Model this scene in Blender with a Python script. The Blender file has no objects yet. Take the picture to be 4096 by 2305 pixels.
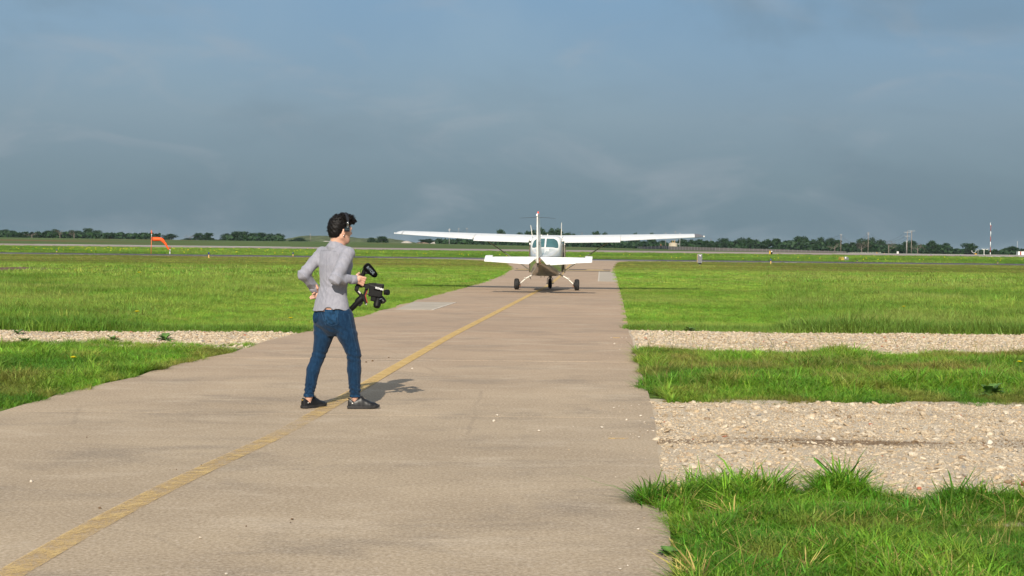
import bpy, bmesh, math, random
import numpy as np
from mathutils import Vector, Matrix

# ------------------------------------------------------------------ camera, sky, sun, exposure
scene = bpy.context.scene
COL = scene.collection
FPX = 5689.0                 # focal length in photograph pixels (50 mm on a 36 mm sensor, 4096 px wide)
EYE = 1.45
PITCH = math.atan(157.5 / FPX)
ROLL = math.radians(0.65)
_f = np.array([0, math.cos(PITCH), -math.sin(PITCH)])
_r = np.array([1.0, 0, 0])
_d = np.array([0, -math.sin(PITCH), -math.cos(PITCH)])

cam_data = bpy.data.cameras.new('camera')
cam_data.lens = 50.0
cam_data.sensor_width = 36.0
cam_data.clip_start = 0.1
cam_data.clip_end = 20000
cam = bpy.data.objects.new('camera', cam_data)
COL.objects.link(cam)
_rc = math.cos(ROLL) * _r - math.sin(ROLL) * _d
_dc = math.sin(ROLL) * _r + math.cos(ROLL) * _d
cam.matrix_world = Matrix(((_rc[0], -_dc[0], -_f[0], 0), (_rc[1], -_dc[1], -_f[1], 0),
                           (_rc[2], -_dc[2], -_f[2], EYE), (0, 0, 0, 1)))
scene.camera = cam

SUN_EL = math.radians(31.0)
SUN_AZ = math.radians(7.0)           # the sun stands behind the photographer, a little to the left
to_sun = Vector((-math.sin(SUN_AZ) * math.cos(SUN_EL), -math.cos(SUN_AZ) * math.cos(SUN_EL), math.sin(SUN_EL)))

world = bpy.data.worlds.new('World')
scene.world = world
world.use_nodes = True
wt = world.node_tree
wt.nodes.clear()
wn, wl = wt.nodes.new, wt.links.new
w_out = wn('ShaderNodeOutputWorld')
w_bg = wn('ShaderNodeBackground')
w_bg.inputs['Strength'].default_value = 1.0
wl(w_bg.outputs[0], w_out.inputs[0])
sky = wn('ShaderNodeTexSky')
sky.sky_type = 'NISHITA'
sky.sun_disc = False
sky.sun_elevation = SUN_EL
sky.sun_rotation = math.pi + SUN_AZ
sky.dust_density = 2.0
sky_s = wn('ShaderNodeVectorMath'); sky_s.operation = 'SCALE'
sky_s.inputs['Scale'].default_value = 0.075
wl(sky.outputs[0], sky_s.inputs[0])
# storm cloud deck: colour by height above the horizon, broken by drifting bands
geo = wn('ShaderNodeTexCoord')
sep = wn('ShaderNodeSeparateXYZ')
wl(geo.outputs['Generated'], sep.inputs[0])
ramp = wn('ShaderNodeValToRGB')
wl(sep.outputs['Z'], ramp.inputs[0])
els = ramp.color_ramp.elements
SKY_STOPS = [(0.0, (0.130, 0.196, 0.236)), (0.045, (0.174, 0.246, 0.288)), (0.09, (0.214, 0.298, 0.362)),
             (0.135, (0.208, 0.320, 0.430)), (0.19, (0.196, 0.330, 0.482)), (0.45, (0.38, 0.47, 0.57)), (1.0, (0.46, 0.52, 0.60))]
while len(els) < len(SKY_STOPS):
    els.new(0.5)
for e, (p, c) in zip(els, SKY_STOPS):
    e.position = p
    e.color = (*c, 1)
def sky_noise(scale, detail, rough, dist, lo, hi, off, squash=2.4):
    m = wn('ShaderNodeMapping'); m.inputs['Location'].default_value = off
    m.inputs['Scale'].default_value = (1, 1, squash)
    wl(geo.outputs['Generated'], m.inputs[0])
    n = wn('ShaderNodeTexNoise'); n.inputs['Scale'].default_value = scale
    n.inputs['Detail'].default_value = detail; n.inputs['Roughness'].default_value = rough
    n.inputs['Distortion'].default_value = dist
    wl(m.outputs[0], n.inputs['Vector'])
    r = wn('ShaderNodeMapRange'); r.interpolation_type = 'SMOOTHSTEP'
    r.inputs['From Min'].default_value = lo; r.inputs['From Max'].default_value = hi
    wl(n.outputs[0], r.inputs[0])
    return r
def sky_mix(a, b, fac):
    m = wn('ShaderNodeMix'); m.data_type = 'RGBA'
    if isinstance(fac, float): m.inputs[0].default_value = fac
    else: wl(fac, m.inputs[0])
    wl(a, m.inputs[6])
    if isinstance(b, tuple): m.inputs[7].default_value = (*b, 1)
    else: wl(b, m.inputs[7])
    return m.outputs[2]
def sky_scale(sock, k):
    m = wn('ShaderNodeMath'); m.operation = 'MULTIPLY'; m.inputs[1].default_value = k
    wl(sock, m.inputs[0]); return m.outputs[0]
pale = sky_noise(8.5, 6, 0.55, 0.6, 0.48, 0.72, (3.1, 1.7, 0.4), 2.6)
dark = sky_noise(5.0, 5, 0.52, 0.5, 0.46, 0.70, (9.2, 4.4, 0.0), 2.2)
gap = sky_noise(2.6, 5, 0.55, 0.6, 0.42, 0.66, (1.3, 7.7, 0.3), 1.6)
c1 = sky_mix(ramp.outputs[0], (0.320, 0.362, 0.405), sky_scale(pale.outputs[0], 0.40))
c2 = sky_mix(c1, (0.140, 0.202, 0.250), sky_scale(dark.outputs[0], 0.42))
# the cloud breaks up only well above the horizon
hi_el = wn('ShaderNodeMapRange'); hi_el.interpolation_type = 'SMOOTHSTEP'
hi_el.inputs['From Min'].default_value = 0.06; hi_el.inputs['From Max'].default_value = 0.22
wl(sep.outputs['Z'], hi_el.inputs[0])
gm = wn('ShaderNodeMath'); gm.operation = 'MULTIPLY'
wl(gap.outputs[0], gm.inputs[0]); wl(hi_el.outputs[0], gm.inputs[1])
c3 = sky_mix(c2, sky_s.outputs[0], sky_scale(gm.outputs[0], 0.65))
wl(c3, w_bg.inputs['Color'])

sun_data = bpy.data.lights.new('sun', 'SUN')
sun_data.energy = 5.0
sun_data.angle = math.radians(0.6)
sun_data.color = (1.0, 0.915, 0.79)
sun = bpy.data.objects.new('sun', sun_data)
COL.objects.link(sun)
sun.rotation_euler = to_sun.to_track_quat('Z', 'Y').to_euler()
sun.location = (-3, -20, 30)

scene.view_settings.view_transform = 'Standard'
scene.view_settings.look = 'None'
scene.view_settings.exposure = 0.18
scene.view_settings.gamma = 1.0
scene.view_settings.use_curve_mapping = False
scene.render.engine = 'CYCLES'
scene.cycles.max_bounces = 6
scene.cycles.transparent_max_bounces = 8
scene.cycles.use_denoising = True

# ------------------------------------------------------------------ helpers
rng = np.random.default_rng(11)
random.seed(7)

def ray(px, py):
    dx, dy = px - 2048.0, py - 1152.5
    u = dx * math.cos(ROLL) + dy * math.sin(ROLL)
    v = -dx * math.sin(ROLL) + dy * math.cos(ROLL)
    return FPX * _f + u * _r + v * _d

def at(px, py, Y):
    """point of the world at distance Y that the photograph shows at (px, py)"""
    q = ray(px, py)
    q = q * (Y / q[1])
    return Vector((q[0], q[1], q[2] + EYE))

def gp(px, py, z=0.0):
    """ground point seen at (px, py)"""
    q = ray(px, py)
    q = q * ((z - EYE) / q[2])
    return Vector((q[0], q[1], z))

def tag(o, label=None, cat=None, group=None, kind=None):
    if label: o['label'] = label
    if cat: o['category'] = cat
    if group: o['group'] = group
    if kind: o['kind'] = kind
    return o

def empty(name, loc=(0, 0, 0), rz=0.0):
    o = bpy.data.objects.new(name, None)
    o.empty_display_size = 0.1
    o.location = loc
    o.rotation_euler = (0, 0, rz)
    COL.objects.link(o)
    return o

def thing(name, label, cat, loc=(0, 0, 0), rz=0.0, group=None):
    return tag(empty(name, loc, rz), label, cat, group)

def link(name, me, mat=None, parent=None, smooth=False):
    if mat is not None and len(me.materials) == 0:
        me.materials.append(mat)
    if smooth:
        me.polygons.foreach_set('use_smooth', np.ones(len(me.polygons), bool))
    o = bpy.data.objects.new(name, me)
    COL.objects.link(o)
    if parent is not None:
        o.parent = parent
    return o

def mesh_np(name, V, F):
    """fast mesh from an (n,3) array and an (m,k) array of faces (or a list of such arrays)"""
    if not isinstance(F, (list, tuple)):
        F = [F]
    F = [np.asarray(f, dtype=np.int32) for f in F if len(f)]
    me = bpy.data.meshes.new(name)
    V = np.asarray(V, dtype=np.float32)
    me.vertices.add(len(V))
    me.vertices.foreach_set('co', V.ravel())
    nl = sum(f.size for f in F); nf = sum(len(f) for f in F)
    me.loops.add(nl)
    me.polygons.add(nf)
    me.loops.foreach_set('vertex_index', np.concatenate([f.ravel() for f in F]))
    tot = np.concatenate([np.full(len(f), f.shape[1], np.int32) for f in F])
    me.polygons.foreach_set('loop_start', np.concatenate([[0], np.cumsum(tot)[:-1]]).astype(np.int32))
    me.polygons.foreach_set('loop_total', tot)
    me.update(calc_edges=True)
    me.validate()
    me.polygons.foreach_set('use_smooth', np.zeros(len(me.polygons), bool))
    return me

class MB:
    """collects simple solids, then links them as ONE mesh"""
    def __init__(s): s.v = []; s.f = []
    def add(s, V, F):
        o = len(s.v)
        s.v += [tuple(map(float, p)) for p in V]
        s.f += [tuple(i + o for i in q) for q in F]
        return s
    def box(s, c, size, rot=None, bev=0.0):
        bm = bmesh.new()
        bmesh.ops.create_cube(bm, size=1.0)
        for v in bm.verts:
            v.co = Vector((v.co.x * size[0], v.co.y * size[1], v.co.z * size[2]))
        if bev > 0:
            bmesh.ops.bevel(bm, geom=bm.edges[:], offset=bev, segments=2, affect='EDGES', profile=0.6)
        if rot is not None:
            bm.transform(rot.to_4x4())
        bm.transform(Matrix.Translation(Vector(c)))
        bm.verts.index_update()
        s.add([v.co for v in bm.verts], [[v.index for v in f.verts] for f in bm.faces])
        bm.free()
        return s
    def tube(s, pts, radii, n=8, cap=True):
        pts = [Vector(p) for p in pts]
        if not hasattr(radii, '__len__'): radii = [radii] * len(pts)
        rings = []
        prev = None
        for i, p in enumerate(pts):
            t = (pts[min(i + 1, len(pts) - 1)] - pts[max(i - 1, 0)]).normalized()
            if prev is None:
                a = Vector((0, 0, 1)) if abs(t.z) < 0.9 else Vector((1, 0, 0))
                e1 = t.cross(a).normalized()
            else:
                e1 = (prev - t * prev.dot(t)).normalized()
            prev = e1
            e2 = t.cross(e1)
            rings.append([p + (e1 * math.cos(2 * math.pi * k / n) + e2 * math.sin(2 * math.pi * k / n)) * radii[i] for k in range(n)])
        return s.loft(rings, cap)
    def loft(s, rings, cap=True):
        n = len(rings[0]); V = [p for r in rings for p in r]; F = []
        for i in range(len(rings) - 1):
            for k in range(n):
                a, b = i * n + k, i * n + (k + 1) % n
                F.append((a, b, b + n, a + n))
        if cap:
            F.append(tuple(range(n - 1, -1, -1)))
            F.append(tuple((len(rings) - 1) * n + k for k in range(n)))
        return s.add(V, F)
    def lathe(s, prof, n=16, axis='z', org=(0, 0, 0), rot=None):
        rings = []
        for r, h in prof:
            rg = []
            for k in range(n):
                c, q = math.cos(2 * math.pi * k / n) * r, math.sin(2 * math.pi * k / n) * r
                p = Vector((c, q, h)) if axis == 'z' else (Vector((h, c, q)) if axis == 'x' else Vector((q, h, c)))
                if rot is not None: p = rot @ p
                rg.append(p + Vector(org))
            rings.append(rg)
        return s.loft(rings, True)
    def prism(s, poly, h0, h1):
        n = len(poly)
        V = [(x, y, h0) for x, y in poly] + [(x, y, h1) for x, y in poly]
        F = [tuple(range(n - 1, -1, -1)), tuple(range(n, 2 * n))]
        F += [(k, (k + 1) % n, n + (k + 1) % n, n + k) for k in range(n)]
        return s.add(V, F)
    def sphere(s, c, r, n=12, m=8, sc=(1, 1, 1)):
        rings = []
        for j in range(m + 1):
            a = -math.pi / 2 + math.pi * (j + 0.02) / (m + 0.04)
            rings.append([Vector((c[0] + sc[0] * r * math.cos(a) * math.cos(2 * math.pi * k / n),
                                  c[1] + sc[1] * r * math.cos(a) * math.sin(2 * math.pi * k / n),
                                  c[2] + sc[2] * r * math.sin(a))) for k in range(n)])
        return s.loft(rings, True)
    def mesh(s, name):
        me = bpy.data.meshes.new(name)
        me.from_pydata(s.v, [], s.f)
        bm = bmesh.new(); bm.from_mesh(me)
        bmesh.ops.recalc_face_normals(bm, faces=bm.faces[:])
        bm.to_mesh(me); bm.free()
        return me
    def build(s, name, mat, parent=None, smooth=False, auto=None):
        o = link(name, s.mesh(name), mat, parent, smooth)
        if smooth and auto is not None:
            o.data.set_sharp_from_angle(angle=math.radians(auto))
        return o

def copy_tree(o, parent=None):
    c = o.copy()
    COL.objects.link(c)
    c.parent = parent
    for ch in list(o.children):
        copy_tree(ch, c)
    return c

# lattice noise for the scatter
_lat = rng.random((256, 256)).astype(np.float32)
def vnoise(x, y):
    xi = np.floor(x).astype(int); yi = np.floor(y).astype(int)
    fx = x - xi; fy = y - yi
    fx = fx * fx * (3 - 2 * fx); fy = fy * fy * (3 - 2 * fy)
    a = _lat[xi % 256, yi % 256]; b = _lat[(xi + 1) % 256, yi % 256]
    c = _lat[xi % 256, (yi + 1) % 256]; d = _lat[(xi + 1) % 256, (yi + 1) % 256]
    return (a * (1 - fx) + b * fx) * (1 - fy) + (c * (1 - fx) + d * fx) * fy
def fbm(x, y, o=3):
    v = 0; a = 0.5; t = 0
    for i in range(o):
        v = v + a * vnoise(x * 2 ** i + 17.3 * i, y * 2 ** i + 5.1 * i); t += a; a *= 0.5
    return v / t
def sstep(a, b, x):
    t = np.clip((x - a) / (b - a), 0, 1)
    return t * t * (3 - 2 * t)

# ------------------------------------------------------------------ materials
class NT:
    """terse node builder"""
    def __init__(s, name):
        s.m = bpy.data.materials.new(name)
        s.m.use_nodes = True
        s.t = s.m.node_tree
        s.t.nodes.clear()
        s.out = s.t.nodes.new('ShaderNodeOutputMaterial')
    def n(s, kind, **kw):
        x = s.t.nodes.new('ShaderNode' + kind)
        for k, v in kw.items():
            setattr(x, k, v)
        return x
    def set(s, sock, v):
        if v is None: return
        if hasattr(v, 'links') or hasattr(v, 'is_linked'):
            s.t.links.new(v, sock)
        elif isinstance(v, tuple) and sock.type == 'RGBA' and len(v) == 3:
            sock.default_value = (*v, 1)
        else:
            sock.default_value = v
    def coord(s, kind='Object', scale=(1, 1, 1), loc=(0, 0, 0), rot=(0, 0, 0)):
        c = s.n('TexCoord'); m = s.n('Mapping')
        m.inputs['Scale'].default_value = scale; m.inputs['Location'].default_value = loc
        m.inputs['Rotation'].default_value = rot
        s.t.links.new(c.outputs[kind], m.inputs[0])
        return m.outputs[0]
    def noise(s, vec, scale, detail=4, rough=0.55, dist=0.0):
        x = s.n('TexNoise')
        s.set(x.inputs['Vector'], vec)
        x.inputs['Scale'].default_value = scale; x.inputs['Detail'].default_value = detail
        x.inputs['Roughness'].default_value = rough; x.inputs['Distortion'].default_value = dist
        return x.outputs[0]
    def rng(s, v, a, b, c=0.0, d=1.0, smooth=True):
        x = s.n('MapRange')
        if smooth: x.interpolation_type = 'SMOOTHSTEP'
        s.set(x.inputs[0], v)
        for i, q in zip((1, 2, 3, 4), (a, b, c, d)): x.inputs[i].default_value = q
        return x.outputs[0]
    def mix(s, f, a, b, mode='MIX'):
        x = s.n('Mix', data_type='RGBA', blend_type=mode)
        s.set(x.inputs[0], f); s.set(x.inputs[6], a); s.set(x.inputs[7], b)
        return x.outputs[2]
    def math(s, op, a, b=0.0):
        x = s.n('Math', operation=op)
        s.set(x.inputs[0], a); s.set(x.inputs[1], b)
        return x.outputs[0]
    def bump(s, h, strength=0.3, dist=0.01):
        x = s.n('Bump')
        x.inputs['Strength'].default_value = strength; x.inputs['Distance'].default_value = dist
        s.set(x.inputs['Height'], h)
        return x.outputs[0]
    def bsdf(s, color, rough=0.6, spec=0.4, metal=0.0, normal=None, **kw):
        x = s.n('BsdfPrincipled')
        s.set(x.inputs['Base Color'], color); s.set(x.inputs['Roughness'], rough)
        s.set(x.inputs['Specular IOR Level'], spec); s.set(x.inputs['Metallic'], metal)
        if normal is not None: s.set(x.inputs['Normal'], normal)
        for k, v in kw.items(): s.set(x.inputs[k.replace('_', ' ')], v)
        return x.outputs[0]
    def done(s, shader):
        s.t.links.new(shader, s.out.inputs[0])
        return s.m

def plain(name, color, rough=0.5, spec=0.4, metal=0.0, var=0.12, scale=6.0, **kw):
    """one colour with mild mottling so that nothing is perfectly flat"""
    t = NT(name)
    n = t.noise(t.coord(), scale, 4)
    c = t.mix(t.rng(n, 0.3, 0.7), tuple(v * (1 - var) for v in color), tuple(min(1, v * (1 + var)) for v in color))
    return t.done(t.bsdf(c, rough, spec, metal, **kw))

M = {}
# ------------------------------------------------------------------ setting: terrain
def ridge(x):
    return np.interp(x, [-600, -288, -150, -90, 7, 60, 95, 130, 200, 600],
                     [5.2, 4.6, 4.2, 4.2, 3.25, 2.5, 1.75, 1.32, 1.30, 1.30])
def terrain(x, y):
    x = np.asarray(x, float); y = np.asarray(y, float)
    rdg = ridge(x)
    z = np.interp(y, [-100, 212, 330, 378], [0, 0, 0.70, 1.25])
    t = np.clip((y - 378) / (800 - 378), 0, 1)
    z = z + (rdg - 1.25) * t
    return z
def zt(x, y):
    return float(terrain(x, y))

# edges of the concrete taxiway: left and right X for a given distance Y
EL = np.array([(-5.6, -6), (-4.9, 6), (-4.43, 12.31), (-4.3, 13.6), (-4.23, 14.6), (-4.14, 16.26), (-3.97, 17.5), (-3.78, 20), (-3.66, 22.9),
               (-3.5, 24.7), (-3.17, 29.2), (-2.72, 37.5), (-2.05, 47.7), (-1.46, 56.2), (-0.73, 71.3), (0.0, 100), (-0.6, 140), (-3.0, 165), (-8, 182), (-16, 190)])
ER = np.array([(0.35, -6), (0.74, 6.3), (0.79, 6.85), (0.98, 9.15), (1.2, 11.8), (1.36, 13.75), (1.52, 16.5), (1.8, 20.6), (2.1, 25.5), (2.26, 27.5),
               (3.21, 41.2), (5.5, 74.9), (7.2, 100), (10.2, 140), (12.3, 165), (15, 180), (25, 190)])
def XL(y): return np.interp(y, EL[:, 1], EL[:, 0])
def XR(y): return np.interp(y, ER[:, 1], ER[:, 0])

def strip_mesh(name, ys, xl, xr, z, nx=1):
    """sheet between two edges, following z(x,y)"""
    V = []; F = []
    for y in ys:
        a, b = xl(y), xr(y)
        for i in range(nx + 1):
            x = a + (b - a) * i / nx
            V.append((x, y, z(x, y)))
    n = nx + 1
    for j in range(len(ys) - 1):
        for i in range(nx):
            k = j * n + i
            F.append((k, k + 1, k + n + 1, k + n))
    return mesh_np(name, np.array(V), np.array(F))

# ground sheet
t = NT('meadow_soil')
co = t.coord('Object')
n1 = t.noise(co, 0.35, 6, 0.6); n2 = t.noise(co, 6.0, 5, 0.7); n3 = t.noise(t.coord('Object', (0.0075, 0.016, 1), (3.7, 1.1, 0)), 1.0, 5, 0.7)
c = t.mix(t.rng(n1, 0.3, 0.7), (0.080, 0.135, 0.022), (0.115, 0.180, 0.030))
c = t.mix(t.rng(n2, 0.45, 0.85), c, (0.065, 0.085, 0.022))
# beyond the runway the meadow is duller, with long patches of reddish wild flowers
pos = t.n('NewGeometry'); sp = t.n('SeparateXYZ'); t.t.links.new(pos.outputs['Position'], sp.inputs[0])
far = t.rng(sp.outputs['Y'], 372, 384)
n4 = t.noise(t.coord('Object', (0.010, 0.022, 1)), 1.0, 5, 0.65)
fc = t.mix(t.rng(n4, 0.35, 0.7), (0.058, 0.098, 0.022), (0.090, 0.126, 0.032))
fc = t.mix(t.math('MULTIPLY', t.rng(n3, 0.54, 0.64), 0.65), fc, (0.19, 0.070, 0.038))
midz = t.rng(sp.outputs['Y'], 205, 235)
gc = t.mix(t.rng(n4, 0.35, 0.7), (0.082, 0.150, 0.022), (0.115, 0.185, 0.032))
c = t.mix(midz, c, gc)
c = t.mix(far, c, fc)
M['soil'] = t.done(t.bsdf(c, 0.9, 0.15, normal=t.bump(n2, 0.6, 0.05)))

xs = np.unique(np.concatenate([np.linspace(-60, 60, 49), np.linspace(-400, 400, 65), np.linspace(-6000, 6000, 41)]))
ys = np.unique(np.concatenate([np.linspace(-40, 60, 41), np.linspace(60, 400, 69), np.linspace(400, 900, 41), np.linspace(900, 9000, 28), [-3000, -600]]))
gx, gy = np.meshgrid(xs, ys, indexing='ij')
gz = terrain(gx, gy) - 0.03 + 0.02 * (fbm(gx * 0.2 + 100, gy * 0.2 + 100) - 0.5) * (gy > 30)
nX, nY = gx.shape
I = np.arange(nX * nY).reshape(nX, nY)
F = np.stack([I[:-1, :-1], I[1:, :-1], I[1:, 1:], I[:-1, 1:]], -1).reshape(-1, 4)
ground = link('ground', mesh_np('ground', np.stack([gx, gy, gz], -1).reshape(-1, 3), F), M['soil'], smooth=True)
tag(ground, 'green grassland of the airfield', 'ground', kind='structure')

# concrete of the taxiway: slabs between transverse joints
t = NT('concrete')
co = t.coord('Object')
oi = t.n('ObjectInfo')
n1 = t.noise(co, 0.55, 6, 0.62); n2 = t.noise(co, 48.0, 4, 0.75); n3 = t.noise(t.coord('Object', (0.55, 1.0, 1)), 1.0, 7, 0.72, 0.5)
n5 = t.noise(co, 22.0, 4, 0.7)
c = t.mix(t.rng(n1, 0.3, 0.72), (0.375, 0.274, 0.168), (0.505, 0.382, 0.244))
# far slabs are browner, the near ones are bleached greyer
gpos = t.n('NewGeometry'); gs = t.n('SeparateXYZ'); t.t.links.new(gpos.outputs['Position'], gs.inputs[0])
c = t.mix(t.rng(gs.outputs['Y'], 9, 26), c, t.mix(t.rng(n1, 0.3, 0.72), (0.398, 0.252, 0.152), (0.474, 0.312, 0.192)))
c = t.mix(t.math('MULTIPLY', t.rng(n3, 0.48, 0.70), 0.62), c, (0.180, 0.138, 0.098))
n6 = t.noise(t.coord('Object', (0.6, 1.3, 1), (4.4, 1.7, 0)), 1.3, 7, 0.74, 0.4)
c = t.mix(t.math('MULTIPLY', t.rng(n6, 0.50, 0.68), 0.55), c, (0.60, 0.475, 0.335))
speck = t.rng(n2, 0.30, 0.72)
c = t.mix(speck, t.mix(0.42, c, (0.09, 0.07, 0.05)), t.mix(0.30, c, (0.72, 0.62, 0.50)))
c = t.mix(t.math('MULTIPLY', t.rng(n5, 0.58, 0.74), 0.35), c, (0.20, 0.16, 0.12))
vor = t.n('TexVoronoi'); vor.inputs['Scale'].default_value = 75; t.set(vor.inputs['Vector'], co)
c = t.mix(t.math('MULTIPLY', t.rng(vor.outputs['Color'], 0.70, 0.98), 0.30), c, (0.66, 0.56, 0.46))
c = t.mix(t.rng(oi.outputs['Random'], 0.0, 1.0, 0.0, 0.14, False), c, (0.17, 0.14, 0.11))
vc = t.n('TexVoronoi', feature='DISTANCE_TO_EDGE'); vc.inputs['Scale'].default_value = 0.22
t.set(vc.inputs['Vector'], t.mix(0.12, co, t.n('TexNoise').outputs['Color']))
crk = t.math('MULTIPLY', t.rng(vc.outputs['Distance'], 0.0045, 0.001), t.rng(n1, 0.46, 0.58))
c = t.mix(t.math('MULTIPLY', crk, 0.16), c, (0.09, 0.07, 0.055))
bmp = t.math('ADD', t.math('MULTIPLY', n2, 0.6), n5)
M['concrete'] = t.done(t.bsdf(c, 0.88, 0.25, normal=t.bump(bmp, 0.35, 0.006)))
M['joint'] = plain('joint_filler', (0.78, 0.71, 0.62), 0.9, 0.2, var=0.4, scale=0.8)

taxi = tag(empty('taxiway', (0, 40, 0)), 'tan concrete taxiway with a faded yellow centre line', 'taxiway', kind='structure')
def child_mesh(name, me, mat, parent):
    o = link(name, me, mat, parent)
    o.matrix_parent_inverse = Matrix.Translation(-parent.location)
    return o
jy = [-6.0]
y = 0.05
while y < 150: jy.append(y); y += 6.1
jy += [158.0, 172.0, 190.0]
for a, b in zip(jy[:-1], jy[1:]):
    ys_ = [a + 0.010] + [v for v in np.arange(math.ceil(a * 2) / 2 + 0.25, b - 0.1, 0.5 if b < 60 else 2.0)] + [b - 0.010]
    V = []; F = []
    dz = random.uniform(-0.0012, 0.0012)
    n = len(ys_)
    for v in ys_:
        w = 0.05 * math.sin(v * 1.7) + 0.03 * math.sin(v * 5.3 + 1)
        V += [(XL(v) + w, v, dz), (XR(v) + 0.12 * w, v, dz)]
    V += [(p[0], p[1], -0.12) for p in V]
    for k in range(n - 1):
        i = 2 * k
        F.append((i, i + 1, i + 3, i + 2))
        j = 2 * n
        F.append((i, i + 2, i + 2 + j, i + j)); F.append((i + 3, i + 1, i + 1 + j, i + 3 + j))
    j = 2 * n; e = 2 * (n - 1)
    F.append((1, 0, j, j + 1)); F.append((e, e + 1, e + 1 + j, e + j))
    child_mesh('concrete_slab', mesh_np('concrete_slab', np.array(V), np.array(F)), M['concrete'], taxi)
child_mesh('joint_filler', strip_mesh('joint_filler', list(np.arange(-6, 190, 2.0)), lambda v: XL(v) + 0.12, lambda v: XR(v) - 0.12, lambda x, y: -0.0022), M['joint'], taxi)

# lighter repair patches
M['patch'] = plain('patch_concrete', (0.40, 0.345, 0.275), 0.85, 0.25, var=0.10, scale=1.2)
M['patch_edge'] = plain('patch_sealant', (0.52, 0.46, 0.38), 0.8, 0.3, var=0.15)
for poly in ([(-2.72, 33.0), (-1.85, 33.1), (-1.50, 37.8), (-2.62, 37.9)], [(3.95, 65.0), (4.78, 64.2), (6.75, 94.0), (5.75, 93.9)]):
    child_mesh('repair_patch', MB().prism(poly, -0.05, 0.0045).mesh('repair_patch'), M['patch'], taxi)
    seams = [(poly[1], poly[2])] if poly[0][0] < 0 else [(poly[0], poly[3])]
    for p, q in seams:
        child_mesh('sealant_line', MB().prism([(p[0] - 0.03, p[1]), (p[0] + 0.03, p[1]), (q[0] + 0.03, q[1]), (q[0] - 0.03, q[1])], 0.0, 0.007).mesh('s'), M['patch_edge'], taxi)

# worn yellow centre line and the short survey dashes, as thin paint
t = NT('worn_yellow_paint')
co = t.coord('Object')
nA = t.noise(co, 7.0, 6, 0.7); nB = t.noise(co, 120.0, 3, 0.7)
gpos = t.n('NewGeometry'); gs = t.n('SeparateXYZ'); t.t.links.new(gpos.outputs['Position'], gs.inputs[0])
wear = t.math('ADD', t.math('MULTIPLY', nA, 0.55), t.math('MULTIPLY', nB, 0.5))
# the paint is nearly gone where wheels turn, about eleven metres from the photographer
thin = t.math('ADD', t.rng(gs.outputs['Y'], 17.0, 12.0, 0.0, 0.13), t.rng(t.math('ABSOLUTE', t.math('SUBTRACT', gs.outputs['Y'], 11.4)), 0.95, 0.1, 0.0, 0.07))
alpha = t.rng(t.math('SUBTRACT', wear, thin), 0.27, 0.53, 0.0, 0.78)
col = t.mix(t.rng(nA, 0.35, 0.7), (0.62, 0.40, 0.13), (0.70, 0.50, 0.21))
tr = t.n('BsdfTransparent'); mx = t.n('MixShader')
t.set(mx.inputs[0], alpha); t.t.links.new(tr.outputs[0], mx.inputs[1]); t.t.links.new(t.bsdf(col, 0.75, 0.25), mx.inputs[2])
M['yellow'] = t.done(mx.outputs[0])
LINE = np.array([(-2.30, 1.0), (-2.24, 4.0), (-2.19, 6.15), (-2.13, 7.5), (-1.98, 9.2), (-1.86, 10.1), (-1.76, 10.95), (-1.69, 12.12), (-1.6, 13.66), (-1.48, 15.8), (-1.01, 23.4), (-0.44, 31), (0.48, 43.6), (0.88, 48.9), (1.39, 55.6), (2.4, 73.1), (3.2, 89), (5.9, 144), (7.0, 182)])
def XC(y): return np.interp(y, LINE[:, 1], LINE[:, 0])
yy = np.concatenate([np.arange(1, 30, 0.5), np.arange(30, 182, 2.0)])
def smoothXC(y): return float(np.mean([XC(y + k * max(0.4, y * 0.03)) for k in (-2, -1, 0, 1, 2)]))
child_mesh('centre_line', strip_mesh('centre_line', list(yy), lambda v: smoothXC(v) - 0.075, lambda v: smoothXC(v) + 0.075, lambda x, y: 0.005), M['yellow'], taxi)
for (px, py, w) in ((1635, 1233, 0.12), (2500, 1289, 0.10), (2465, 1352, 0.11), (2475, 1755, 0.16)):
    p = gp(px, py)
    child_mesh('survey_dash', MB().prism([(p.x - w / 2, p.y - 0.02), (p.x + w / 2, p.y - 0.012), (p.x + w / 2, p.y + 0.02), (p.x - w / 2, p.y + 0.012)], 0.001, 0.0052).mesh('d'), M['yellow'], taxi)
# runway holding marking: black ground with yellow bars across the far end
M['black_paint'] = plain('black_paint', (0.035, 0.032, 0.032), 0.8, 0.3, var=0.5, scale=1.5)
M['yellow_bar'] = plain('yellow_bar_paint', (0.46, 0.33, 0.14), 0.8, 0.3, var=0.35, scale=1.5)
for y0, y1 in ((94.2, 96.2), (100.0, 103.2)):
    child_mesh('hold_line_ground', MB().prism([(XL(y0) + .3, y0), (XR(y0) - .3, y0), (XR(y1) - .3, y1), (XL(y1) + .3, y1)], 0.001, 0.0052).mesh('h'), M['black_paint'], taxi)
child_mesh('hold_line_bar', MB().prism([(XL(98) + .3, 96.9), (XR(98) - .3, 96.9), (XR(98) - .3, 98.6), (XL(98) + .3, 98.6)], 0.001, 0.0054).mesh('h'), M['yellow_bar'], taxi)
for k in range(3):
    x0 = 0.4 + 2.45 * k
    child_mesh('hold_line_dash', MB().prism([(x0, 100.6), (x0 + 1.2, 100.6), (x0 + 1.2, 102.6), (x0, 102.6)], 0.001, 0.0095).mesh('h'), M['yellow_bar'], taxi)

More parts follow.
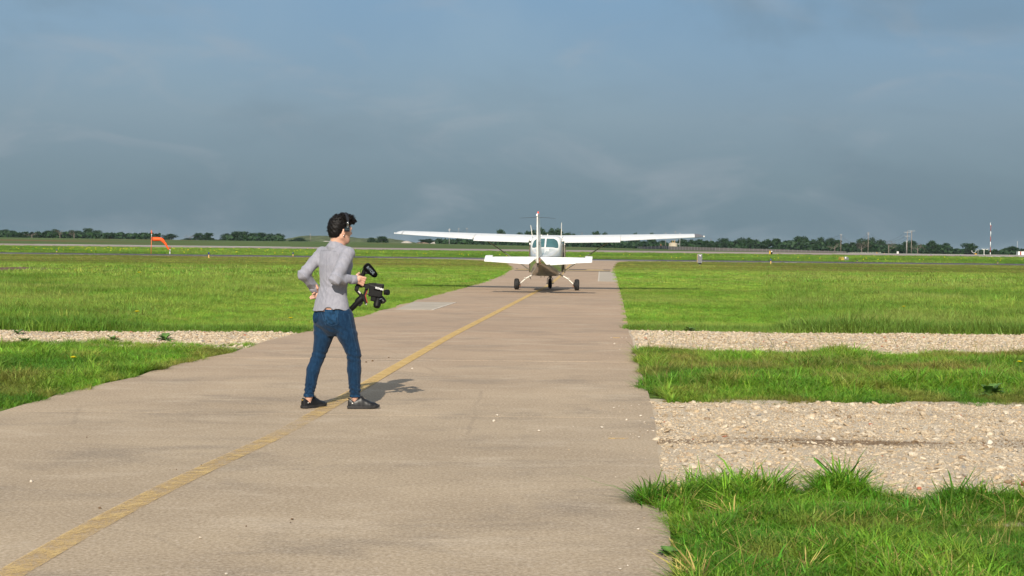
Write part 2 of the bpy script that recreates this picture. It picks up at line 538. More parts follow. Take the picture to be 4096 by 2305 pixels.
# cross taxiway of asphalt and the runway beyond
t = NT('asphalt')
n1 = t.noise(t.coord('Object', (0.03, 0.35, 1)), 1.0, 6, 0.65)
c = t.mix(t.rng(n1, 0.35, 0.65), (0.048, 0.046, 0.050), (0.115, 0.105, 0.105))
M['asphalt'] = t.done(t.bsdf(c, 0.85, 0.3))
t = NT('runway_concrete')
n1 = t.noise(t.coord('Object', (0.012, 0.16, 1)), 1.0, 6, 0.6)
c = t.mix(t.rng(n1, 0.32, 0.68), (0.24, 0.185, 0.165), (0.36, 0.285, 0.25))
M['runway'] = t.done(t.bsdf(c, 0.85, 0.3))
M['shoulder'] = plain('pale_shoulder', (0.42, 0.37, 0.31), 0.85, 0.3, var=0.3, scale=0.3)
M['white_paint'] = plain('white_marking', (0.72, 0.69, 0.66), 0.7, 0.3, var=0.15, scale=0.05)
def xstrip(name, y0, y1, dz, mat, x0=-900, x1=900, parent=None, slope=0.0, kind=True, label=None):
    X = np.linspace(x0, x1, 121)
    V = np.concatenate([np.stack([X, y0 + slope * X, terrain(X, y0 + slope * X) + dz], -1), np.stack([X, y1 + slope * X, terrain(X, y1 + slope * X) + dz], -1)])
    n = len(X)
    F = np.array([(i, i + 1, n + i + 1, n + i) for i in range(n - 1)])
    o = link(name, mesh_np(name, V, F), mat, parent)
    if parent is None: tag(o, label, 'pavement', kind='structure')
    return o
cross = xstrip('asphalt_taxiway', 191.0, 215.0, 0.012, M['asphalt'], label='dark asphalt taxiway crossing the airfield')
xstrip('pale_shoulder', 186.5, 190.98, 0.010, M['shoulder'], -900, -24, parent=cross)
xstrip('pale_shoulder', 183.6, 190.98, 0.016, M['shoulder'], -18, 38, parent=cross)
xstrip('pale_shoulder', 187.6, 190.98, 0.010, M['shoulder'], 38.02, 900, parent=cross)
xstrip('taxiway_edge_line', 204.0, 206.2, 0.020, plain('faded_line', (0.26, 0.24, 0.23), 0.8, var=0.4, scale=0.2), parent=cross)
rw = xstrip('runway', 330, 376, 0.03, M['runway'], label='pinkish runway strip beyond the green verge')
xstrip('runway_edge_band', 371, 375.0, 0.036, M['white_paint'], -125, -58, parent=rw)
xstrip('runway_edge_band', 371.5, 375.4, 0.036, M['white_paint'], 85, 300, parent=rw)
xstrip('runway_side_line', 341, 346, 0.036, M['white_paint'], 112, 300, parent=rw)

# crushed limestone beside and across the taxiway
t = NT('limestone_bed')
co = t.coord('Object')
n1 = t.noise(co, 1.4, 6, 0.65); n2 = t.noise(co, 60, 4, 0.75); n3 = t.noise(t.coord('Object', (0.9, 3.0, 1), (2.2, 0.4, 0)), 1.0, 5, 0.65)
bp_ = t.n('NewGeometry'); bs_ = t.n('SeparateXYZ'); t.t.links.new(bp_.outputs['Position'], bs_.inputs[0])
trough = t.rng(t.math('ABSOLUTE', t.math('SUBTRACT', bs_.outputs['Y'], t.math('ADD', t.math('MULTIPLY', n1, 0.36), 10.70))), 0.36, 0.10)
c = t.mix(t.rng(n1, 0.3, 0.7), (0.48, 0.395, 0.29), (0.58, 0.49, 0.375))
c = t.mix(t.math('MULTIPLY', t.rng(n2, 0.4, 0.75), 0.5), c, (0.25, 0.19, 0.13))
c = t.mix(t.math('MULTIPLY', t.math('MULTIPLY', t.rng(n3, 0.42, 0.56), trough), 0.80), c, (0.17, 0.105, 0.055))
M['bed'] = t.done(t.bsdf(c, 0.95, 0.15, normal=t.bump(n2, 0.6, 0.02)))
def bed(name, x0, x1, y0, y1, label):
    xs = np.linspace(x0, x1, 60); ys = np.linspace(y0, y1, 30)
    a, b = np.meshgrid(xs, ys, indexing='ij')
    z = -0.012 + 0.016 * (fbm(a * 1.6 + 40, b * 1.6 + 40, 3) - 0.5)
    I = np.arange(a.size).reshape(a.shape)
    F = np.stack([I[:-1, :-1], I[1:, :-1], I[1:, 1:], I[:-1, 1:]], -1).reshape(-1, 4)
    return tag(link(name, mesh_np(name, np.stack([a, b, z], -1).reshape(-1, 3), F), M['bed'], smooth=True), label, 'gravel', kind='structure')
bed('gravel_track', 0.85, 9.0, 7.6, 14.0, 'pale crushed limestone track right of the taxiway')
bed('gravel_strip', 1.75, 16.0, 20.2, 26.2, 'narrow strip of pale limestone across the right verge')
bed('gravel_strip', -15.0, -3.5, 20.0, 24.3, 'narrow strip of pale limestone across the left verge')

# ------------------------------------------------------------------ scatter of stones and grass
def scatter_tree(name, coll):
    g = bpy.data.node_groups.new(name, 'GeometryNodeTree')
    g.interface.new_socket('Geometry', in_out='INPUT', socket_type='NodeSocketGeometry')
    g.interface.new_socket('Geometry', in_out='OUTPUT', socket_type='NodeSocketGeometry')
    nn, ll = g.nodes.new, g.links.new
    i, o = nn('NodeGroupInput'), nn('NodeGroupOutput')
    ci = nn('GeometryNodeCollectionInfo')
    ci.inputs['Collection'].default_value = coll
    ci.inputs['Separate Children'].default_value = True
    ci.inputs['Reset Children'].default_value = True
    ip = nn('GeometryNodeInstanceOnPoints')
    ip.inputs['Pick Instance'].default_value = True
    def attr(nm, ty):
        a = nn('GeometryNodeInputNamedAttribute'); a.data_type = ty
        a.inputs['Name'].default_value = nm
        return a.outputs[0]
    ll(i.outputs[0], ip.inputs['Points'])
    ll(ci.outputs[0], ip.inputs['Instance'])
    ll(attr('idx', 'INT'), ip.inputs['Instance Index'])
    ll(attr('rot', 'FLOAT_VECTOR'), ip.inputs['Rotation'])
    ll(attr('scl', 'FLOAT_VECTOR'), ip.inputs['Scale'])
    ll(ip.outputs[0], o.inputs[0])
    return g

def scatter(name, P, rot, scl, tint, idx, group, mat, label, cat):
    me = bpy.data.meshes.new(name)
    n = len(P)
    me.vertices.add(n)
    me.vertices.foreach_set('co', np.asarray(P, np.float32).ravel())
    for nm, ty, arr in (('rot', 'FLOAT_VECTOR', rot), ('scl', 'FLOAT_VECTOR', scl), ('tint', 'FLOAT_VECTOR', tint)):
        me.attributes.new(nm, ty, 'POINT').data.foreach_set('vector', np.asarray(arr, np.float32).ravel())
    me.attributes.new('idx', 'INT', 'POINT').data.foreach_set('value', np.asarray(idx, np.int32))
    o = link(name, me, mat)
    o.modifiers.new('scatter', 'NODES').node_group = group
    return tag(o, label, cat, kind='stuff')

def proto_collection(name, meshes, mat):
    c = bpy.data.collections.new(name)           # holds only the shapes the scatter repeats; never linked to the scene
    for i, me in enumerate(meshes):
        me.materials.append(mat)
        c.objects.link(bpy.data.objects.new('%s_shape_%02d' % (name, i), me))
    return c

# stones
t = NT('limestone')
at_ = t.n('Attribute', attribute_type='INSTANCER', attribute_name='tint')
n1 = t.noise(t.coord('Object'), 3.0, 5, 0.7)
c = t.mix(t.rng(n1, 0.3, 0.75), at_.outputs['Color'], t.mix(1.0, at_.outputs['Color'], (0.62, 0.56, 0.48), 'MULTIPLY'))
M['limestone'] = t.done(t.bsdf(c, 0.92, 0.2, normal=t.bump(n1, 0.4, 0.1)))
def rock_mesh(seed, sub=2):
    r = np.random.default_rng(seed)
    bm = bmesh.new()
    bmesh.ops.create_icosphere(bm, subdivisions=sub, radius=1.0)
    ax = [(Vector(r.normal(size=3)).normalized(), r.uniform(0.45, 0.85)) for _ in range(9)]
    sx, sy, sz = r.uniform(0.8, 1.2), r.uniform(0.7, 1.0), r.uniform(0.5, 0.75)
    for v in bm.verts:
        p = v.co.copy()
        for a, d in ax:
            k = p.dot(a) - d
            if k > 0: p -= a * k * 0.85
        p *= 1 + r.uniform(-0.05, 0.05)
        v.co = Vector((p.x * sx, p.y * sy, p.z * sz))
    me = bpy.data.meshes.new('rock')
    bm.to_mesh(me); bm.free()
    return me
rocks = proto_collection('rock', [rock_mesh(s, 1 if s < 5 else 2) for s in range(10)], M['limestone'])
gn_rocks = scatter_tree('scatter_rocks', rocks)
ROCK_TINTS = np.array([(0.55, 0.46, 0.355), (0.60, 0.52, 0.42), (0.49, 0.395, 0.295), (0.64, 0.57, 0.48), (0.50, 0.46, 0.41), (0.58, 0.45, 0.31), (0.42, 0.38, 0.34), (0.36, 0.27, 0.19), (0.30, 0.30, 0.31), (0.42, 0.17, 0.11)])
ROCK_P = np.array([.26, .24, .15, .17, .07, .05, .035, .015, .006, .004])
def stones(name, n, region, smin, smax, power, label, keep=None, z0=-0.012):
    x0, x1, y0, y1 = region
    P = np.stack([rng.uniform(x0, x1, n), rng.uniform(y0, y1, n), np.full(n, z0)], -1)
    if keep is not None:
        P = P[keep(P[:, 0], P[:, 1])]
    n = len(P)
    s = smin + (smax - smin) * rng.random(n) ** power
    P[:, 2] += 0.016 * (fbm(P[:, 0] * 1.6 + 40, P[:, 1] * 1.6 + 40, 3) - 0.5) + s * 0.18
    scl = s[:, None] * rng.uniform(0.8, 1.25, (n, 3)) * np.array([1.05, 1.0, 0.78])
    rot = np.stack([rng.uniform(-0.5, 0.5, n), rng.uniform(-0.5, 0.5, n), rng.uniform(0, 6.28, n)], -1)
    tint = np.minimum(ROCK_TINTS[rng.choice(len(ROCK_TINTS), n, p=ROCK_P)] * rng.uniform(0.95, 1.25, (n, 1)), 0.82) * np.array([1.02, 1.0, 0.93])
    # long smears of brown earth lie over the stones
    m = fbm(P[:, 0] * 0.7 + 2.2, P[:, 1] * 2.6 + 0.4, 3)
    tr_ = np.exp(-((P[:, 1] - 10.88) / 0.30) ** 4) * sstep(0.36, 0.52, fbm(P[:, 0] * 1.5 + 60, P[:, 1] * 4.5 + 4, 3)) * sstep(1.2, 2.0, P[:, 0])
    earth = (np.maximum(tr_, 0.35 * sstep(0.62, 0.74, m)))[:, None] * 0.9 * (rng.random(n) < 0.85)[:, None]
    scl = scl * (1 - 0.45 * earth)
    tint = tint * (1 - earth) + np.array([0.20, 0.13, 0.07]) * earth
    return scatter(name, P, rot, scl, tint, rng.integers(0, 10, n), gn_rocks, M['limestone'], label, 'gravel')
near_r = lambda x, y: (x > XR(y) + 0.03 * np.sin(y * 5)) & (y < 13.75 + 0.12 * np.sin(x * 2.1)) & (y > 7.9 - 0.03 * x) & (np.abs(x) < y * 0.40 + 0.8)
stones('limestone_gravel', 80000, (0.8, 7.5, 7.9, 14.0), 0.003, 0.014, 1.9, 'loose pale limestone gravel on the track right of the taxiway', near_r)
stones('limestone_cobbles', 4200, (0.8, 7.5, 7.9, 14.0), 0.012, 0.040, 2.4, 'larger pale stones among the gravel of the near track', near_r)
stones('limestone_gravel', 26000, (1.8, 13.0, 20.4, 26.0), 0.008, 0.036, 2.2, 'loose pale gravel on the far strip of the right verge', lambda x, y: (x > XR(y) + 0.05) & (np.abs(x) < y * 0.4 + 1) & (y < 25.75 + 0.2 * np.sin(x)))
stones('limestone_gravel', 17000, (-12.0, -3.4, 20.2, 24.2), 0.008, 0.036, 2.2, 'loose pale gravel on the far strip of the left verge', lambda x, y: (x < XL(y) - 0.02) & (np.abs(x) < y * 0.4 + 1) & (y < 24.0 + 0.2 * np.sin(x)))
# fine grit carried onto the concrete beside the gravel
def grit_keep(x, y):
    d = XR(y) - x
    return (d > 0.02) & (rng.random(len(x)) < np.exp(-d / 0.22) * (0.25 + 0.75 * np.exp(-((y - 11.5) / 2.2) ** 2) + 0.75 * np.exp(-((y - 22) / 2.0) ** 2)))
stones('limestone_grit', 12000, (-1.0, 2.1, 6.0, 26.0), 0.002, 0.008, 2.0, 'pale grit strewn along the right edge of the concrete', grit_keep, z0=0.001)

# grass
t = NT('grass_blades')
at_ = t.n('Attribute', attribute_type='INSTANCER', attribute_name='tint')
gi = t.n('NewGeometry')
hs = t.n('HueSaturation')
t.set(hs.inputs['Color'], at_.outputs['Color'])
t.set(hs.inputs['Hue'], t.rng(gi.outputs['Random Per Island'], 0, 1, 0.475, 0.515, False))
t.set(hs.inputs['Value'], t.rng(gi.outputs['Random Per Island'], 0, 1, 0.62, 1.38, False))
pb = t.bsdf(hs.outputs[0], 0.55, 0.32)
tl = t.n('BsdfTranslucent'); t.set(tl.inputs['Color'], hs.outputs[0])
mx = t.n('MixShader'); mx.inputs[0].default_value = 0.40
t.t.links.new(pb, mx.inputs[1]); t.t.links.new(tl.outputs[0], mx.inputs[2])
M['grass'] = t.done(mx.outputs[0])
def tuft_mesh(seed, n, radius, h0, h1, w, lean=0.5, curl=0.6, seg=3):
    r = np.random.default_rng(seed)
    V = []; F3 = []; F4 = []
    for _ in range(n):
        a = r.uniform(0, 6.283); rad = radius * math.sqrt(r.random())
        bx, by = rad * math.cos(a), rad * math.sin(a)
        h = r.uniform(h0, h1); wd = w * r.uniform(0.7, 1.3)
        da = r.uniform(0, 6.283); ln = h * lean * r.random(); cr = h * curl * r.random() ** 2
        sx, sy = math.cos(da + 1.57 + r.uniform(-.6, .6)), math.sin(da + 1.57 + r.uniform(-.6, .6))
        o = len(V)
        for k in range(seg):
            q = k / seg
            off = ln * q + cr * q * q * 1.6
            z = h * (q - 0.22 * curl * r.random() * q * q)
            x, y = bx + off * math.cos(da), by + off * math.sin(da)
            ww = wd * (1 - 0.55 * q)
            V += [(x - sx * ww, y - sy * ww, z), (x + sx * ww, y + sy * ww, z)]
        off = ln + cr * 1.6
        V.append((bx + off * math.cos(da), by + off * math.sin(da), h * (1 - 0.35 * curl * r.random())))
        for k in range(seg - 1):
            i = o + 2 * k
            F4.append((i, i + 1, i + 3, i + 2))
        i = o + 2 * (seg - 1)
        F3.append((i, i + 1, i + 2))
    return mesh_np('tuft', np.array(V), [np.array(F4), np.array(F3)])
def stalk_mesh(seed):
    """thin seed stalks with a pale narrow head"""
    r = np.random.default_rng(seed)
    mb = MB()
    for _ in range(2):
        a = r.uniform(0, 6.28); h = r.uniform(0.9, 1.25); l = r.uniform(0.1, 0.55)
        pts = [(l * q * q * math.cos(a), l * q * q * math.sin(a), h * q) for q in (0, .35, .65, .8, 1.0)]
        mb.tube(pts, [0.004, 0.0035, 0.0035, 0.008, 0.002], 3)
    return mb.mesh('stalk')
tuft_near = proto_collection('tuft_near', [tuft_mesh(s, 16, 0.045, 0.45, 1.0, 0.022, 0.75, 0.9, 4) for s in range(5)] +
                             [tuft_mesh(s + 20, 14, 0.03, 0.5, 1.0, 0.030, 1.0, 1.2, 4) for s in range(3)], M['grass'])
# shapes are modelled one unit high (blade width in the same unit) and scaled to centimetres by the scatter
tuft_mid = proto_collection('tuft_mid', [tuft_mesh(s + 40, 46, 0.85, 0.45, 1.0, 0.024, 0.6, 0.7, 2) for s in range(6)], M['grass'])
tuft_far = proto_collection('tuft_far', [tuft_mesh(s + 60, 80, 2.6, 0.45, 1.0, 0.075, 0.5, 0.5, 2) for s in range(5)], M['grass'])
stalks = proto_collection('stalk', [stalk_mesh(s) for s in range(4)], M['grass'])
GN = {k: scatter_tree('scatter_' + k, c) for k, c in (('near', tuft_near), ('mid', tuft_mid), ('far', tuft_far), ('stalk', stalks))}

def grass(name, n, region, kind, height, label, keep, tint, nvar, sq=1.0, gain=(1.74, 1.74, 1.38)):
    x0, x1, y0, y1 = region
    # spread by area, denser nearby
    P = np.stack([rng.uniform(x0, x1, n), y0 + (y1 - y0) * rng.random(n) ** sq, np.zeros(n)], -1)
    P = P[keep(P[:, 0], P[:, 1])]
    x, y = P[:, 0], P[:, 1]
    n = len(P)
    P[:, 2] = terrain(x, y) - 0.03
    h = height(x, y) * rng.uniform(0.6, 1.2, n) * (1 + 0.45 * (rng.random(n) < 0.06))
    scl = np.stack([h, h, h], -1) * rng.uniform(0.9, 1.1, (n, 3))
    rot = np.stack([rng.normal(0, 0.10, n), rng.normal(0, 0.10, n), rng.uniform(0, 6.28, n)], -1)
    return scatter(name, P, rot, scl, tint(x, y) * np.array(gain), rng.integers(0, nvar, n), GN[kind], M['grass'], label, 'grass')

def base_tint(x, y, a=(0.060, 0.135, 0.017), b=(0.105, 0.180, 0.026), s=0.9):
    m = fbm(x * s + 50, y * s + 50, 3)[:, None]
    k = sstep(0.3, 0.7, m)
    c = np.array(a) * (1 - k) + np.array(b) * k
    warm = rng.normal(0, 1, (len(x), 1)) * np.array([[0.16, 0.0, 0.10]])
    clump = 0.72 + 0.56 * fbm(x * s * 4 + 9, y * s * 4 + 2, 2)[:, None]
    return c * rng.uniform(0.70, 1.30, (len(x), 1)) * np.clip(1 + warm, 0.6, 1.5) * clump
def dry(c, x, y, s, lo, hi, amt, col=(0.20, 0.155, 0.065), off=0.0):
    k = (sstep(lo, hi, fbm(x * s + off, y * s + off + 7, 3)) * amt)[:, None]
    return c * (1 - k) + np.array(col) * k
vis = lambda x, y, m=0.8: np.abs(x) < y * 0.375 + m

# 1: patch in the near right corner
edge1 = lambda x: 8.45 - 0.035 * (x - 1) + 0.30 * np.exp(-((x - 1.42) / 0.22) ** 2) + 0.42 * np.exp(-((x - 2.05) / 0.10) ** 2) + 0.10 * np.sin(x * 7.3) + 0.07 * np.sin(x * 17.1)
def k1(x, y):
    e = XR(y) + 0.06 - 0.16 * np.exp(-((y - 8.25) / 0.4) ** 2) + 0.025 * np.sin(y * 9) + 0.02 * np.sin(y * 23) - 0.04
    return (x > e) & (y < edge1(x)) & vis(x, y)
def h1(x, y):
    d = edge1(x) - y
    h = 0.045 + 0.12 * fbm(x * 2.2 + 9, y * 2.2 + 3, 3) ** 1.5 + 0.04 * np.exp(-((d - 0.2) / 0.25) ** 2)
    h += 0.06 * np.exp(-(((x - 2.05) / 0.13) ** 2 + ((y - 8.55) / 0.25) ** 2)) + 0.045 * np.exp(-(((x - 1.42) / 0.25) ** 2 + ((y - 8.55) / 0.25) ** 2))
    return h
def c1_(x, y):
    c = base_tint(x, y, (0.050, 0.125, 0.014), (0.092, 0.180, 0.022), 1.6)
    c = dry(c, x, y, 2.4, 0.55, 0.75, 0.5, (0.16, 0.165, 0.05), 3.0)
    return np.where((rng.random(len(x)) < 0.05)[:, None], np.array([[0.26, 0.21, 0.10]]), c)
grass('near_grass', 20000, (0.6, 4.6, 5.2, 9.1), 'near', h1, 'long green grass in the near right corner of the picture', k1, c1_, 8, gain=(2.15, 2.15, 1.4))
grass('near_grass_stalks', 330, (0.6, 4.6, 5.2, 9.0), 'stalk', lambda x, y: np.full(len(x), 0.17), 'thin seed stalks in the near right grass', k1, lambda x, y: base_tint(x, y, (0.12, 0.15, 0.04), (0.19, 0.18, 0.07), 3), 4)
# 2: verge between the two gravel bands
def k2r(x, y):
    lo = 13.72 + 0.12 * np.sin(x * 2.1) + 0.08 * np.sin(x * 6.7) + 0.05 * np.sin(x * 15)
    e = XR(y) + 0.02 + 0.06 * np.sin(y * 4) + 0.20 * sstep(14.6, 13.8, y) - 0.10 * np.exp(-((y - 14.9) / 0.5) ** 2)
    hi = 20.75 + 0.25 * np.sin(x * 1.3) + 0.15 * np.sin(x * 4.1)
    bare = sstep(0.60, 0.72, fbm(x * 0.9 + 31, y * 1.6 + 12, 2)) * sstep(16.5, 15, y)
    return (x > e) & (y > lo) & (y < hi) & vis(x, y) & (rng.random(len(x)) > bare * 0.8)
def k2l(x, y):
    e = XL(y) - 0.0 + 0.05 * np.sin(y * 5) + 0.03 * np.sin(y * 13)
    hi = 20.75 + 0.2 * np.sin(x * 1.7) + 0.12 * np.sin(x * 5) + 0.15 * (x + 6)
    return (x < e) & (y < np.minimum(hi, 21.2)) & (y > 11.0) & vis(x, y, 1.0)
h2 = lambda x, y: 0.060 + 0.17 * fbm(x * 1.3 + 4, y * 1.3 + 8, 3) ** 1.4 - 0.035 * sstep(18.6, 20.4, y) - 0.05 * sstep(14.6, 13.7, y)
def c2_(x, y):
    c = base_tint(x, y, (0.052, 0.128, 0.014), (0.100, 0.190, 0.024), 0.9)
    c = dry(c, x, y, 1.7, 0.52, 0.72, 0.55, (0.17, 0.155, 0.05), 3.0)
    return dry(c, x, y, 0.8, 0.60, 0.74, 0.5, (0.15, 0.11, 0.05), 13.0)
grass('verge_grass', 42000, (1.2, 9.0, 13.4, 21.6), 'near', h2, 'green grass of the right verge between the gravel bands', k2r, c2_, 8, gain=(2.2, 2.12, 1.5))
grass('verge_grass', 26000, (-9.0, -3.6, 11.0, 21.3), 'near', h2, 'green grass of the left verge beside the concrete edge', k2l, c2_, 8, gain=(2.2, 2.12, 1.5))
grass('verge_stalks', 500, (1.4, 9.0, 13.9, 21.0), 'stalk', lambda x, y: np.full(len(x), 0.26), 'pale seed stalks standing in the right verge', k2r, lambda x, y: base_tint(x, y, (0.13, 0.15, 0.045), (0.20, 0.19, 0.08), 3), 4)
# 3: field up to sixty metres
def k3(x, y):
    lo_r = 25.7 + 0.2 * np.sin(x * 1.0) + 0.12 * np.sin(x * 3.7)
    lo_l = 23.75 + 0.2 * np.sin(x) + 0.12 * np.sin(x * 4.3)
    right = (x > XR(y) + 0.06 * np.sin(y * 2.3) + 0.03 * np.sin(y * 9)) & (y > lo_r)
    left = (x < XL(y) + 0.06 * np.sin(y * 1.9) + 0.04 * np.sin(y * 7)) & (y > lo_l)
    return (right | left) & vis(x, y, 1.5)
def mown(x, y):
    """1 in the mown strips that run beside the taxiway"""
    w = 2.6 + 0.10 * (y - 25) + 0.8 * (fbm(y * 0.08 + 3, x * 0 + 1, 2) - 0.5)
    dr = x - XR(y); dl = XL(y) - x
    m = np.where(x > 0, sstep(w + 0.5, w - 0.5, dr), sstep(w * 1.15 + 0.5, w * 1.15 - 0.5, dl))
    return np.maximum(m, sstep(88, 100, y))
def h3(x, y):
    m = mown(x, y)
    tall = 0.13 + 0.13 * fbm(x * 0.35 + 2, y * 0.2 + 6, 3)
    e = 0.05 * np.exp(-((y - 26.3) / 0.7) ** 2) * (x > 0) + 0.06 * np.exp(-((y - 24.4) / 0.7) ** 2) * (x < 0)
    return m * 0.075 + (1 - m) * tall + e
def c3_(x, y):
    m = mown(x, y)[:, None]
    tall = base_tint(x, y, (0.105, 0.180, 0.026), (0.160, 0.228, 0.044), 0.25)
    short = base_tint(x, y, (0.115, 0.205, 0.026), (0.165, 0.245, 0.042), 0.3)
    c = tall * (1 - m) + short * m
    c = dry(c, x, y, 0.22, 0.50, 0.75, 0.45, (0.20, 0.225, 0.07), 11)
    c = dry(c, x, y, 0.9, 0.60, 0.78, 0.25, (0.19, 0.175, 0.07), 21)
    # the strip that borders the gravel is darker, denser grass
    e = (np.exp(-((y - 26.2) / 0.9) ** 2) * (x > 0) + np.exp(-((y - 24.4) / 0.9) ** 2) * (x < 0))[:, None] * 0.7
    c = c * (1 - e) + np.array([0.055, 0.125, 0.016]) * e
    # mown ground near the asphalt is dull and partly brown
    o = sstep(90, 120, y)[:, None]
    dull = base_tint(x, y, (0.105, 0.135, 0.026), (0.150, 0.170, 0.040), 0.06)
    dull = dry(dull, x * 0.35, y, 0.22, 0.50, 0.68, 0.65, (0.125, 0.095, 0.045), 5)
    c = c * (1 - o) + dull * o
    return c
grass('field_grass', 230000, (-25, 25, 23.4, 62), 'mid', lambda x, y: h3(x, y) * 1.0, 'broad green meadow either side of the taxiway', k3, c3_, 6, 1.25)
k4 = lambda x, y: ((x > XR(y)) | (x < XL(y))) & vis(x, y, 4) & (y < 186)
grass('field_grass', 120000, (-74, 74, 58, 186), 'far', lambda x, y: np.maximum(h3(x, y), 0.10) * 0.85, 'farther mown meadow reaching to the asphalt', k4, c3_, 5, 1.15)
k5 = lambda x, y: vis(x, y, 6) & (y < 329.5)
def c5_(x, y):
    c = base_tint(x, y, (0.078, 0.150, 0.020), (0.125, 0.200, 0.030), 0.05)
    return dry(c, x * 0.3, y, 0.2, 0.58, 0.78, 0.5, (0.15, 0.16, 0.05), 9)
grass('verge_grass', 60000, (-130, 130, 216, 330), 'far', lambda x, y: np.full(len(x), 0.24), 'bright green grass between the asphalt and the runway', k5, c5_, 5)
# ------------------------------------------------------------------ the light aircraft
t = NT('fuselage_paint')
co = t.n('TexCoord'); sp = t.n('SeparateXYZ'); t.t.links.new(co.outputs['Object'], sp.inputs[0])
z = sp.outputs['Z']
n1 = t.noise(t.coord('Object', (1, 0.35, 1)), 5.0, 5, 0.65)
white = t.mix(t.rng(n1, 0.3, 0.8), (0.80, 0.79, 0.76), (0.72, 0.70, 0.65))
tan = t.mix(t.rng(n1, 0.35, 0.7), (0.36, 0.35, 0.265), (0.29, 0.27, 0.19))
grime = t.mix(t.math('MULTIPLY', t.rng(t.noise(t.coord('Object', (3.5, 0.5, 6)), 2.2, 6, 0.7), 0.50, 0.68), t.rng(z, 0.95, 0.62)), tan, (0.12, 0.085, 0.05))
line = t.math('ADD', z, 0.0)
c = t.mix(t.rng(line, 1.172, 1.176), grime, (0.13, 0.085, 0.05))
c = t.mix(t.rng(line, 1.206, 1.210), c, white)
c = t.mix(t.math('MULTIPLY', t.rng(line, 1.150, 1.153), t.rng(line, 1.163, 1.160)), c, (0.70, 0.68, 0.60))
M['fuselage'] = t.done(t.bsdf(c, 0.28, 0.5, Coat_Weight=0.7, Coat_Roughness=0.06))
t = NT('white_skin')
n1 = t.noise(t.coord('Object', (1, 2, 1)), 4.0, 5, 0.6)
c = t.mix(t.rng(n1, 0.3, 0.8), (0.80, 0.79, 0.77), (0.70, 0.68, 0.64))
M['skin_white'] = t.done(t.bsdf(c, 0.38, 0.5, Coat_Weight=0.3, Coat_Roughness=0.1))
M['tinted_glass'] = plain('tinted_window', (0.035, 0.105, 0.110), 0.06, 0.6, var=0.2, scale=2, Coat_Weight=0.6)
M['rubber'] = plain('tyre_rubber', (0.018, 0.018, 0.018), 0.75, 0.35, var=0.3, scale=12)
M['dark_metal'] = plain('dark_metal', (0.055, 0.05, 0.045), 0.5, 0.5, 0.4, var=0.4, scale=10)
M['bare_metal'] = plain('strut_metal', (0.58, 0.56, 0.50), 0.4, 0.5, 0.1, var=0.15, scale=3)
M['strut'] = plain('strut_paint', (0.22, 0.21, 0.17), 0.4, 0.5, 0.0, var=0.15, scale=3)
M['cream_metal'] = plain('gear_paint', (0.72, 0.69, 0.62), 0.4, 0.5, var=0.15, scale=8)
M['copper'] = plain('worn_primer', (0.20, 0.10, 0.055), 0.45, 0.5, 0.2, var=0.35, scale=14)
M['grey_cap'] = plain('grey_cap', (0.16, 0.155, 0.16), 0.5, 0.4, var=0.25, scale=5)
M['door_edge'] = plain('door_edge', (0.10, 0.08, 0.05), 0.6, 0.3, var=0.4, scale=6)
t = NT('red_beacon')
M['beacon'] = t.done(t.bsdf((0.55, 0.03, 0.015), 0.15, 0.6, Emission_Color=(1.0, 0.10, 0.03, 1), Emission_Strength=0.7))
M['lamp_white'] = NT('tail_lamp'); M['lamp_white'] = M['lamp_white'].done(M['lamp_white'].bsdf((0.9, 0.85, 0.8), 0.15, 0.6, Emission_Color=(1.0, 0.85, 0.75, 1), Emission_Strength=1.2))

plane = thing('light_aircraft', 'white single-engine high-wing aircraft taxiing away on the concrete', 'aircraft', (1.226, 50.27, 0.0), -math.radians(5.0))

def foil(c0, c1, n=9, thick=0.12, camber=0.02):
    """closed wing section between chord fractions c0..c1: list of (fraction, height/chord)"""
    xs = [c0 + (c1 - c0) * (1 - math.cos(math.pi * i / (n - 1))) / 2 for i in range(n)]
    def yt(x): return 5 * thick * (0.2969 * math.sqrt(max(x, 0)) - 0.126 * x - 0.3516 * x ** 2 + 0.2843 * x ** 3 - 0.1036 * x ** 4)
    def yc(x): return camber / 0.16 * (0.8 * x - x * x) if x < 0.4 else camber / 0.36 * (0.2 + 0.8 * x - x * x)
    up = [(x, yc(x) + yt(x)) for x in xs]
    lo = [(x, yc(x) - yt(x)) for x in reversed(xs)]
    return up + lo
def wing_ring(u, c0, c1, dth=0.0, defl=0.0, hinge=0.7, thin=1.0):
    a = abs(u)
    ch = np.interp(a, [0, 2.6, 5.45], [1.63, 1.63, 1.10])
    le = np.interp(a, [0, 2.6, 5.45], [1.15, 1.15, 1.00])
    zle = np.interp(a, [0, 2.6, 5.45], [1.846, 1.905, 1.985])
    zte = np.interp(a, [0, 2.6, 5.45], [1.715, 1.765, 1.935])
    ring = []
    hv, hz = le - ch * hinge, zle + (zte - zle) * hinge
    for x, h in foil(c0, c1):
        v = le - ch * x
        z = zle + (zte - zle) * x + h * ch * thin
        z += dth if h > 0.02 * (1 - x) else 0
        if defl:
            dv, dz = v - hv, z - hz
            v = hv + dv * math.cos(defl) - dz * math.sin(defl) * -1 * 0
            z = hz + dz * math.cos(defl) + dv * math.sin(defl)
        ring.append(Vector((u, v, z)))
    return ring
def beads(u0, u1, step=0.13, amp=0.0022):
    n = max(2, int(abs(u1 - u0) / step))
    out = []
    for i in range(n):
        a = u0 + (u1 - u0) * i / n; d = (u1 - u0) / n
        out += [(a + d * 0.06, 0.0), (a + d * 0.44, amp * 0.2), (a + d * 0.5, amp), (a + d * 0.56, amp * 0.2)]
    return out + [(u1, 0.0)]
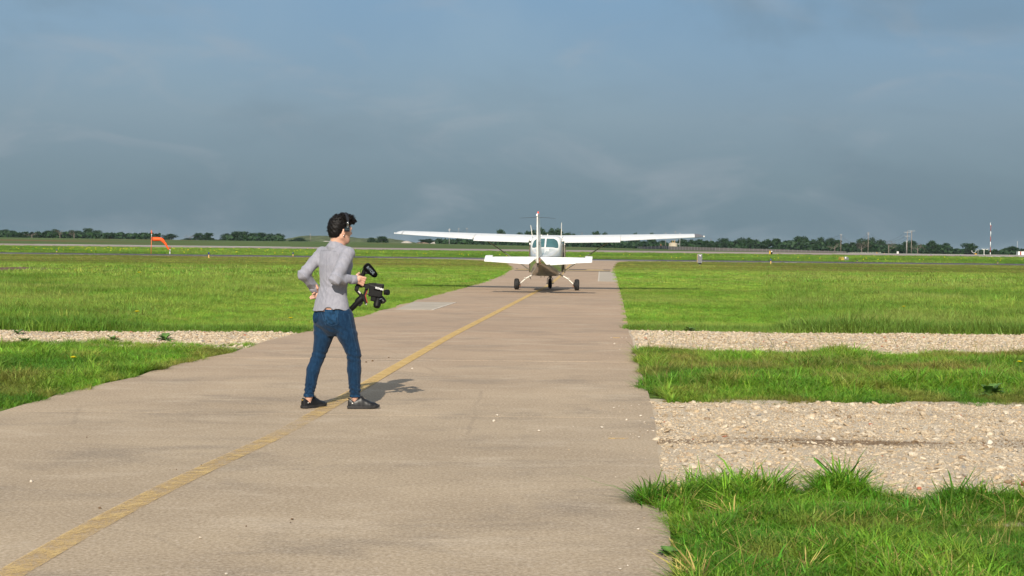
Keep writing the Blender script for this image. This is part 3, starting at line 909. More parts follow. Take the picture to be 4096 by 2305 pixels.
for s in (-1, 1):
    MB().loft([wing_ring(s * u, 0.0, 0.70) for u in (0.45, 1.0, 1.6, 2.2, 2.58)]).build('inner_wing', M['skin_white'], plane, True, 40)
    MB().loft([wing_ring(s * u, 0.0, 0.745) for u in (2.588, 3.2, 3.9, 4.6, 5.18)]).build('outer_wing', M['skin_white'], plane, True, 40)
    MB().loft([wing_ring(s * u, 0.7005, 0.7115, 0, 0, 0.7, 0.94) for u in (0.63, 2.57)]).build('flap_gap_shade', M['dark_metal'], plane)  # solid dark strip standing in for the shade inside the flap gap
    MB().loft([wing_ring(s * u, 0.7455, 0.7515, 0, 0, 0.7, 0.94) for u in (2.61, 5.16)]).build('aileron_gap_shade', M['dark_metal'], plane)  # the same painted shade along the aileron gap
    MB().loft([wing_ring(s * u, 0.712, 1.0, d, math.radians(6), 0.7) for u, d in beads(0.62, 2.575)]).build('flap', M['skin_white'], plane, False)
    MB().loft([wing_ring(s * u, 0.752, 1.0, d) for u, d in beads(2.60, 5.17)]).build('aileron', M['skin_white'], plane, False)
    tip = []
    for u, k in ((5.19, 1.0), (5.27, 0.97), (5.35, 0.88), (5.42, 0.70), (5.47, 0.42), (5.49, 0.16)):
        rg = wing_ring(s * u, 0.0, 1.0)
        cz = sum(p.z for p in rg) / len(rg); cv = sum(p.y for p in rg) / len(rg)
        tip.append([Vector((p.x, cv - 0.05 + (p.y - cv) * (0.45 + 0.55 * k), cz - 0.035 * (1 - k) + (p.z - cz) * k)) for p in rg])
    wt_ = MB().loft(tip).build('wing_tip', M['skin_white'] if s < 0 else M['grey_cap'], plane, True, 50)
    if s > 0:
        wt_['label'] = 'dark grey cap at the right wing tip'
        MB().box((5.50, 0.45, 1.955), (0.05, 0.55, 0.05), bev=0.02).build('tip_fairing', M['skin_white'], plane)
    else:
        MB().box((-5.49, 0.45, 1.955), (0.04, 0.5, 0.045), bev=0.018).build('tip_fairing', M['skin_white'], plane)
    # wing strut: a flattened streamlined bar
    a, b = Vector((s * 2.2, 0.30, 1.745)), Vector((s * 0.56, 0.22, 0.66))
    st = MB()
    rings = []
    for q in (0, 0.03, 0.5, 0.97, 1):
        p = a.lerp(b, q); w = 0.085 if 0.02 < q < 0.98 else 0.05
        rings.append([p + Vector((0.038 * math.sin(k) * s * 0.6, w * math.cos(k), 0.038 * math.sin(k))) for k in [2 * math.pi * i / 12 for i in range(12)]])
    st.loft(rings).build('wing_strut', M['strut'], plane, True, 60)

# fuselage: stacked superellipse frames
FR = [(2.28, .16, .98, 1.16), (2.20, .30, .84, 1.24), (1.95, .44, .66, 1.31), (1.5, .51, .56, 1.37), (1.15, .53, .51, 1.42), (0.95, .545, .50, 1.52),
      (0.55, .56, .495, 1.86), (0.2, .565, .495, 1.905), (-0.2, .565, .495, 1.91), (-0.48, .56, .50, 1.905), (-0.66, .55, .505, 1.86), (-0.85, .535, .515, 1.74),
      (-1.05, .515, .535, 1.585), (-1.22, .495, .555, 1.49), (-1.38, .475, .58, 1.455), (-1.8, .42, .625, 1.40), (-2.4, .345, .70, 1.335), (-3.2, .245, .80, 1.26), (-4.0, .155, .89, 1.19), (-4.55, .10, .95, 1.145), (-4.78, .05, 1.0, 1.11)]
def fus(v, th, off=0.0):
    V_ = [f[0] for f in FR][::-1]
    a = np.interp(v, V_, [f[1] for f in FR][::-1]) + off
    zb = np.interp(v, V_, [f[2] for f in FR][::-1]) - off
    zt_ = np.interp(v, V_, [f[3] for f in FR][::-1]) + off
    blend = float(np.interp(v, [-2.2, -0.9], [0, 1]))
    zm = zb + (zt_ - zb) * (0.52 - 0.06 * blend)
    cx, cz = math.cos(th), math.sin(th)
    e = 2 / (2.5 + 3.2 * blend)
    x = a * math.copysign(abs(cx) ** e, cx)
    hh = (zt_ - zm) if cz > 0 else (zm - zb)
    eu = e * (1.0 if cz > 0 else 0.95)
    zz = zm + hh * math.copysign(abs(cz) ** eu, cz)
    return Vector((x, v, zz))
NV = 48
vs = []
for (a, *_), (b, *_) in zip(FR[:-1], FR[1:]):
    vs += list(np.linspace(a, b, 3)[:-1])
vs.append(FR[-1][0])
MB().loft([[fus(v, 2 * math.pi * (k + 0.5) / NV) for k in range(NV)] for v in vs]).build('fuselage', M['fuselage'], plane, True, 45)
# rear window: two curved panes divided by a middle bar, set a few millimetres proud
def pane(name, v0, v1, t0, t1, mat, nv=6, nt=10, off=0.006, inset=0.0):
    V = []; F = []
    for i in range(nv + 1):
        v = v0 + (v1 - v0) * i / nv
        e = abs(2 * i / nv - 1) ** 4 * inset
        for j in range(nt + 1):
            th = t0 + e + (t1 - t0 - 2 * e) * j / nt
            V.append(fus(v, th, off))
    for i in range(nv):
        for j in range(nt):
            k = i * (nt + 1) + j
            F.append((k, k + 1, k + nt + 2, k + nt + 1))
    return MB().add(V, F).build(name, mat, plane, True)
def rear_pane(s):
    # laid out by fractions of the cabin width, with rounded outer corners
    V = []; F = []; nv, nt = 8, 12
    for i in range(nv + 1):
        q = i / nv
        v = -0.74 - 0.45 * q
        x1 = 0.90 - 0.16 * abs(2 * q - 1) ** 4 - 0.22 * (1 - q) ** 2
        for j in range(nt + 1):
            xf = 0.045 + (x1 - 0.045) * j / nt
            vb = v + 0.0
            blend = float(np.interp(vb, [-2.2, -0.9], [0, 1])); n_ = 2.5 + 3.2 * blend
            th = math.acos(min(0.999, xf ** (n_ / 2)))
            V.append(fus(vb, th if s > 0 else math.pi - th, 0.006))
    for i in range(nv):
        for j in range(nt):
            k = i * (nt + 1) + j
            F.append((k, k + 1, k + nt + 2, k + nt + 1))
    return MB().add(V, F).build('rear_window_pane', M['tinted_glass'], plane, True)
rear_pane(1); rear_pane(-1)
for s in (-1, 1):
    pane('side_window', -0.62, -0.25, math.radians(16) if s > 0 else math.radians(164), math.radians(33) if s > 0 else math.radians(147), M['tinted_glass'], inset=0.04)
pane('windscreen', 0.62, 1.02, math.radians(28), math.radians(152), M['tinted_glass'], nt=16)
MB().box((0.12, -1.55, 1.452), (0.09, 0.10, 0.045), bev=0.012).build('tail_deck_fitting', M['cream_metal'], plane)
# wing root fairings over the cabin
MB().loft([[Vector((u, p.y, p.z + 0.004 - 0.02 * (1 - math.cos(u * 2)))) for p in wing_ring(0.5, 0.0, 0.98)] for u in (-0.52, -0.3, 0, 0.3, 0.52)]).build('cabin_roof', M['skin_white'], plane, True, 40)
# doors: both stand a little open, hinged at the front
for s, ang, lab in ((1, 4.0, 'right cabin door standing ajar'), (-1, 2.0, None)):
    hinge = Vector((s * 0.548, 0.80, 0))
    R = Matrix.Rotation(math.radians(ang) * s, 3, 'Z')
    def dpt(v, z, o): return hinge + R @ Vector((s * o, v - 0.80, z))
    body = MB()
    poly = [(0.80, 0.62), (0.80, 1.30), (0.62, 1.62), (-0.12, 1.66), (-0.18, 1.2), (-0.12, 0.62)]
    V = [dpt(v, z, 0.0) for v, z in poly] + [dpt(v, z, 0.045) for v, z in poly]
    n = len(poly)
    body.add(V, [tuple(range(n)), tuple(range(2 * n - 1, n - 1, -1))] + [(k, n + k, n + (k + 1) % n, (k + 1) % n) for k in range(n)])
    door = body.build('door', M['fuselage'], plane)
    if lab: door['label'] = lab
    wp = [(0.62, 1.22), (0.50, 1.55), (-0.06, 1.58), (-0.10, 1.22)]
    V = [dpt(v, z, 0.048) for v, z in wp] + [dpt(v, z, 0.052) for v, z in wp]
    MB().add(V, [(0, 1, 2, 3), (7, 6, 5, 4)] + [(k, 4 + k, 4 + (k + 1) % 4, (k + 1) % 4) for k in range(4)]).build('door_window', M['tinted_glass'], door)
    eb = MB()
    for z0, z1 in ((0.64, 1.02), (1.06, 1.60)):
        eb.add([dpt(-0.125 - (0.05 * (z - 0.62) / 0.5 if z < 1.2 else 0.05), z, o) for z in (z0, z1) for o in (0.004, 0.041)] +
               [dpt(-0.165 - (0.05 * (z - 0.62) / 0.5 if z < 1.2 else 0.05), z, o) for z in (z0, z1) for o in (0.004, 0.041)],
               [(0, 1, 3, 2), (4, 6, 7, 5), (0, 4, 5, 1), (2, 3, 7, 6), (0, 2, 6, 4), (1, 5, 7, 3)])
    eb.build('door_edge_seal', M['door_edge'], door)
    MB().box(dpt(-0.05, 1.12, 0.06), (0.02, 0.12, 0.025), bev=0.006).build('door_handle', M['dark_metal'], door)

# tail: stabiliser, drooping elevators with horns, fin and rudder
def slab_sec(u, v0, v1, z, th):
    return [Vector((u, v0, z)), Vector((u, v0 - 0.06, z + th)), Vector((u, v1, z + th * 0.8)), Vector((u, v1, z - th * 0.8)), Vector((u, v0 - 0.06, z - th))]
MB().loft([slab_sec(u, -3.55 - abs(u) * 0.17, -4.30, 1.155, 0.045 - 0.01 * abs(u)) for u in (-1.46, -0.8, -0.12, 0.12, 0.8, 1.46)]).build('stabiliser', M['skin_white'], plane, True, 30)
for s in (-1, 1):
    rings = []
    for u, d in beads(0.115, 1.50, 0.115, 0.004):
        k = (u - 0.115) / 1.385
        te_v = -4.86 + 0.15 * k; te_z = 0.945 + 0.075 * k
        cut = max(0.0, 0.285 - u) / 0.17           # inner end cut back for the rudder
        te_v += cut * 0.40; te_z += cut * 0.17
        hv, hz = -4.315, 1.155
        th = 0.035
        rings.append([Vector((s * u, hv, hz + th * 0.7)), Vector((s * u, hv - 0.05, hz - 0.012 + th + d)), Vector((s * u, te_v + 0.02, te_z + 0.012 + d)), Vector((s * u, te_v, te_z)),
                      Vector((s * u, te_v + 0.02, te_z - 0.010)), Vector((s * u, hv - 0.05, hz - 0.012 - th)), Vector((s * u, hv, hz - th * 0.7))])
    el = MB().loft(rings).build('elevator', M['skin_white'], plane)
    horn = []
    for u, k in ((1.503, 0.0), (1.60, 0.1), (1.70, 0.35), (1.735, 0.9)):
        lv, lz = -4.08 - 0.08 * k, 1.232 - 0.01 * k
        tv, tz = -4.705 + 0.04 * k, 1.022 + 0.015 * k
        m = Vector((0, (lv + tv) / 2, (lz + tz) / 2))
        th = 0.028 * (1 - 0.6 * k)
        horn.append([Vector((s * u, lv, lz)), Vector((s * u, lv - 0.12, lz - 0.03 + th)), Vector((s * u, m.y - 0.1, m.z - 0.03 + th)), Vector((s * u, tv, tz)), Vector((s * u, m.y - 0.1, m.z - 0.03 - th)), Vector((s * u, lv - 0.12, lz - 0.03 - th))])
    MB().loft(horn).build('elevator_horn', M['skin_white'], el, True, 30)
    if s > 0:
        MB().add([(0.42, -4.853, 0.972), (1.22, -4.757, 1.022), (1.22, -4.80, 1.000), (0.42, -4.90, 0.945),
                  (0.42, -4.853, 0.962), (1.22, -4.757, 1.012), (1.22, -4.80, 0.992), (0.42, -4.90, 0.937)],
                 [(0, 1, 2, 3), (7, 6, 5, 4), (0, 4, 5, 1), (1, 5, 6, 2), (2, 6, 7, 3), (3, 7, 4, 0)]).build('trim_tab', M['skin_white'], el)
def fin_ring(z, lv, tv, th):
    return [Vector((0, lv, z)), Vector((th * 0.7, lv - 0.10 * (lv - tv), z)), Vector((th, lv - 0.4 * (lv - tv), z)), Vector((th * 0.55, tv, z)), Vector((-th * 0.55, tv, z)), Vector((-th, lv - 0.4 * (lv - tv), z)), Vector((-th * 0.7, lv - 0.10 * (lv - tv), z))]
MB().loft([fin_ring(1.10, -2.6, -4.42, .060), fin_ring(1.28, -3.15, -4.46, .062), fin_ring(1.42, -3.62, -4.50, .060), fin_ring(2.0, -4.05, -4.68, .048), fin_ring(2.50, -4.42, -4.82, .036)]).build('fin', M['skin_white'], plane, True, 35)
rud = MB().loft([fin_ring(1.00, -4.45, -4.80, .040), fin_ring(1.20, -4.475, -4.90, .050), fin_ring(2.0, -4.695, -5.06, .040), fin_ring(2.50, -4.835, -5.16, .028)]).build('rudder', M['skin_white'], plane, True, 35)
# the rudder carries thin dark marks near its foot
for k, zz in enumerate((1.60, 1.66)):
    MB().box((0.049 - 0.004 * k, -4.78, zz), (0.004, 0.16, 0.035)).build('registration_mark', M['dark_metal'], rud)
MB().loft([fin_ring(2.502, -4.40, -5.17, .034), fin_ring(2.55, -4.44, -5.20, .036), fin_ring(2.585, -4.52, -5.12, .022)]).build('fin_cap', M['skin_white'], plane, True, 35)
MB().lathe([(0.026, 0), (0.027, 0.022), (0.022, 0.048), (0.010, 0.062)], 12, 'z', (0.0, -4.80, 2.583)).build('beacon', M['beacon'], plane, True)
MB().sphere((-0.01, -5.20, 2.525), 0.024).build('tail_lamp', M['lamp_white'], plane, True)
for s in (-1, 1):
    MB().tube([(s * 0.03, -4.7, 2.46), (s * 0.3, -4.85, 2.445), (s * 0.57, -5.0, 2.425)], [0.006, 0.005, 0.004], 6).build('whisker_antenna', M['dark_metal'], plane)
    MB().tube([(s * 0.51, -0.30, 1.90), (s * (0.52 if s > 0 else 0.56), -0.42, 2.28 + 0.10 * (s > 0))], [0.016, 0.010], 6).build('whip_antenna', M['cream_metal'], plane)
MB().box((0.02, -0.1, 1.95), (0.02, 0.12, 0.06), bev=0.006).build('fin_antenna', M['cream_metal'], plane)
MB().box((-0.20, -0.25, 1.935), (0.07, 0.10, 0.02), bev=0.006).build('roof_vent', M['cream_metal'], plane)
# tail end fittings: the bare copper-brown horn and fairing under the rudder
MB().tube([(0.05, -4.60, 1.16), (0.07, -4.74, 1.10), (0.06, -4.80, 1.02)], [0.028, 0.034, 0.022], 8).build('elevator_control_horn', M['copper'], plane, True)
MB().sphere((0.085, -4.78, 1.005), 0.030).build('trim_actuator', M['copper'], plane, True)
MB().tube([(0, -4.45, 1.02), (0, -4.70, 0.93), (-0.005, -4.74, 0.87)], [0.035, 0.022, 0.010], 8).build('tail_bumper', M['dark_metal'], plane, True)
# propeller and spinner on the far side
MB().lathe([(0.15, 2.29), (0.135, 2.36), (0.09, 2.46), (0.02, 2.55)], 16, 'y', (0, 0, 1.07)).build('spinner', M['skin_white'], plane, True)
prop = MB()
for s in (-1, 1):
    prop.loft([[Vector((s * r * 0.02 + w * 0.06 * sx, 2.36 + 0.03 * sy, 1.07 + s * r * 0.98)) for sx, sy in ((-1, 0), (0, 1), (1, 0), (0, -1))] for r, w in ((0.08, 0.5), (0.35, 1.0), (0.65, 0.9), (0.80, 0.4))])
prop.build('propeller', M['dark_metal'], plane)
# landing gear
def wheel(c, width, dia, parent, rim=True):
    w = MB().lathe([(dia * .26, -width * .42), (dia * .40, -width * .50), (dia * .475, -width * .36), (dia * .497, -width * .14), (dia * .497, -width * .10), (dia * .490, -width * .085), (dia * .5, -width * .06), (dia * .5, width * .06),
                    (dia * .490, width * .085), (dia * .497, width * .10), (dia * .497, width * .14), (dia * .475, width * .36), (dia * .40, width * .50), (dia * .26, width * .42)], 28, 'x', c).build('wheel', M['rubber'], parent, True, 50)
    return w
for s in (-1, 1):
    w = wheel((s * 1.065, 0, 0.2), 0.165, 0.402, plane)
    MB().lathe([(0.098, -0.068), (0.10, 0.03), (0.06, 0.05), (0.03, 0.075)], 16, 'x', (s * 1.065, 0, 0.2)).build('rim', M['cream_metal'], w)
    MB().lathe([(0.075, -0.025), (0.085, 0.0), (0.075, 0.03)], 14, 'x', (s * 0.965, 0, 0.2)).build('brake_disc', M['dark_metal'], w)
    MB().box((s * 0.945, -0.03, 0.15), (0.05, 0.07, 0.09), bev=0.01).build('brake_caliper', M['copper'], w)
    leg = MB().tube([(s * 0.40, 0.12, 0.575), (s * 0.55, 0.08, 0.51), (s * 0.74, 0.04, 0.405), (s * 0.93, 0.0, 0.235), (s * 1.0, 0, 0.205)], [0.032, 0.024, 0.022, 0.018, 0.016], 10).build('gear_leg', M['cream_metal'], plane, True)
    MB().box((s * 0.775, 0.0, 0.428), (0.055, 0.10, 0.016), Matrix.Rotation(s * 0.25, 3, 'Y'), bev=0.005).build('step', M['cream_metal'], leg)
    if s < 0:
        MB().tube([(-0.62, 0.06, 0.47), (-0.585, 0.0, 0.43), (-0.56, -0.03, 0.37)], [0.018, 0.014, 0.007], 6).build('brake_hose', M['dark_metal'], leg)
nose_w = wheel((0.0, 1.93, 0.185), 0.13, 0.372, plane)
MB().lathe([(0.085, -0.05), (0.085, 0.05)], 14, 'x', (0, 1.93, 0.185)).build('rim', M['cream_metal'], nose_w)
fork = MB()
fork.tube([(-0.105, 1.93, 0.185), (-0.105, 1.92, 0.34), (-0.06, 1.9, 0.415), (0, 1.89, 0.43), (0.06, 1.9, 0.415), (0.105, 1.92, 0.34), (0.105, 1.93, 0.185)], 0.014, 8)
fork.box((0, 1.93, 0.185), (0.27, 0.03, 0.03), bev=0.008)
fork.build('nose_fork', M['bare_metal'], plane, True, 40)
ol = MB(); ol.tube([(0, 1.89, 0.43), (0, 1.85, 0.60), (0, 1.82, 0.75)], [0.040, 0.034, 0.036], 10); ol.box((0, 1.86, 0.50), (0.17, 0.03, 0.025), bev=0.006); ol.tube([(0.09, 1.8, 0.72), (0.08, 1.84, 0.55)], 0.026, 8)
ol.build('nose_strut', M['dark_metal'], plane, True, 40)
MB().box((-0.145, -0.9, 0.49), (0.02, 0.10, 0.075), bev=0.006).build('belly_antenna', M['cream_metal'], plane)
MB().tube([(-0.03, -0.8, 0.52), (-0.03, -0.8, 0.46)], 0.006, 6).build('drain_pipe', M['dark_metal'], plane)
# ------------------------------------------------------------------ implicit surfaces for the figure
def snets(fn, lo, hi, h):
    """surface nets: a smooth continuous skin of fn(P) < 0 sampled on a grid of step h"""
    lo = np.asarray(lo, float); hi = np.asarray(hi, float)
    ax = [np.arange(lo[i], hi[i] + h, h) for i in range(3)]
    G = np.stack(np.meshgrid(*ax, indexing='ij'), -1).astype(np.float32)
    S = fn(G.reshape(-1, 3)).reshape(G.shape[:3])
    n = np.array(S.shape) - 1
    acc = np.zeros((*n, 3), np.float32); cnt = np.zeros(n, np.float32)
    def sl(o): return tuple(slice(o[i], o[i] + n[i]) for i in range(3))
    for a in range(3):
        b, c = [k for k in range(3) if k != a]
        for ob in (0, 1):
            for oc in (0, 1):
                o0 = [0, 0, 0]; o0[b] = ob; o0[c] = oc
                o1 = list(o0); o1[a] = 1
                s0, s1 = S[sl(o0)], S[sl(o1)]
                m = (s0 < 0) != (s1 < 0)
                tt = np.where(m, s0 / np.where(m, s0 - s1, 1), 0)
                cnt += m
                acc[..., a] += tt * m; acc[..., b] += ob * m; acc[..., c] += oc * m
    act = cnt > 0
    idx = np.full(n, -1, np.int64); idx[act] = np.arange(act.sum())
    cell = np.argwhere(act)
    V = lo + (cell + acc[act] / cnt[act][:, None]) * h
    faces = []
    for a in range(3):
        b, c = (a + 1) % 3, (a + 2) % 3
        s0 = [slice(None)] * 3; s1 = [slice(None)] * 3
        s0[a] = slice(0, -1); s1[a] = slice(1, None)
        for k in (b, c): s0[k] = slice(1, -1); s1[k] = slice(1, -1)
        A, B = S[tuple(s0)] < 0, S[tuple(s1)] < 0
        for flip, m in ((False, A & ~B), (True, ~A & B)):
            e = np.argwhere(m)
            if not len(e): continue
            e[:, b] += 1; e[:, c] += 1
            q = []
            for db, dc in ((-1, -1), (0, -1), (0, 0), (-1, 0)):
                k = e.copy(); k[:, b] += db; k[:, c] += dc
                q.append(idx[k[:, 0], k[:, 1], k[:, 2]])
            q = np.stack(q, -1)
            faces.append(q[:, ::-1] if flip else q)
    F = np.concatenate(faces)
    return V, F[(F >= 0).all(1)]
def cap(P, a, b, ra, rb=None):
    rb = ra if rb is None else rb
    a = np.asarray(a, np.float32); b = np.asarray(b, np.float32)
    ba = b - a
    t_ = np.clip((P - a) @ ba / max(float(ba @ ba), 1e-9), 0, 1)
    return np.linalg.norm(P - a - t_[:, None] * ba, axis=1) - (ra + (rb - ra) * t_)
def ell(P, c, r, R=None):
    q = P - np.asarray(c, np.float32)
    if R is not None: q = q @ np.asarray(R, np.float32)       # columns of R are the local axes
    r = np.asarray(r, np.float32)
    k = np.linalg.norm(q / r, axis=1)
    k2 = np.linalg.norm(q / (r * r), axis=1)
    return k * (k - 1) / np.maximum(k2, 1e-6)
def smin(a, b, k):
    h_ = np.maximum(k - np.abs(a - b), 0) / k
    return np.minimum(a, b) - h_ * h_ * k * 0.25
def boxf(P, c, half, R=None, rnd=0.004):
    q = P - np.asarray(c, np.float32)
    if R is not None: q = q @ np.asarray(R, np.float32)
    d = np.abs(q) - (np.asarray(half, np.float32) - rnd)
    return np.linalg.norm(np.maximum(d, 0), axis=1) + np.minimum(d.max(1), 0) - rnd
def wob(P, dirs, amp):
    v = 0
    for (kx, ky, kz, ph) in dirs:
        v = v + np.sin(P[:, 0] * kx + P[:, 1] * ky + P[:, 2] * kz + ph + 0.8 * np.sin(P[:, 2] * 23 + P[:, 0] * 17 + ph))
    return v * amp / len(dirs)
def skin_obj(name, parts, mat, parent, smooth=True):
    Vs = []; Fs = []; o = 0
    for V, F in parts:
        Vs.append(V); Fs.append(F + o); o += len(V)
    V = np.concatenate(Vs) - np.array(PB)
    return link(name, mesh_np(name, V, np.concatenate(Fs)), mat, parent, smooth)

# ---- materials of the figure
t = NT('skin')
n1 = t.noise(t.coord('Object'), 30, 3, 0.6); n0 = t.noise(t.coord('Object'), 9, 3, 0.6)
c = t.mix(t.rng(n0, 0.35, 0.65), (0.56, 0.315, 0.225), (0.62, 0.37, 0.27))
M['skin'] = t.done(t.bsdf(c, 0.5, 0.35, normal=t.bump(n1, 0.1, 0.01), Subsurface_Weight=0.15, Subsurface_Radius=(0.02, 0.008, 0.004), Subsurface_Scale=0.5))
t = NT('grey_chambray')
wv = t.n('TexWave', wave_type='BANDS', bands_direction='Z'); wv.inputs['Scale'].default_value = 260; t.set(wv.inputs['Vector'], t.coord('Object'))
n1 = t.noise(t.coord('Object', (1, 1, 0.35)), 40, 4, 0.7); n2 = t.noise(t.coord('Object'), 7, 4, 0.6)
c = t.mix(t.rng(n1, 0.3, 0.7), (0.236, 0.238, 0.280), (0.305, 0.304, 0.350))
c = t.mix(t.math('MULTIPLY', wv.outputs[0], 0.25), c, (0.20, 0.20, 0.235))
M['shirt'] = t.done(t.bsdf(c, 0.85, 0.2, normal=t.bump(n2, 0.35, 0.02), Sheen_Weight=0.15))
t = NT('blue_denim')
n1 = t.noise(t.coord('Object', (1, 1, 0.25)), 60, 4, 0.75); n2 = t.noise(t.coord('Object', (1, 1, 0.5)), 5, 4, 0.6)
c = t.mix(t.rng(n1, 0.3, 0.75), (0.003, 0.017, 0.045), (0.009, 0.037, 0.086))
c = t.mix(t.math('MULTIPLY', t.rng(n2, 0.45, 0.7), 0.25), c, (0.014, 0.048, 0.104))
M['denim'] = t.done(t.bsdf(c, 0.9, 0.15, normal=t.bump(t.noise(t.coord('Object'), 12, 4, 0.6), 0.3, 0.02), Sheen_Weight=0.1))
M['denim_pocket'] = plain('denim_pocket', (0.010, 0.037, 0.082), 0.9, 0.15, var=0.4, scale=40)
M['stitch'] = plain('pale_stitching', (0.035, 0.075, 0.13), 0.9, 0.2, var=0.2)
M['hair'] = plain('dark_hair', (0.0035, 0.0022, 0.0018), 0.6, 0.25, var=0.6, scale=60)
M['leather'] = plain('black_leather', (0.010, 0.010, 0.011), 0.42, 0.4, var=0.4, scale=25)
M['sole'] = plain('black_rubber_sole', (0.022, 0.021, 0.021), 0.7, 0.35, var=0.3, scale=25)
M['gold'] = plain('gold_foil', (0.75, 0.52, 0.18), 0.25, 0.6, 0.8, var=0.2, scale=30)
M['chrome'] = plain('polished_steel', (0.62, 0.60, 0.58), 0.15, 0.6, 0.95, var=0.1, scale=30)
M['eye_white'] = plain('eye_white', (0.75, 0.72, 0.70), 0.2, 0.5, var=0.05)

PY = 12.72
def J(px, py, dy=0.0):
    return np.array(at(px, py, PY + dy), np.float32)
PB = (float(J(1345, 1633)[0]), PY, 0.0)
person = thing('person', 'person in a grey shirt and blue jeans walking with a camera rig', 'person', PB)

FAC = math.radians(52)                      # direction the chest faces, from the right of the picture towards the distance
fwd = np.array([math.cos(FAC), math.sin(FAC), 0]); rgt = np.array([math.sin(FAC), -math.cos(FAC), 0])

def zof(py): return float(J(1340, py)[2])
def torso(P, prof, grow=0.0):
    """stack of ellipses: rows of (photo row, photo centre column, half width, half depth, forward shift)"""
    zs = np.array([zof(r[0]) for r in prof])[::-1]
    cx = np.array([J(r[1], r[0])[0] for r in prof])[::-1]
    a = np.array([r[2] for r in prof])[::-1]; b = np.array([r[3] for r in prof])[::-1]
    fs = np.array([r[4] for r in prof])[::-1]
    z = P[:, 2]
    def sm(v):
        return np.interp(z, zs, v)
    X = P[:, 0] - sm(cx); Y = P[:, 1] - PY
    s_ = sm(fs)
    X = X - fwd[0] * s_; Y = Y - fwd[1] * s_
    u = X * rgt[0] + Y * rgt[1]; v = X * fwd[0] + Y * fwd[1]
    A = sm(a) + grow; B = sm(b) + grow
    k = np.sqrt((u / A) ** 2 + (v / B) ** 2 + 1e-9)
    k2 = np.sqrt((u / A ** 2) ** 2 + (v / B ** 2) ** 2 + 1e-9)
    d = k * (k - 1) / k2
    d = np.maximum(d, z - zs[-1]); d = np.maximum(d, zs[0] - z)
    return d

# joints read from the photograph
L_SH, L_EL, L_WR = J(1289, 1013, 0.11), J(1214, 1099, 0.02), J(1263, 1160, 0.17)
R_SH, R_EL, R_WR = J(1391, 1014, -0.11), J(1343, 1117, -0.23), J(1421, 1119, -0.08)
L_HIP, L_KN, L_AN = J(1293, 1272, 0.06), J(1273, 1428, 0.06), J(1235, 1588, 0.0)
R_HIP, R_KN, R_AN = J(1371, 1268, -0.06), J(1416, 1418, -0.04), J(1420, 1588, 0.01)
NECK0, NECK1 = J(1343, 1000, 0.0), J(1362, 945, 0.01)

SHIRT = [(978, 1345, 0.060, 0.050, 0.0), (986, 1345, 0.115, 0.065, 0.0), (998, 1344, 0.152, 0.082, 0.0), (1015, 1342, 0.168, 0.098, 0.005), (1060, 1338, 0.172, 0.120, 0.012),
         (1100, 1338, 0.158, 0.117, 0.010), (1148, 1333, 0.137, 0.104, 0.002), (1180, 1330, 0.150, 0.113, -0.004), (1215, 1329, 0.176, 0.126, -0.010), (1252, 1329, 0.196, 0.140, -0.012), (1275, 1329, 0.200, 0.144, -0.012)]
def limb_fold(P, a, b, n, amp, ph):
    ba = b - a
    t_ = (P - a) @ ba / float(ba @ ba)
    w = np.exp(-((t_ - 0.9) / 0.35) ** 2) + 0.5 * np.exp(-((t_ - 0.2) / 0.3) ** 2)
    s_ = np.sin(t_ * n * 0.5 + ph + 0.9 * np.sin(P[:, 0] * 21 + P[:, 2] * 15))
    return amp * w * (np.abs(s_) ** 0.75 * 1.6 - 1.0)
def f_shirt(P):
    d = torso(P, SHIRT)
    d = smin(d, ell(P, J(1300, 1015, 0.09), (0.055, 0.055, 0.05)), 0.05)
    d = smin(d, ell(P, J(1386, 1017, -0.09), (0.06, 0.06, 0.055)), 0.05)
    # chest seen in profile on the right
    d = smin(d, ell(P, J(1385, 1062, 0.07), (0.055, 0.06, 0.07)), 0.06)
    up_l = smin(cap(P, L_SH, L_EL, 0.058, 0.050), cap(P, L_EL, L_WR, 0.050, 0.040), 0.02) + limb_fold(P, L_SH, L_EL, 24, 0.0085, 0.4)
    up_r = smin(cap(P, R_SH, R_EL, 0.063, 0.056), cap(P, R_EL, R_WR, 0.052, 0.036), 0.02) + limb_fold(P, R_SH, R_EL, 26, 0.0080, 1.0)
    d = smin(d, up_l, 0.022)
    d = smin(d, up_r, 0.010)
    # drape: soft folds, stronger at the waist
    z = P[:, 2]
    wst = np.exp(-((z - zof(1150)) / 0.10) ** 2)
    u = P[:, 0] * rgt[0] + P[:, 1] * rgt[1]
    cr = np.abs(np.sin(z * 46 + 5 * np.sin(u * 11) + 1.2)) ** 0.5
    d = d + 0.007 * wst * (cr - 0.7) + 0.0022 * np.sin(u * 42 + 2.5 * np.sin(z * 7)) * (1 - wst) + wob(P, [(30, 12, 50, 0.3), (-22, 40, 33, 1.9)], 0.0015)
    # hem: long shirt tails at the sides, lifted over the small of the back where skin shows
    x = P[:, 0]
    hx = (x - J(1320, 1240)[0])
    hem = zof(1243) + 0.020 * np.exp(-((hx - 0.085) / 0.055) ** 2) + 0.030 * np.exp(-(hx / 0.036) ** 4) - 0.005 * np.exp(-((hx + 0.13) / 0.05) ** 2)
    d = np.maximum(d, hem - z)
    return d
sh = snets(f_shirt, (float(L_EL[0]) - 0.09, PY - 0.32, zof(1262)), (float(R_WR[0]) + 0.05, PY + 0.30, zof(968)), 0.0065)
shirt = skin_obj('shirt', [sh], M['shirt'], person)
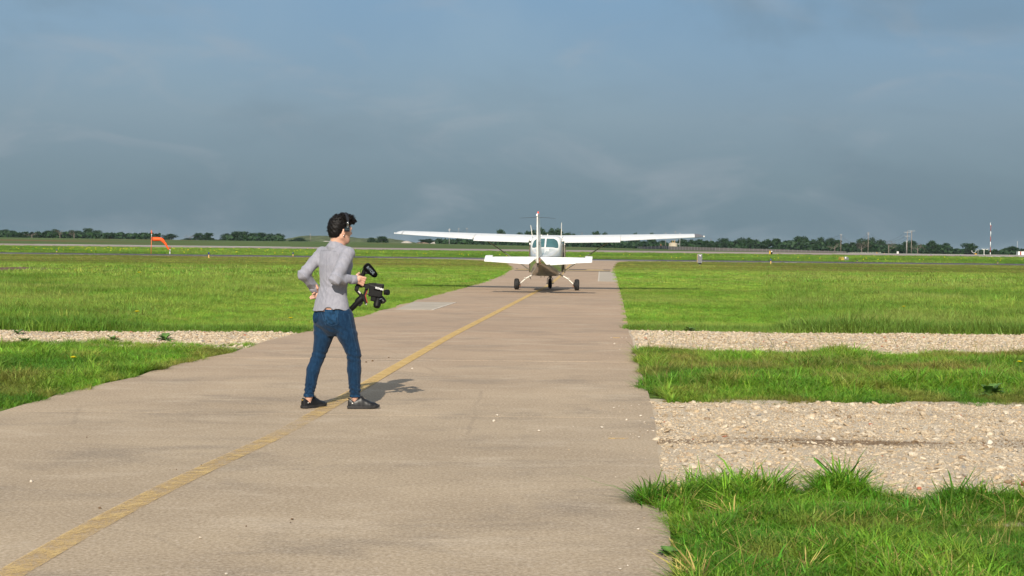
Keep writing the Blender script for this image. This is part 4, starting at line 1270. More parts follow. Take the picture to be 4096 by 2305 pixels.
# cuffs and collar
def ring_along(a, b, r0, r1, n=18):
    return MB().tube([Vector(a) - Vector(PB), Vector(b) - Vector(PB)], [r0, r1], n)
for (el_, wr_, r) in ((L_EL, L_WR, 0.0445), (R_EL, R_WR, 0.0400)):
    dv = (wr_ - el_) / np.linalg.norm(wr_ - el_)
    m = MB()
    a, b = wr_ - dv * 0.055, wr_ + dv * 0.012
    m.tube([Vector(a - np.array(PB)), Vector(a + dv * 0.004 - np.array(PB)), Vector(b - np.array(PB)), Vector(b + dv * 0.003 - np.array(PB))], [r * 0.96, r * 1.03, r, r * 0.93], 20)
    m.build('cuff', M['shirt'], shirt, True, 50)
def f_collar(P):
    # a folded band round the back of the neck
    d = P - NECK0
    axis = (NECK1 - NECK0) / np.linalg.norm(NECK1 - NECK0)
    h_ = d @ axis
    rad = np.linalg.norm(d - h_[:, None] * axis, axis=1)
    ang = (d[:, 0] * fwd[0] + d[:, 1] * fwd[1]) / np.maximum(rad, 1e-4)
    r_out = 0.069 + 0.015 * np.clip((0.062 - h_) / 0.05, 0, 1) ** 1.4 - 0.4 * np.clip(0.004 - h_, 0, 1)
    wall = np.abs(rad - r_out + 0.006) - 0.0125
    top = 0.070 - 0.034 * sstep(-0.2, 0.9, ang)
    return np.maximum(np.maximum(wall, h_ - top), -0.050 - h_)
collar = skin_obj('collar', [snets(f_collar, NECK0 - 0.13, NECK0 + 0.13, 0.005)], M['shirt'], shirt)

JEANS = [(1222, 1331, 0.150, 0.112, -0.006), (1245, 1331, 0.164, 0.120, -0.008), (1275, 1332, 0.176, 0.130, -0.014), (1300, 1333, 0.168, 0.126, -0.012), (1325, 1335, 0.130, 0.100, -0.004), (1345, 1335, 0.06, 0.06, 0.0)]
def f_jeans(P):
    d = torso(P, JEANS)
    ltm = J(1295, 1343, 0.05); rtm = J(1389, 1340, -0.05)
    thl = smin(cap(P, L_HIP, ltm, 0.094, 0.084), cap(P, ltm, L_KN, 0.084, 0.059), 0.02)
    thr = smin(cap(P, R_HIP, rtm, 0.096, 0.087), cap(P, rtm, R_KN, 0.087, 0.062), 0.02)
    d = smin(d, thl, 0.03)
    d = smin(d, thr, 0.014)
    lc = J(1252, 1480, 0.02); rc = J(1416, 1480, -0.02)
    shl = smin(cap(P, L_KN, lc, 0.058, 0.058), cap(P, lc, L_AN - np.array([0, 0, -0.01]), 0.058, 0.0445), 0.02)
    shr = smin(cap(P, R_KN, rc, 0.061, 0.062), cap(P, rc, R_AN - np.array([0, 0, -0.01]), 0.062, 0.0465), 0.02)
    d = smin(d, smin(shl, shr, 0.004), 0.012)
    z = P[:, 2]
    knee = np.exp(-((z - zof(1425)) / 0.05) ** 2); ank = np.exp(-((z - zof(1562)) / 0.06) ** 2); hip = np.exp(-((z - zof(1318)) / 0.05) ** 2)
    d = d + 0.0045 * ank * np.sin(z * 150 + 5 * np.sin(P[:, 0] * 50)) + 0.0035 * knee * np.sin(z * 120 + P[:, 0] * 30) + 0.003 * hip * np.sin(z * 110 + P[:, 0] * 60) + wob(P, [(20, 10, 30, 0.3), (-14, 22, 25, 1.9)], 0.0025)
    d = np.maximum(d, z - zof(1226))
    d = np.maximum(d, zof(1586) - 0.10 * 0 - z)
    return d
je = snets(f_jeans, (float(J(1195, 1500)[0]), PY - 0.26, zof(1592)), (float(J(1455, 1400)[0]), PY + 0.27, zof(1218)), 0.0068)
jeans = skin_obj('jeans', [je], M['denim'], person)
# turned cuffs and back pockets
for an in (L_AN, R_AN):
    c_ = Vector((float(an[0]) - PB[0], float(an[1]) - PB[1], 0))
    zc = zof(1586)
    m = MB(); rr = 0.0475
    m.tube([c_ + Vector((0, 0, zc - 0.004)), c_ + Vector((0, 0, zc + 0.018)), c_ + Vector((0, 0, zc + 0.021))], [rr, rr * 1.01, rr * 0.94], 22)
    m.build('trouser_hem', M['denim_pocket'], jeans, True, 50)
def pocket(px, py, w, h_, dy):
    R = np.stack([rgt, fwd, np.array([0, 0, 1.0])], -1)
    c_ = J(px, py, dy)
    def f(P):
        q = (P - c_) @ R
        taper = w / 2 * (1 - 0.18 * np.clip(-q[:, 2] / h_ + 0.5, 0, 1)) - np.clip(-q[:, 2] - h_ * 0.32, 0, 1) * 1.6
        b = np.maximum(np.maximum(np.abs(q[:, 0]) - taper, np.abs(q[:, 2]) - h_ / 2), np.abs(q[:, 1]) - 0.07)
        return np.maximum(f_jeans(P) - 0.0045, b)
    return snets(f, c_ - 0.12, c_ + 0.12, 0.005)
skin_obj('back_pocket', [pocket(1332, 1268, 0.125, 0.135, -0.12)], M['denim_pocket'], jeans)
skin_obj('back_pocket', [pocket(1266, 1263, 0.115, 0.135, -0.02)], M['denim_pocket'], jeans)

def on_cloth(fn, x, z, y0=-0.42):
    """first point of the cloth met going away from the photographer at column x, height z"""
    ys_ = np.linspace(PY + y0, PY + 0.15, 150)
    Q = np.stack([np.full(150, x), ys_, np.full(150, z)], -1).astype(np.float32)
    f_ = fn(Q)
    k = np.argmax(f_ < 0)
    if f_[k] >= 0 or k == 0: return None
    t_ = f_[k - 1] / (f_[k - 1] - f_[k])
    return np.array([x, ys_[k - 1] + (ys_[k] - ys_[k - 1]) * t_, z])
def seam(fn, cols, parent, mat, name='seam', r=0.0014):
    pts = []
    for px, py in cols:
        q = J(px, py)
        s_ = on_cloth(fn, float(q[0]), float(q[2]))
        if s_ is not None: pts.append(Vector(s_ - np.array(PB)))
    if len(pts) > 2: MB().tube(pts, r, 5).build(name, mat, parent, True)
M['shirt_seam'] = plain('shirt_seam', (0.185, 0.185, 0.21), 0.9, 0.15, var=0.2, scale=30)
def lerp_cols(a, b, n=14, bow=0.0):
    return [(a[0] + (b[0] - a[0]) * k / n, a[1] + (b[1] - a[1]) * k / n + bow * math.sin(math.pi * k / n)) for k in range(n + 1)]
seam(f_shirt, lerp_cols((1282, 1004), (1352, 1007), 14, -3), shirt, M['shirt_seam'], 'yoke_seam')
seam(f_shirt, lerp_cols((1310, 1008), (1311, 1205), 24), shirt, M['shirt_seam'], 'back_seam')
seam(f_jeans, lerp_cols((1402, 1255), (1432, 1400), 16) + lerp_cols((1432, 1400), (1432, 1575), 16), jeans, M['stitch'], 'side_seam', 0.0016)
seam(f_jeans, lerp_cols((1292, 1250), (1312, 1300), 10), jeans, M['stitch'], 'seat_seam', 0.0016)
for pc in (((1304, 1246), (1358, 1232)), ((1358, 1232), (1361, 1292)), ((1306, 1250), (1312, 1288)), ((1312, 1288), (1338, 1301)), ((1338, 1301), (1361, 1292))):
    seam(lambda Q: f_jeans(Q) - 0.004, lerp_cols(*pc, 8), jeans, M['stitch'], 'pocket_stitching', 0.0015)

# ---- the body itself: one skin from head to ankle, with hands of five fingers
HC = J(1361, 917, 0.0)                       # centre of the head
HF = math.radians(37); HT = math.radians(-4)
hf = np.array([math.cos(HF) * math.cos(HT), math.sin(HF) * math.cos(HT), math.sin(HT)])
hs_ = np.array([math.sin(HF), -math.cos(HF), 0.0]); hu = np.cross(hs_, hf)
HR = np.stack([hf, hs_, hu], -1)
def hp(f, s, u): return HC + hf * f + hs_ * s + hu * u
def f_head(P):
    d = ell(P, hp(-0.012, 0, 0.028), (0.097, 0.076, 0.092), HR)
    d = smin(d, ell(P, hp(0.030, 0, -0.040), (0.066, 0.060, 0.078), HR), 0.045)
    d = smin(d, ell(P, hp(0.058, 0, -0.098), (0.034, 0.034, 0.026), HR), 0.035)      # chin
    for s in (-1, 1):
        d = smin(d, cap(P, hp(-0.005, s * 0.052, -0.070), hp(0.055, s * 0.028, -0.100), 0.018, 0.018), 0.03)   # jaw line
        d = smin(d, ell(P, hp(0.056, s * 0.038, -0.030), (0.030, 0.026, 0.026), HR), 0.02)                     # cheek
        d = np.maximum(d, -ell(P, hp(0.094, s * 0.031, 0.000), (0.018, 0.018, 0.011), HR))                     # eye socket
        d = np.minimum(d, smin(ell(P, hp(0.081, s * 0.031, 0.001), (0.014, 0.015, 0.012), HR), ell(P, hp(0.080, s * 0.031, 0.008), (0.014, 0.017, 0.005), HR), 0.006))
    d = smin(d, cap(P, hp(0.083, -0.035, 0.018), hp(0.083, 0.035, 0.018), 0.010), 0.022)                       # brow
    d = smin(d, cap(P, hp(0.090, 0, 0.008), hp(0.113, 0, -0.028), 0.008, 0.011), 0.016)                        # nose
    d = smin(d, ell(P, hp(0.100, 0, -0.034), (0.012, 0.017, 0.008), HR), 0.010)
    d = smin(d, ell(P, hp(0.088, 0, -0.060), (0.012, 0.022, 0.006), HR), 0.006)                                # lips
    d = smin(d, ell(P, hp(0.086, 0, -0.071), (0.012, 0.019, 0.0065), HR), 0.005)
    for s in (-1, 1):                                                                                          # ears
        e = ell(P, hp(-0.006, s * 0.076, -0.030), (0.017, 0.010, 0.031), HR)
        e = np.maximum(e, -ell(P, hp(0.000, s * 0.087, -0.026), (0.010, 0.008, 0.018), HR))
        d = smin(d, e, 0.008)
    d = smin(d, cap(P, NECK0, hp(-0.030, 0, -0.050), 0.055, 0.052), 0.03)
    d = smin(d, cap(P, J(1345, 1000, 0), J(1352, 985, 0), 0.07, 0.06), 0.03)
    return d
head = snets(f_head, HC - np.array([0.14, 0.14, 0.22]), HC + np.array([0.15, 0.15, 0.15]), 0.0042)

BODY = [(990, 1345, 0.11, 0.06, 0), (1015, 1342, 0.150, 0.085, 0), (1060, 1338, 0.152, 0.102, 0.008), (1148, 1333, 0.118, 0.088, 0), (1200, 1330, 0.138, 0.104, -0.006), (1226, 1330, 0.152, 0.116, -0.010), (1240, 1330, 0.158, 0.119, -0.010), (1275, 1332, 0.160, 0.115, -0.012), (1325, 1335, 0.12, 0.09, 0)]
def f_body(P):
    d = torso(P, BODY)
    d = smin(d, cap(P, NECK0 - np.array([0, 0, .03]), NECK1, 0.056, 0.05), 0.04)
    for a, b, c_, r in ((L_SH, L_EL, L_WR, (0.046, 0.037, 0.026)), (R_SH, R_EL, R_WR, (0.048, 0.038, 0.027)), (L_HIP, L_KN, L_AN, (0.075, 0.048, 0.034)), (R_HIP, R_KN, R_AN, (0.078, 0.05, 0.035))):
        d = smin(d, smin(cap(P, a, b, r[0], r[1]), cap(P, b, c_, r[1], r[2]), 0.02), 0.03)
    for an, tx in ((L_AN, np.array([0.11, 0.10, 0])), (R_AN, np.array([0.16, 0.05, 0]))):
        foot = an * np.array([1, 1, 0]) + np.array([0, 0, 0.045])
        foot = foot - np.array([0, 0, 0.012])
        d = smin(d, cap(P, an, foot, 0.030, 0.020), 0.01)
        d = smin(d, cap(P, foot, foot + tx * 0.8, 0.020, 0.014), 0.006)
    return d
bodyp = snets(f_body, (float(L_EL[0]) - 0.07, PY - 0.30, 0.0), (float(J(1480, 1600)[0]) + 0.1, PY + 0.28, zof(955)), 0.0095)

# right hand: a fist closed round the handle; the handle leans to the right and slightly away
GRIP0, GRIP1 = J(1432, 1143, -0.035), J(1452, 1098, -0.035)
ga = (GRIP1 - GRIP0) / np.linalg.norm(GRIP1 - GRIP0)
GC = (GRIP0 + GRIP1) / 2
ge1 = R_WR - GC; ge1 = ge1 - ga * (ge1 @ ga); ge1 /= np.linalg.norm(ge1)      # from handle to wrist
ge2 = np.cross(ga, ge1)
if ge2[1] > 0: ge2 = -ge2                                                     # points to the photographer
def rp(r, ang, h_): return GC + (ge1 * math.cos(ang) + ge2 * math.sin(ang)) * r + ga * h_
def f_rhand(P):
    d = cap(P, R_WR, rp(0.050, 0.35, 0.0), 0.027, 0.030)
    for k, h_ in enumerate((0.034, 0.012, -0.010, -0.031)):
        # back of the hand up to the knuckle, then the finger bends round the handle
        kn = rp(0.047, 1.55 + 0.05 * k, h_)
        d = smin(d, cap(P, rp(0.056, 0.45, h_ * 0.75), kn, 0.0125, 0.0120), 0.008)
        r_ = 0.0095 - 0.0007 * k
        m1 = rp(0.036, 2.75, h_ - 0.001); m2 = rp(0.030, 3.9, h_ - 0.002); m3 = rp(0.029, 4.75 - 0.1 * k, h_ - 0.002)
        fg = smin(smin(cap(P, kn, m1, r_ + 0.001, r_), cap(P, m1, m2, r_, r_ - 0.0007), 0.004), cap(P, m2, m3, r_ - 0.0007, r_ - 0.002), 0.004)
        d = smin(d, fg, 0.003)
    th0, th1, th2 = rp(0.050, -0.25, 0.028), rp(0.040, -1.25, 0.046), rp(0.031, -2.3, 0.048)
    th = smin(cap(P, th0, th1, 0.0145, 0.012), cap(P, th1, th2, 0.012, 0.0095), 0.006)
    return smin(d, th, 0.010)
rh = snets(f_rhand, GC - 0.10, GC + 0.11, 0.0028)
# left hand: set on the hip, fingers trailing back, thumb forward
def f_lhand(P):
    palm0 = L_WR; palm1 = J(1272, 1176, 0.17)
    d = cap(P, palm0, palm1, 0.027, 0.031)
    for k, (kx, ky, tx, ty) in enumerate(((1262, 1172, 1250, 1177), (1262, 1180, 1243, 1187), (1263, 1187, 1240, 1191), (1265, 1193, 1243, 1196))):
        kn = J(kx, ky, 0.155 - 0.006 * k); tp = J(tx, ty, 0.085 - 0.008 * k); md = (kn * 0.45 + tp * 0.55) + np.array([0.004, -0.004, 0.004])
        d = smin(d, cap(P, palm1, kn, 0.016, 0.011), 0.014)
        d = smin(d, smin(cap(P, kn, md, 0.0100, 0.0090), cap(P, md, tp, 0.0090, 0.0068), 0.004), 0.004)
    t0, t1, t2 = J(1272, 1166, 0.15), J(1270, 1153, 0.11), J(1266, 1142, 0.105)
    return smin(d, smin(cap(P, t0, t1, 0.014, 0.0115), cap(P, t1, t2, 0.0115, 0.0085), 0.006), 0.008)
lh = snets(f_lhand, J(1262, 1170, 0.12) - 0.115, J(1262, 1170, 0.12) + 0.115, 0.0028)
body = skin_obj('body', [bodyp, head, rh, lh], M['skin'], person)
for s in (-1, 1):
    MB().sphere(Vector(hp(0.0885, s * 0.031, 0.000) - np.array(PB)), 0.0085, 12, 8).build('eye', M['eye_white'], body, True)
    MB().sphere(Vector(hp(0.0955, s * 0.031, 0.000) - np.array(PB)), 0.0035, 10, 6).build('iris', M['hair'], body, True)
    MB().tube([Vector(hp(0.094 - 0.008 * q, s * (0.014 + 0.032 * q), 0.021 + 0.006 * math.sin(3 * q)) - np.array(PB)) for q in (0, .3, .6, 1)], [0.003, 0.004, 0.0035, 0.002], 6).build('eyebrow', M['hair'], body, True)
MB().sphere(Vector(hp(-0.008, 0.083, -0.060) - np.array(PB)), 0.0065, 10, 8).build('earring', M['chrome'], person, True)

# ---- hair: close at the nape, curly and longer on top
def f_hair(P):
    q = (P - HC) @ HR
    f_, s_, u_ = q[:, 0], q[:, 1], q[:, 2]
    d = ell(P, hp(-0.016, 0, 0.030), (0.101, 0.082, 0.092), HR)
    d = smin(d, ell(P, hp(-0.055, 0, -0.025), (0.056, 0.066, 0.075), HR), 0.04)                 # nape
    d = smin(d, ell(P, hp(0.024, 0, 0.012), (0.055, 0.0785, 0.058), HR), 0.02)                  # temples
    d = smin(d, ell(P, hp(0.028, 0.010, 0.096), (0.080, 0.062, 0.030), HR), 0.03)               # curls on the crown
    d = smin(d, ell(P, hp(0.086, 0.010, 0.070), (0.036, 0.058, 0.030), HR), 0.03)               # fringe
    d = d + 0.007 * np.sin(f_ * 120 + 3 * np.sin(u_ * 80)) * np.sin(s_ * 130 + u_ * 70) * sstep(0.0, 0.09, u_ + 0.3 * f_) + 0.003 * np.sin(u_ * 160 + f_ * 90) * np.sin(s_ * 140)
    # hair line: leave face, ear and neck free
    line_ = np.interp(u_, [-0.09, -0.055, -0.02, 0.02, 0.055], [-0.035, -0.008, 0.034, 0.050, 0.072])     # in front of this the face stays clear
    cut = np.where(u_ < 0.055, f_ - line_, -1)
    d = np.maximum(d, cut * 0.9)
    d = np.maximum(d, -ell(P, hp(0.000, 0.088, -0.044), (0.020, 0.034, 0.036), HR))
    d = np.maximum(d, -ell(P, hp(0.000, -0.088, -0.044), (0.020, 0.034, 0.036), HR))
    d = np.maximum(d, (-0.082 + 0.25 * np.maximum(f_ + 0.05, 0)) - u_)
    return d
hr = snets(f_hair, HC - np.array([0.16, 0.16, 0.12]), HC + np.array([0.17, 0.17, 0.19]), 0.0045)
hair = skin_obj('hair', [hr], M['hair'], person)
curl = MB()
rs = np.random.default_rng(5)
HV = hr[0]
hq = (HV - HC) @ HR
wgt = np.clip((hq[:, 2] + 0.02) / 0.10, 0.05, 1) * (0.35 + np.clip((hq[:, 0] + 0.06) / 0.12, 0, 1))
ctr = hp(-0.01, 0, 0.02)
for k_ in rs.choice(len(HV), 620, p=wgt / wgt.sum()):
    c_ = HV[k_].copy()
    big = float(np.clip((hq[k_, 2] - 0.03) / 0.06, 0, 1) * np.clip((hq[k_, 0] + 0.05) / 0.08, 0, 1))
    out_ = (c_ - ctr) / np.linalg.norm(c_ - ctr)
    c_ = c_ + out_ * rs.uniform(-0.002, 0.004 + 0.012 * big)
    ax = rs.normal(size=3) + out_ * 0.6; ax /= np.linalg.norm(ax)
    e1 = np.cross(ax, [0.3, 0.5, 0.8]); e1 /= np.linalg.norm(e1); e2 = np.cross(ax, e1)
    R_ = rs.uniform(0.003, 0.006) + 0.006 * big * rs.random(); a0 = rs.uniform(0, 6.28); n_ = 8
    ln_ = rs.uniform(0.010, 0.022) + 0.014 * big
    pts = [Vector(c_ + R_ * (e1 * math.cos(a0 + k * 0.8) + e2 * math.sin(a0 + k * 0.8)) + ax * (k / n_ - 0.5) * ln_ - np.array(PB)) for k in range(n_)]
    curl.tube(pts, [0.0010, 0.0019, 0.0021, 0.0021, 0.0021, 0.0019, 0.0015, 0.0008], 4, cap=False)
tag(curl.build('curls', M['hair'], hair), kind='stuff')

# ---- shoes
def shoe(heel, ang, name, lab):
    """heel: world point of the back of the sole; ang: direction of the toe"""
    fx = np.array([math.cos(ang), math.sin(ang), 0]); sx = np.array([-math.sin(ang), math.cos(ang), 0]); uz = np.array([0, 0, 1.0])
    R = np.stack([fx, sx, uz], -1)
    def loc(P): return (P - heel) @ R
    W = lambda x: np.interp(x, [0, .03, .08, .14, .20, .25, .285], [.020, .033, .037, .040, .046, .038, .012])
    def f_up(P):
        q = loc(P)
        x, y, z = q[:, 0], q[:, 1], q[:, 2]
        top = np.interp(x, [0, .02, .055, .09, .12, .16, .21, .25, .283], [.094, .098, .082, .096, .114, .086, .062, .052, .032])
        w = W(x) * (1 - 0.14 * np.clip((z - 0.03) / 0.07, 0, 1.2)) * np.sqrt(np.clip(1 - (np.clip(z / np.maximum(top, .01), 0, 1)) ** 5, 0.02, 1))
        d = np.maximum(np.abs(y) - w, z - top)
        d = np.maximum(d, 0.018 - z)
        d = np.maximum(d, np.maximum(0.004 - x, x - 0.282))
        open_ = np.sqrt(((x - 0.058) / 0.040) ** 2 + (y / 0.024) ** 2) - 1
        return np.maximum(d, -np.maximum(open_ * 0.024, 0.064 - z)) + 0.0005 * np.sin(x * 150 + y * 60) * (z > 0.02)
    def f_sole(P):
        q = loc(P)
        x, y, z = q[:, 0], q[:, 1], q[:, 2]
        bot = np.interp(x, [0, .02, .20, .285], [0.004, 0.0, 0.0, 0.012])
        return np.maximum(np.maximum(np.abs(y) - W(x) - 0.004, np.maximum(bot - z, z - 0.026 - np.interp(x, [0, .2, .285], [0, 0, .010]))), np.maximum(-0.003 - x, x - 0.288))
    lo = heel - np.array([0.33, 0.33, 0.01]); hi = heel + np.array([0.33, 0.33, 0.13])
    e = heel + fx * 0.29
    lo = np.minimum(heel, e) - np.array([.07, .07, .012]); hi = np.maximum(heel, e) + np.array([.07, .07, .13])
    root = tag(empty(name, Vector(heel)), None, None)
    root.parent = person; root.location = Vector(heel - np.array(PB))
    def ob(nm, fn, h_, mat):
        V, F = snets(fn, lo, hi, h_)
        return link(nm, mesh_np(nm, V - heel, F), mat, root, True)
    up = ob('upper', f_up, 0.0042, M['leather']); ob('sole', f_sole, 0.0042, M['sole'])
    lc = MB()
    for k in range(5):
        x = 0.118 + 0.016 * k; zz = float(np.interp(x, [.12, .16, .21], [.114, .086, .062])) + 0.002
        lc.tube([Vector(fx * x + sx * y + uz * (zz - abs(y) * 0.35)) for y in (-0.020, -0.008, 0.008, 0.020)], 0.0028, 5)
    for s in (-1, 1):
        lc.tube([Vector(fx * 0.125 + uz * 0.10), Vector(fx * 0.130 + sx * s * 0.018 + uz * 0.113), Vector(fx * 0.145 + sx * s * 0.026 + uz * 0.097), Vector(fx * 0.13 + sx * s * 0.008 + uz * 0.098)], 0.0028, 5)
    lc.tube([Vector(fx * 0.115 + uz * 0.092), Vector(fx * 0.108 + uz * 0.112)], [0.014, 0.010], 8)
    lc.build('laces', M['sole'], root)
    # three-leaf mark at the heel
    lf = MB()
    for a in (-0.75, 0, 0.75):
        c_ = fx * 0.008 + uz * 0.070 + sx * math.sin(a) * 0.009 + uz * (math.cos(a) * 0.008)
        ring = [Vector(c_ + (sx * math.sin(a) + uz * math.cos(a)) * math.cos(k) * 0.008 + (sx * math.cos(a) - uz * math.sin(a)) * math.sin(k) * 0.0036) for k in [2 * math.pi * i / 10 for i in range(10)]]
        lf.loft([ring, [p - Vector(fx) * 0.0075 for p in ring]])
    lf.build('heel_emblem', M['gold'], up)
    lf2 = MB(); lf2.box(Vector(fx * 0.042 - sx * 0.0345 + uz * 0.052), (0.010, 0.004, 0.009), Matrix.Rotation(ang, 3, 'Z')); lf2.build('side_tag', M['cream_metal'], up)
    return root
shoe(np.array([float(gp(1391, 1634)[0]), float(PY) - 0.012, 0.0]), math.radians(10), 'shoe', None)
shoe(np.array([float(gp(1212, 1632)[0]), float(PY) - 0.045, 0.0]), math.radians(50), 'shoe', None)

# ---- headphones resting on the head
hph = thing('headphones', 'black headphones with chrome sliders over dark curly hair', 'headphones', Vector(hp(0, 0, 0.13)))
hb = np.array(hph.location)
band = MB()
def hpt(a, r_s=0.108, r_u=0.134): return Vector(hp(0.010 + 0.012 * math.cos(a), r_s * math.sin(a), 0.014 + r_u * math.cos(a)) - hb)
band_pts = [hpt(math.radians(a)) for a in range(-62, 63, 4)]
rings = []
for i, p in enumerate(band_pts):
    a = math.radians(-62 + 4 * i)
    n_ = Vector(hs_ * math.sin(a) + hu * math.cos(a)); f_ = Vector(hf)
    rings.append([p + f_ * x + n_ * y for x, y in ((-.012, -.003), (.012, -.003), (.012, .004), (-.012, .004))])
band.loft(rings).build('headband', plain('headband_fabric', (0.018, 0.020, 0.026), 0.7, 0.3, var=0.3), hph, True, 40)
for s in (-1, 1):
    sl_ = MB()
    for o in (-0.005, 0.006):
        sl_.tube([hpt(s * math.radians(58)) + Vector(hf) * o, hpt(s * math.radians(74)) + Vector(hf) * o, Vector(hp(0.014 + o, s * 0.102, 0.024) - hb)], 0.0024, 6)
    sl_.build('slider', M['chrome'], hph, True)
    jn = MB(); jn.box(Vector(hp(0.014, s * 0.101, 0.020) - hb), (0.018, 0.008, 0.014), Matrix.Rotation(HF, 3, 'Z'), bev=0.002)
    jn.build('slider_joint', M['chrome'], hph)
    cp = MB()
    cp.box(Vector(hp(0.012, s * 0.096, -0.004) - hb), (0.046, 0.024, 0.036), Matrix.Rotation(HF, 3, 'Z'), bev=0.006)
    cup = cp.build('ear_cup', plain('cup_plastic', (0.012, 0.022, 0.030), 0.4, 0.5, var=0.2), hph, True, 40)
    mk = MB(); mk.box(Vector(hp(0.016, s * 0.1085, -0.003) - hb), (0.026, 0.0015, 0.0022), Matrix.Rotation(HF, 3, 'Z')); mk.box(Vector(hp(-0.003, s * 0.1085, -0.003) - hb), (0.007, 0.0015, 0.006), Matrix.Rotation(HF, 3, 'Z'))
    mk.build('cup_logo', M['chrome'], cup)

# ------------------------------------------------------------------ camera on a hand-held stabiliser
M['black_body'] = plain('black_camera_body', (0.0035, 0.0035, 0.004), 0.55, 0.22, var=0.3, scale=20)
M['black_foam'] = plain('black_foam', (0.003, 0.003, 0.0035), 0.95, 0.1, var=0.5, scale=80)
M['gloss_black'] = plain('gloss_black', (0.005, 0.005, 0.0055), 0.38, 0.28, var=0.2, scale=20)
M['red_trim'] = plain('red_trim', (0.42, 0.025, 0.02), 0.4, 0.5, var=0.1)
M['label_white'] = plain('white_lettering', (0.80, 0.80, 0.80), 0.6, 0.3, var=0.03)
M['label_grey'] = plain('grey_lettering', (0.11, 0.14, 0.16), 0.6, 0.3, var=0.03)
RY = PY - 0.035
gb = at(1480, 1180, RY)
gim = thing('camera_stabiliser', 'black camera on a handheld stabiliser with a microphone on top', 'camera rig', gb)
def K(px, py, dy=0.0): return at(px, py, RY + dy) - gb
def letters(text, size, mat, parent, origin, xdir, ydir, thick=0.0006, bold=0.0, name='lettering'):
    cu = bpy.data.curves.new('t', 'FONT'); cu.body = text; cu.size = size; cu.extrude = thick; cu.offset = bold
    cu.align_x = 'CENTER'; cu.align_y = 'CENTER'
    tmp = bpy.data.objects.new('t', cu)
    dg = bpy.context.evaluated_depsgraph_get()
    COL.objects.link(tmp); bpy.context.view_layer.update()
    me = bpy.data.meshes.new_from_object(tmp.evaluated_get(bpy.context.evaluated_depsgraph_get()))
    bpy.data.objects.remove(tmp)
    X = Vector(xdir).normalized(); Y = (Vector(ydir) - X * X.dot(Vector(ydir))).normalized(); Z = X.cross(Y)
    me.transform(Matrix((( X.x, Y.x, Z.x, origin[0]), (X.y, Y.y, Z.y, origin[1]), (X.z, Y.z, Z.z, origin[2]), (0, 0, 0, 1))))
    return link(name, me, mat, parent)
# carrying handle, held in the fist, with the microphone at its head
h0, h1 = Vector(GRIP0) - gb, Vector(GRIP1) - gb
ax = (h1 - h0).normalized()
MB().tube([h0 - ax * 0.035, h0, h1, h1 + ax * 0.045], [0.018, 0.0195, 0.0195, 0.021], 16).build('carrying_handle', M['black_body'], gim, True, 50)
MB().tube([h1 + ax * 0.046, h1 + ax * 0.078], [0.016, 0.019], 12).build('handle_clamp', M['gloss_black'], gim, True, 50)
m0, m1 = K(1466, 1066, -0.012), K(1502, 1103, -0.040)
md = (m1 - m0).normalized()
prof = [(0.0, 0.020), (0.004, 0.034), (0.02, 0.0385), (0.06, 0.037), (0.10, 0.031), (0.125, 0.027), (0.136, 0.020), (0.142, 0.008)]
mic = MB().tube([m0 + md * (p[0] - 0.010) for p in prof], [p[1] for p in prof], 20).build('microphone', M['black_foam'], gim, True, 60)
MB().tube([m0 - md * 0.016, m0 - md * 0.010, m0 - md * 0.004], [0.026, 0.034, 0.036], 18).build('end_cap', M['gloss_black'], mic, True, 50)
mm = (m0 + m1) / 2
up_ = Vector((0.25, -0.9, 0.35)); up_ = (up_ - md * up_.dot(md)).normalized()
side = md.cross(up_)
lx = md if md.x > 0 else -md
out = Vector((0, -1, 0)); out = (out - md * out.dot(md)).normalized()
ly = out.cross(lx)
letters('RØDE', 0.034, M['label_grey'], mic, m0 + md * 0.064 + out * 0.0385 + ly * 0.004, lx, ly, 0.003, 0.0008)
MB().box(m0 + md * 0.02 - Vector((0.0, 0, 0.045)), (0.05, 0.035, 0.022), bev=0.006).build('shock_mount', M['black_body'], gim)
MB().tube([m0 - md * 0.015 - Vector((0.01, 0.0, 0.01)), K(1449, 1074), K(1442, 1082), K(1441, 1098), K(1443, 1106)], 0.0022, 6).build('cable', plain('green_cable', (0.02, 0.07, 0.02), 0.5), gim, True)
# lower arms and motors
def bar(name, pts, w, d, mat, parent=None, bev=0.004):
    mb = MB()
    pts = [Vector(p) for p in pts]
    rings = []
    for i, p in enumerate(pts):
        tdir = (pts[min(i + 1, len(pts) - 1)] - pts[max(i - 1, 0)]).normalized()
        n_ = Vector((0, 1, 0)); s_ = tdir.cross(n_).normalized()
        c_ = 0.3
        rings.append([p + s_ * w / 2 * x + n_ * d / 2 * y for x, y in ((-1, -1 + c_), (-1 + c_, -1), (1 - c_, -1), (1, -1 + c_), (1, 1 - c_), (1 - c_, 1), (-1 + c_, 1), (-1, 1 - c_))])
    return mb.loft(rings).build(name, mat, parent or gim, True, 35)
bar('yaw_arm', [K(1436, 1143), K(1425, 1150), K(1424, 1158), K(1433, 1169), K(1446, 1182), K(1452, 1198)], 0.030, 0.030, M['gloss_black'])
MB().tube([K(1427, 1153, -0.030), K(1427, 1153, 0.018)], 0.019, 16).build('yaw_motor', M['gloss_black'], gim, True, 40)
bar('arm_slot', [K(1433, 1164, -0.0165), K(1442, 1174, -0.0165)], 0.010, 0.002, M['bare_metal'])
MB().tube([K(1440, 1146), K(1478, 1139), K(1505, 1138)], 0.015, 10).build('cross_bar', M['black_body'], gim, True, 40)
MB().tube([K(1468, 1147, -0.040), K(1468, 1147, 0.030)], [0.024, 0.024], 20).build('roll_motor', M['gloss_black'], gim, True, 40)
ra = bar('roll_arm', [K(1468, 1152), K(1461, 1172), K(1456, 1186), K(1459, 1200), K(1465, 1214)], 0.026, 0.034, M['black_body'])
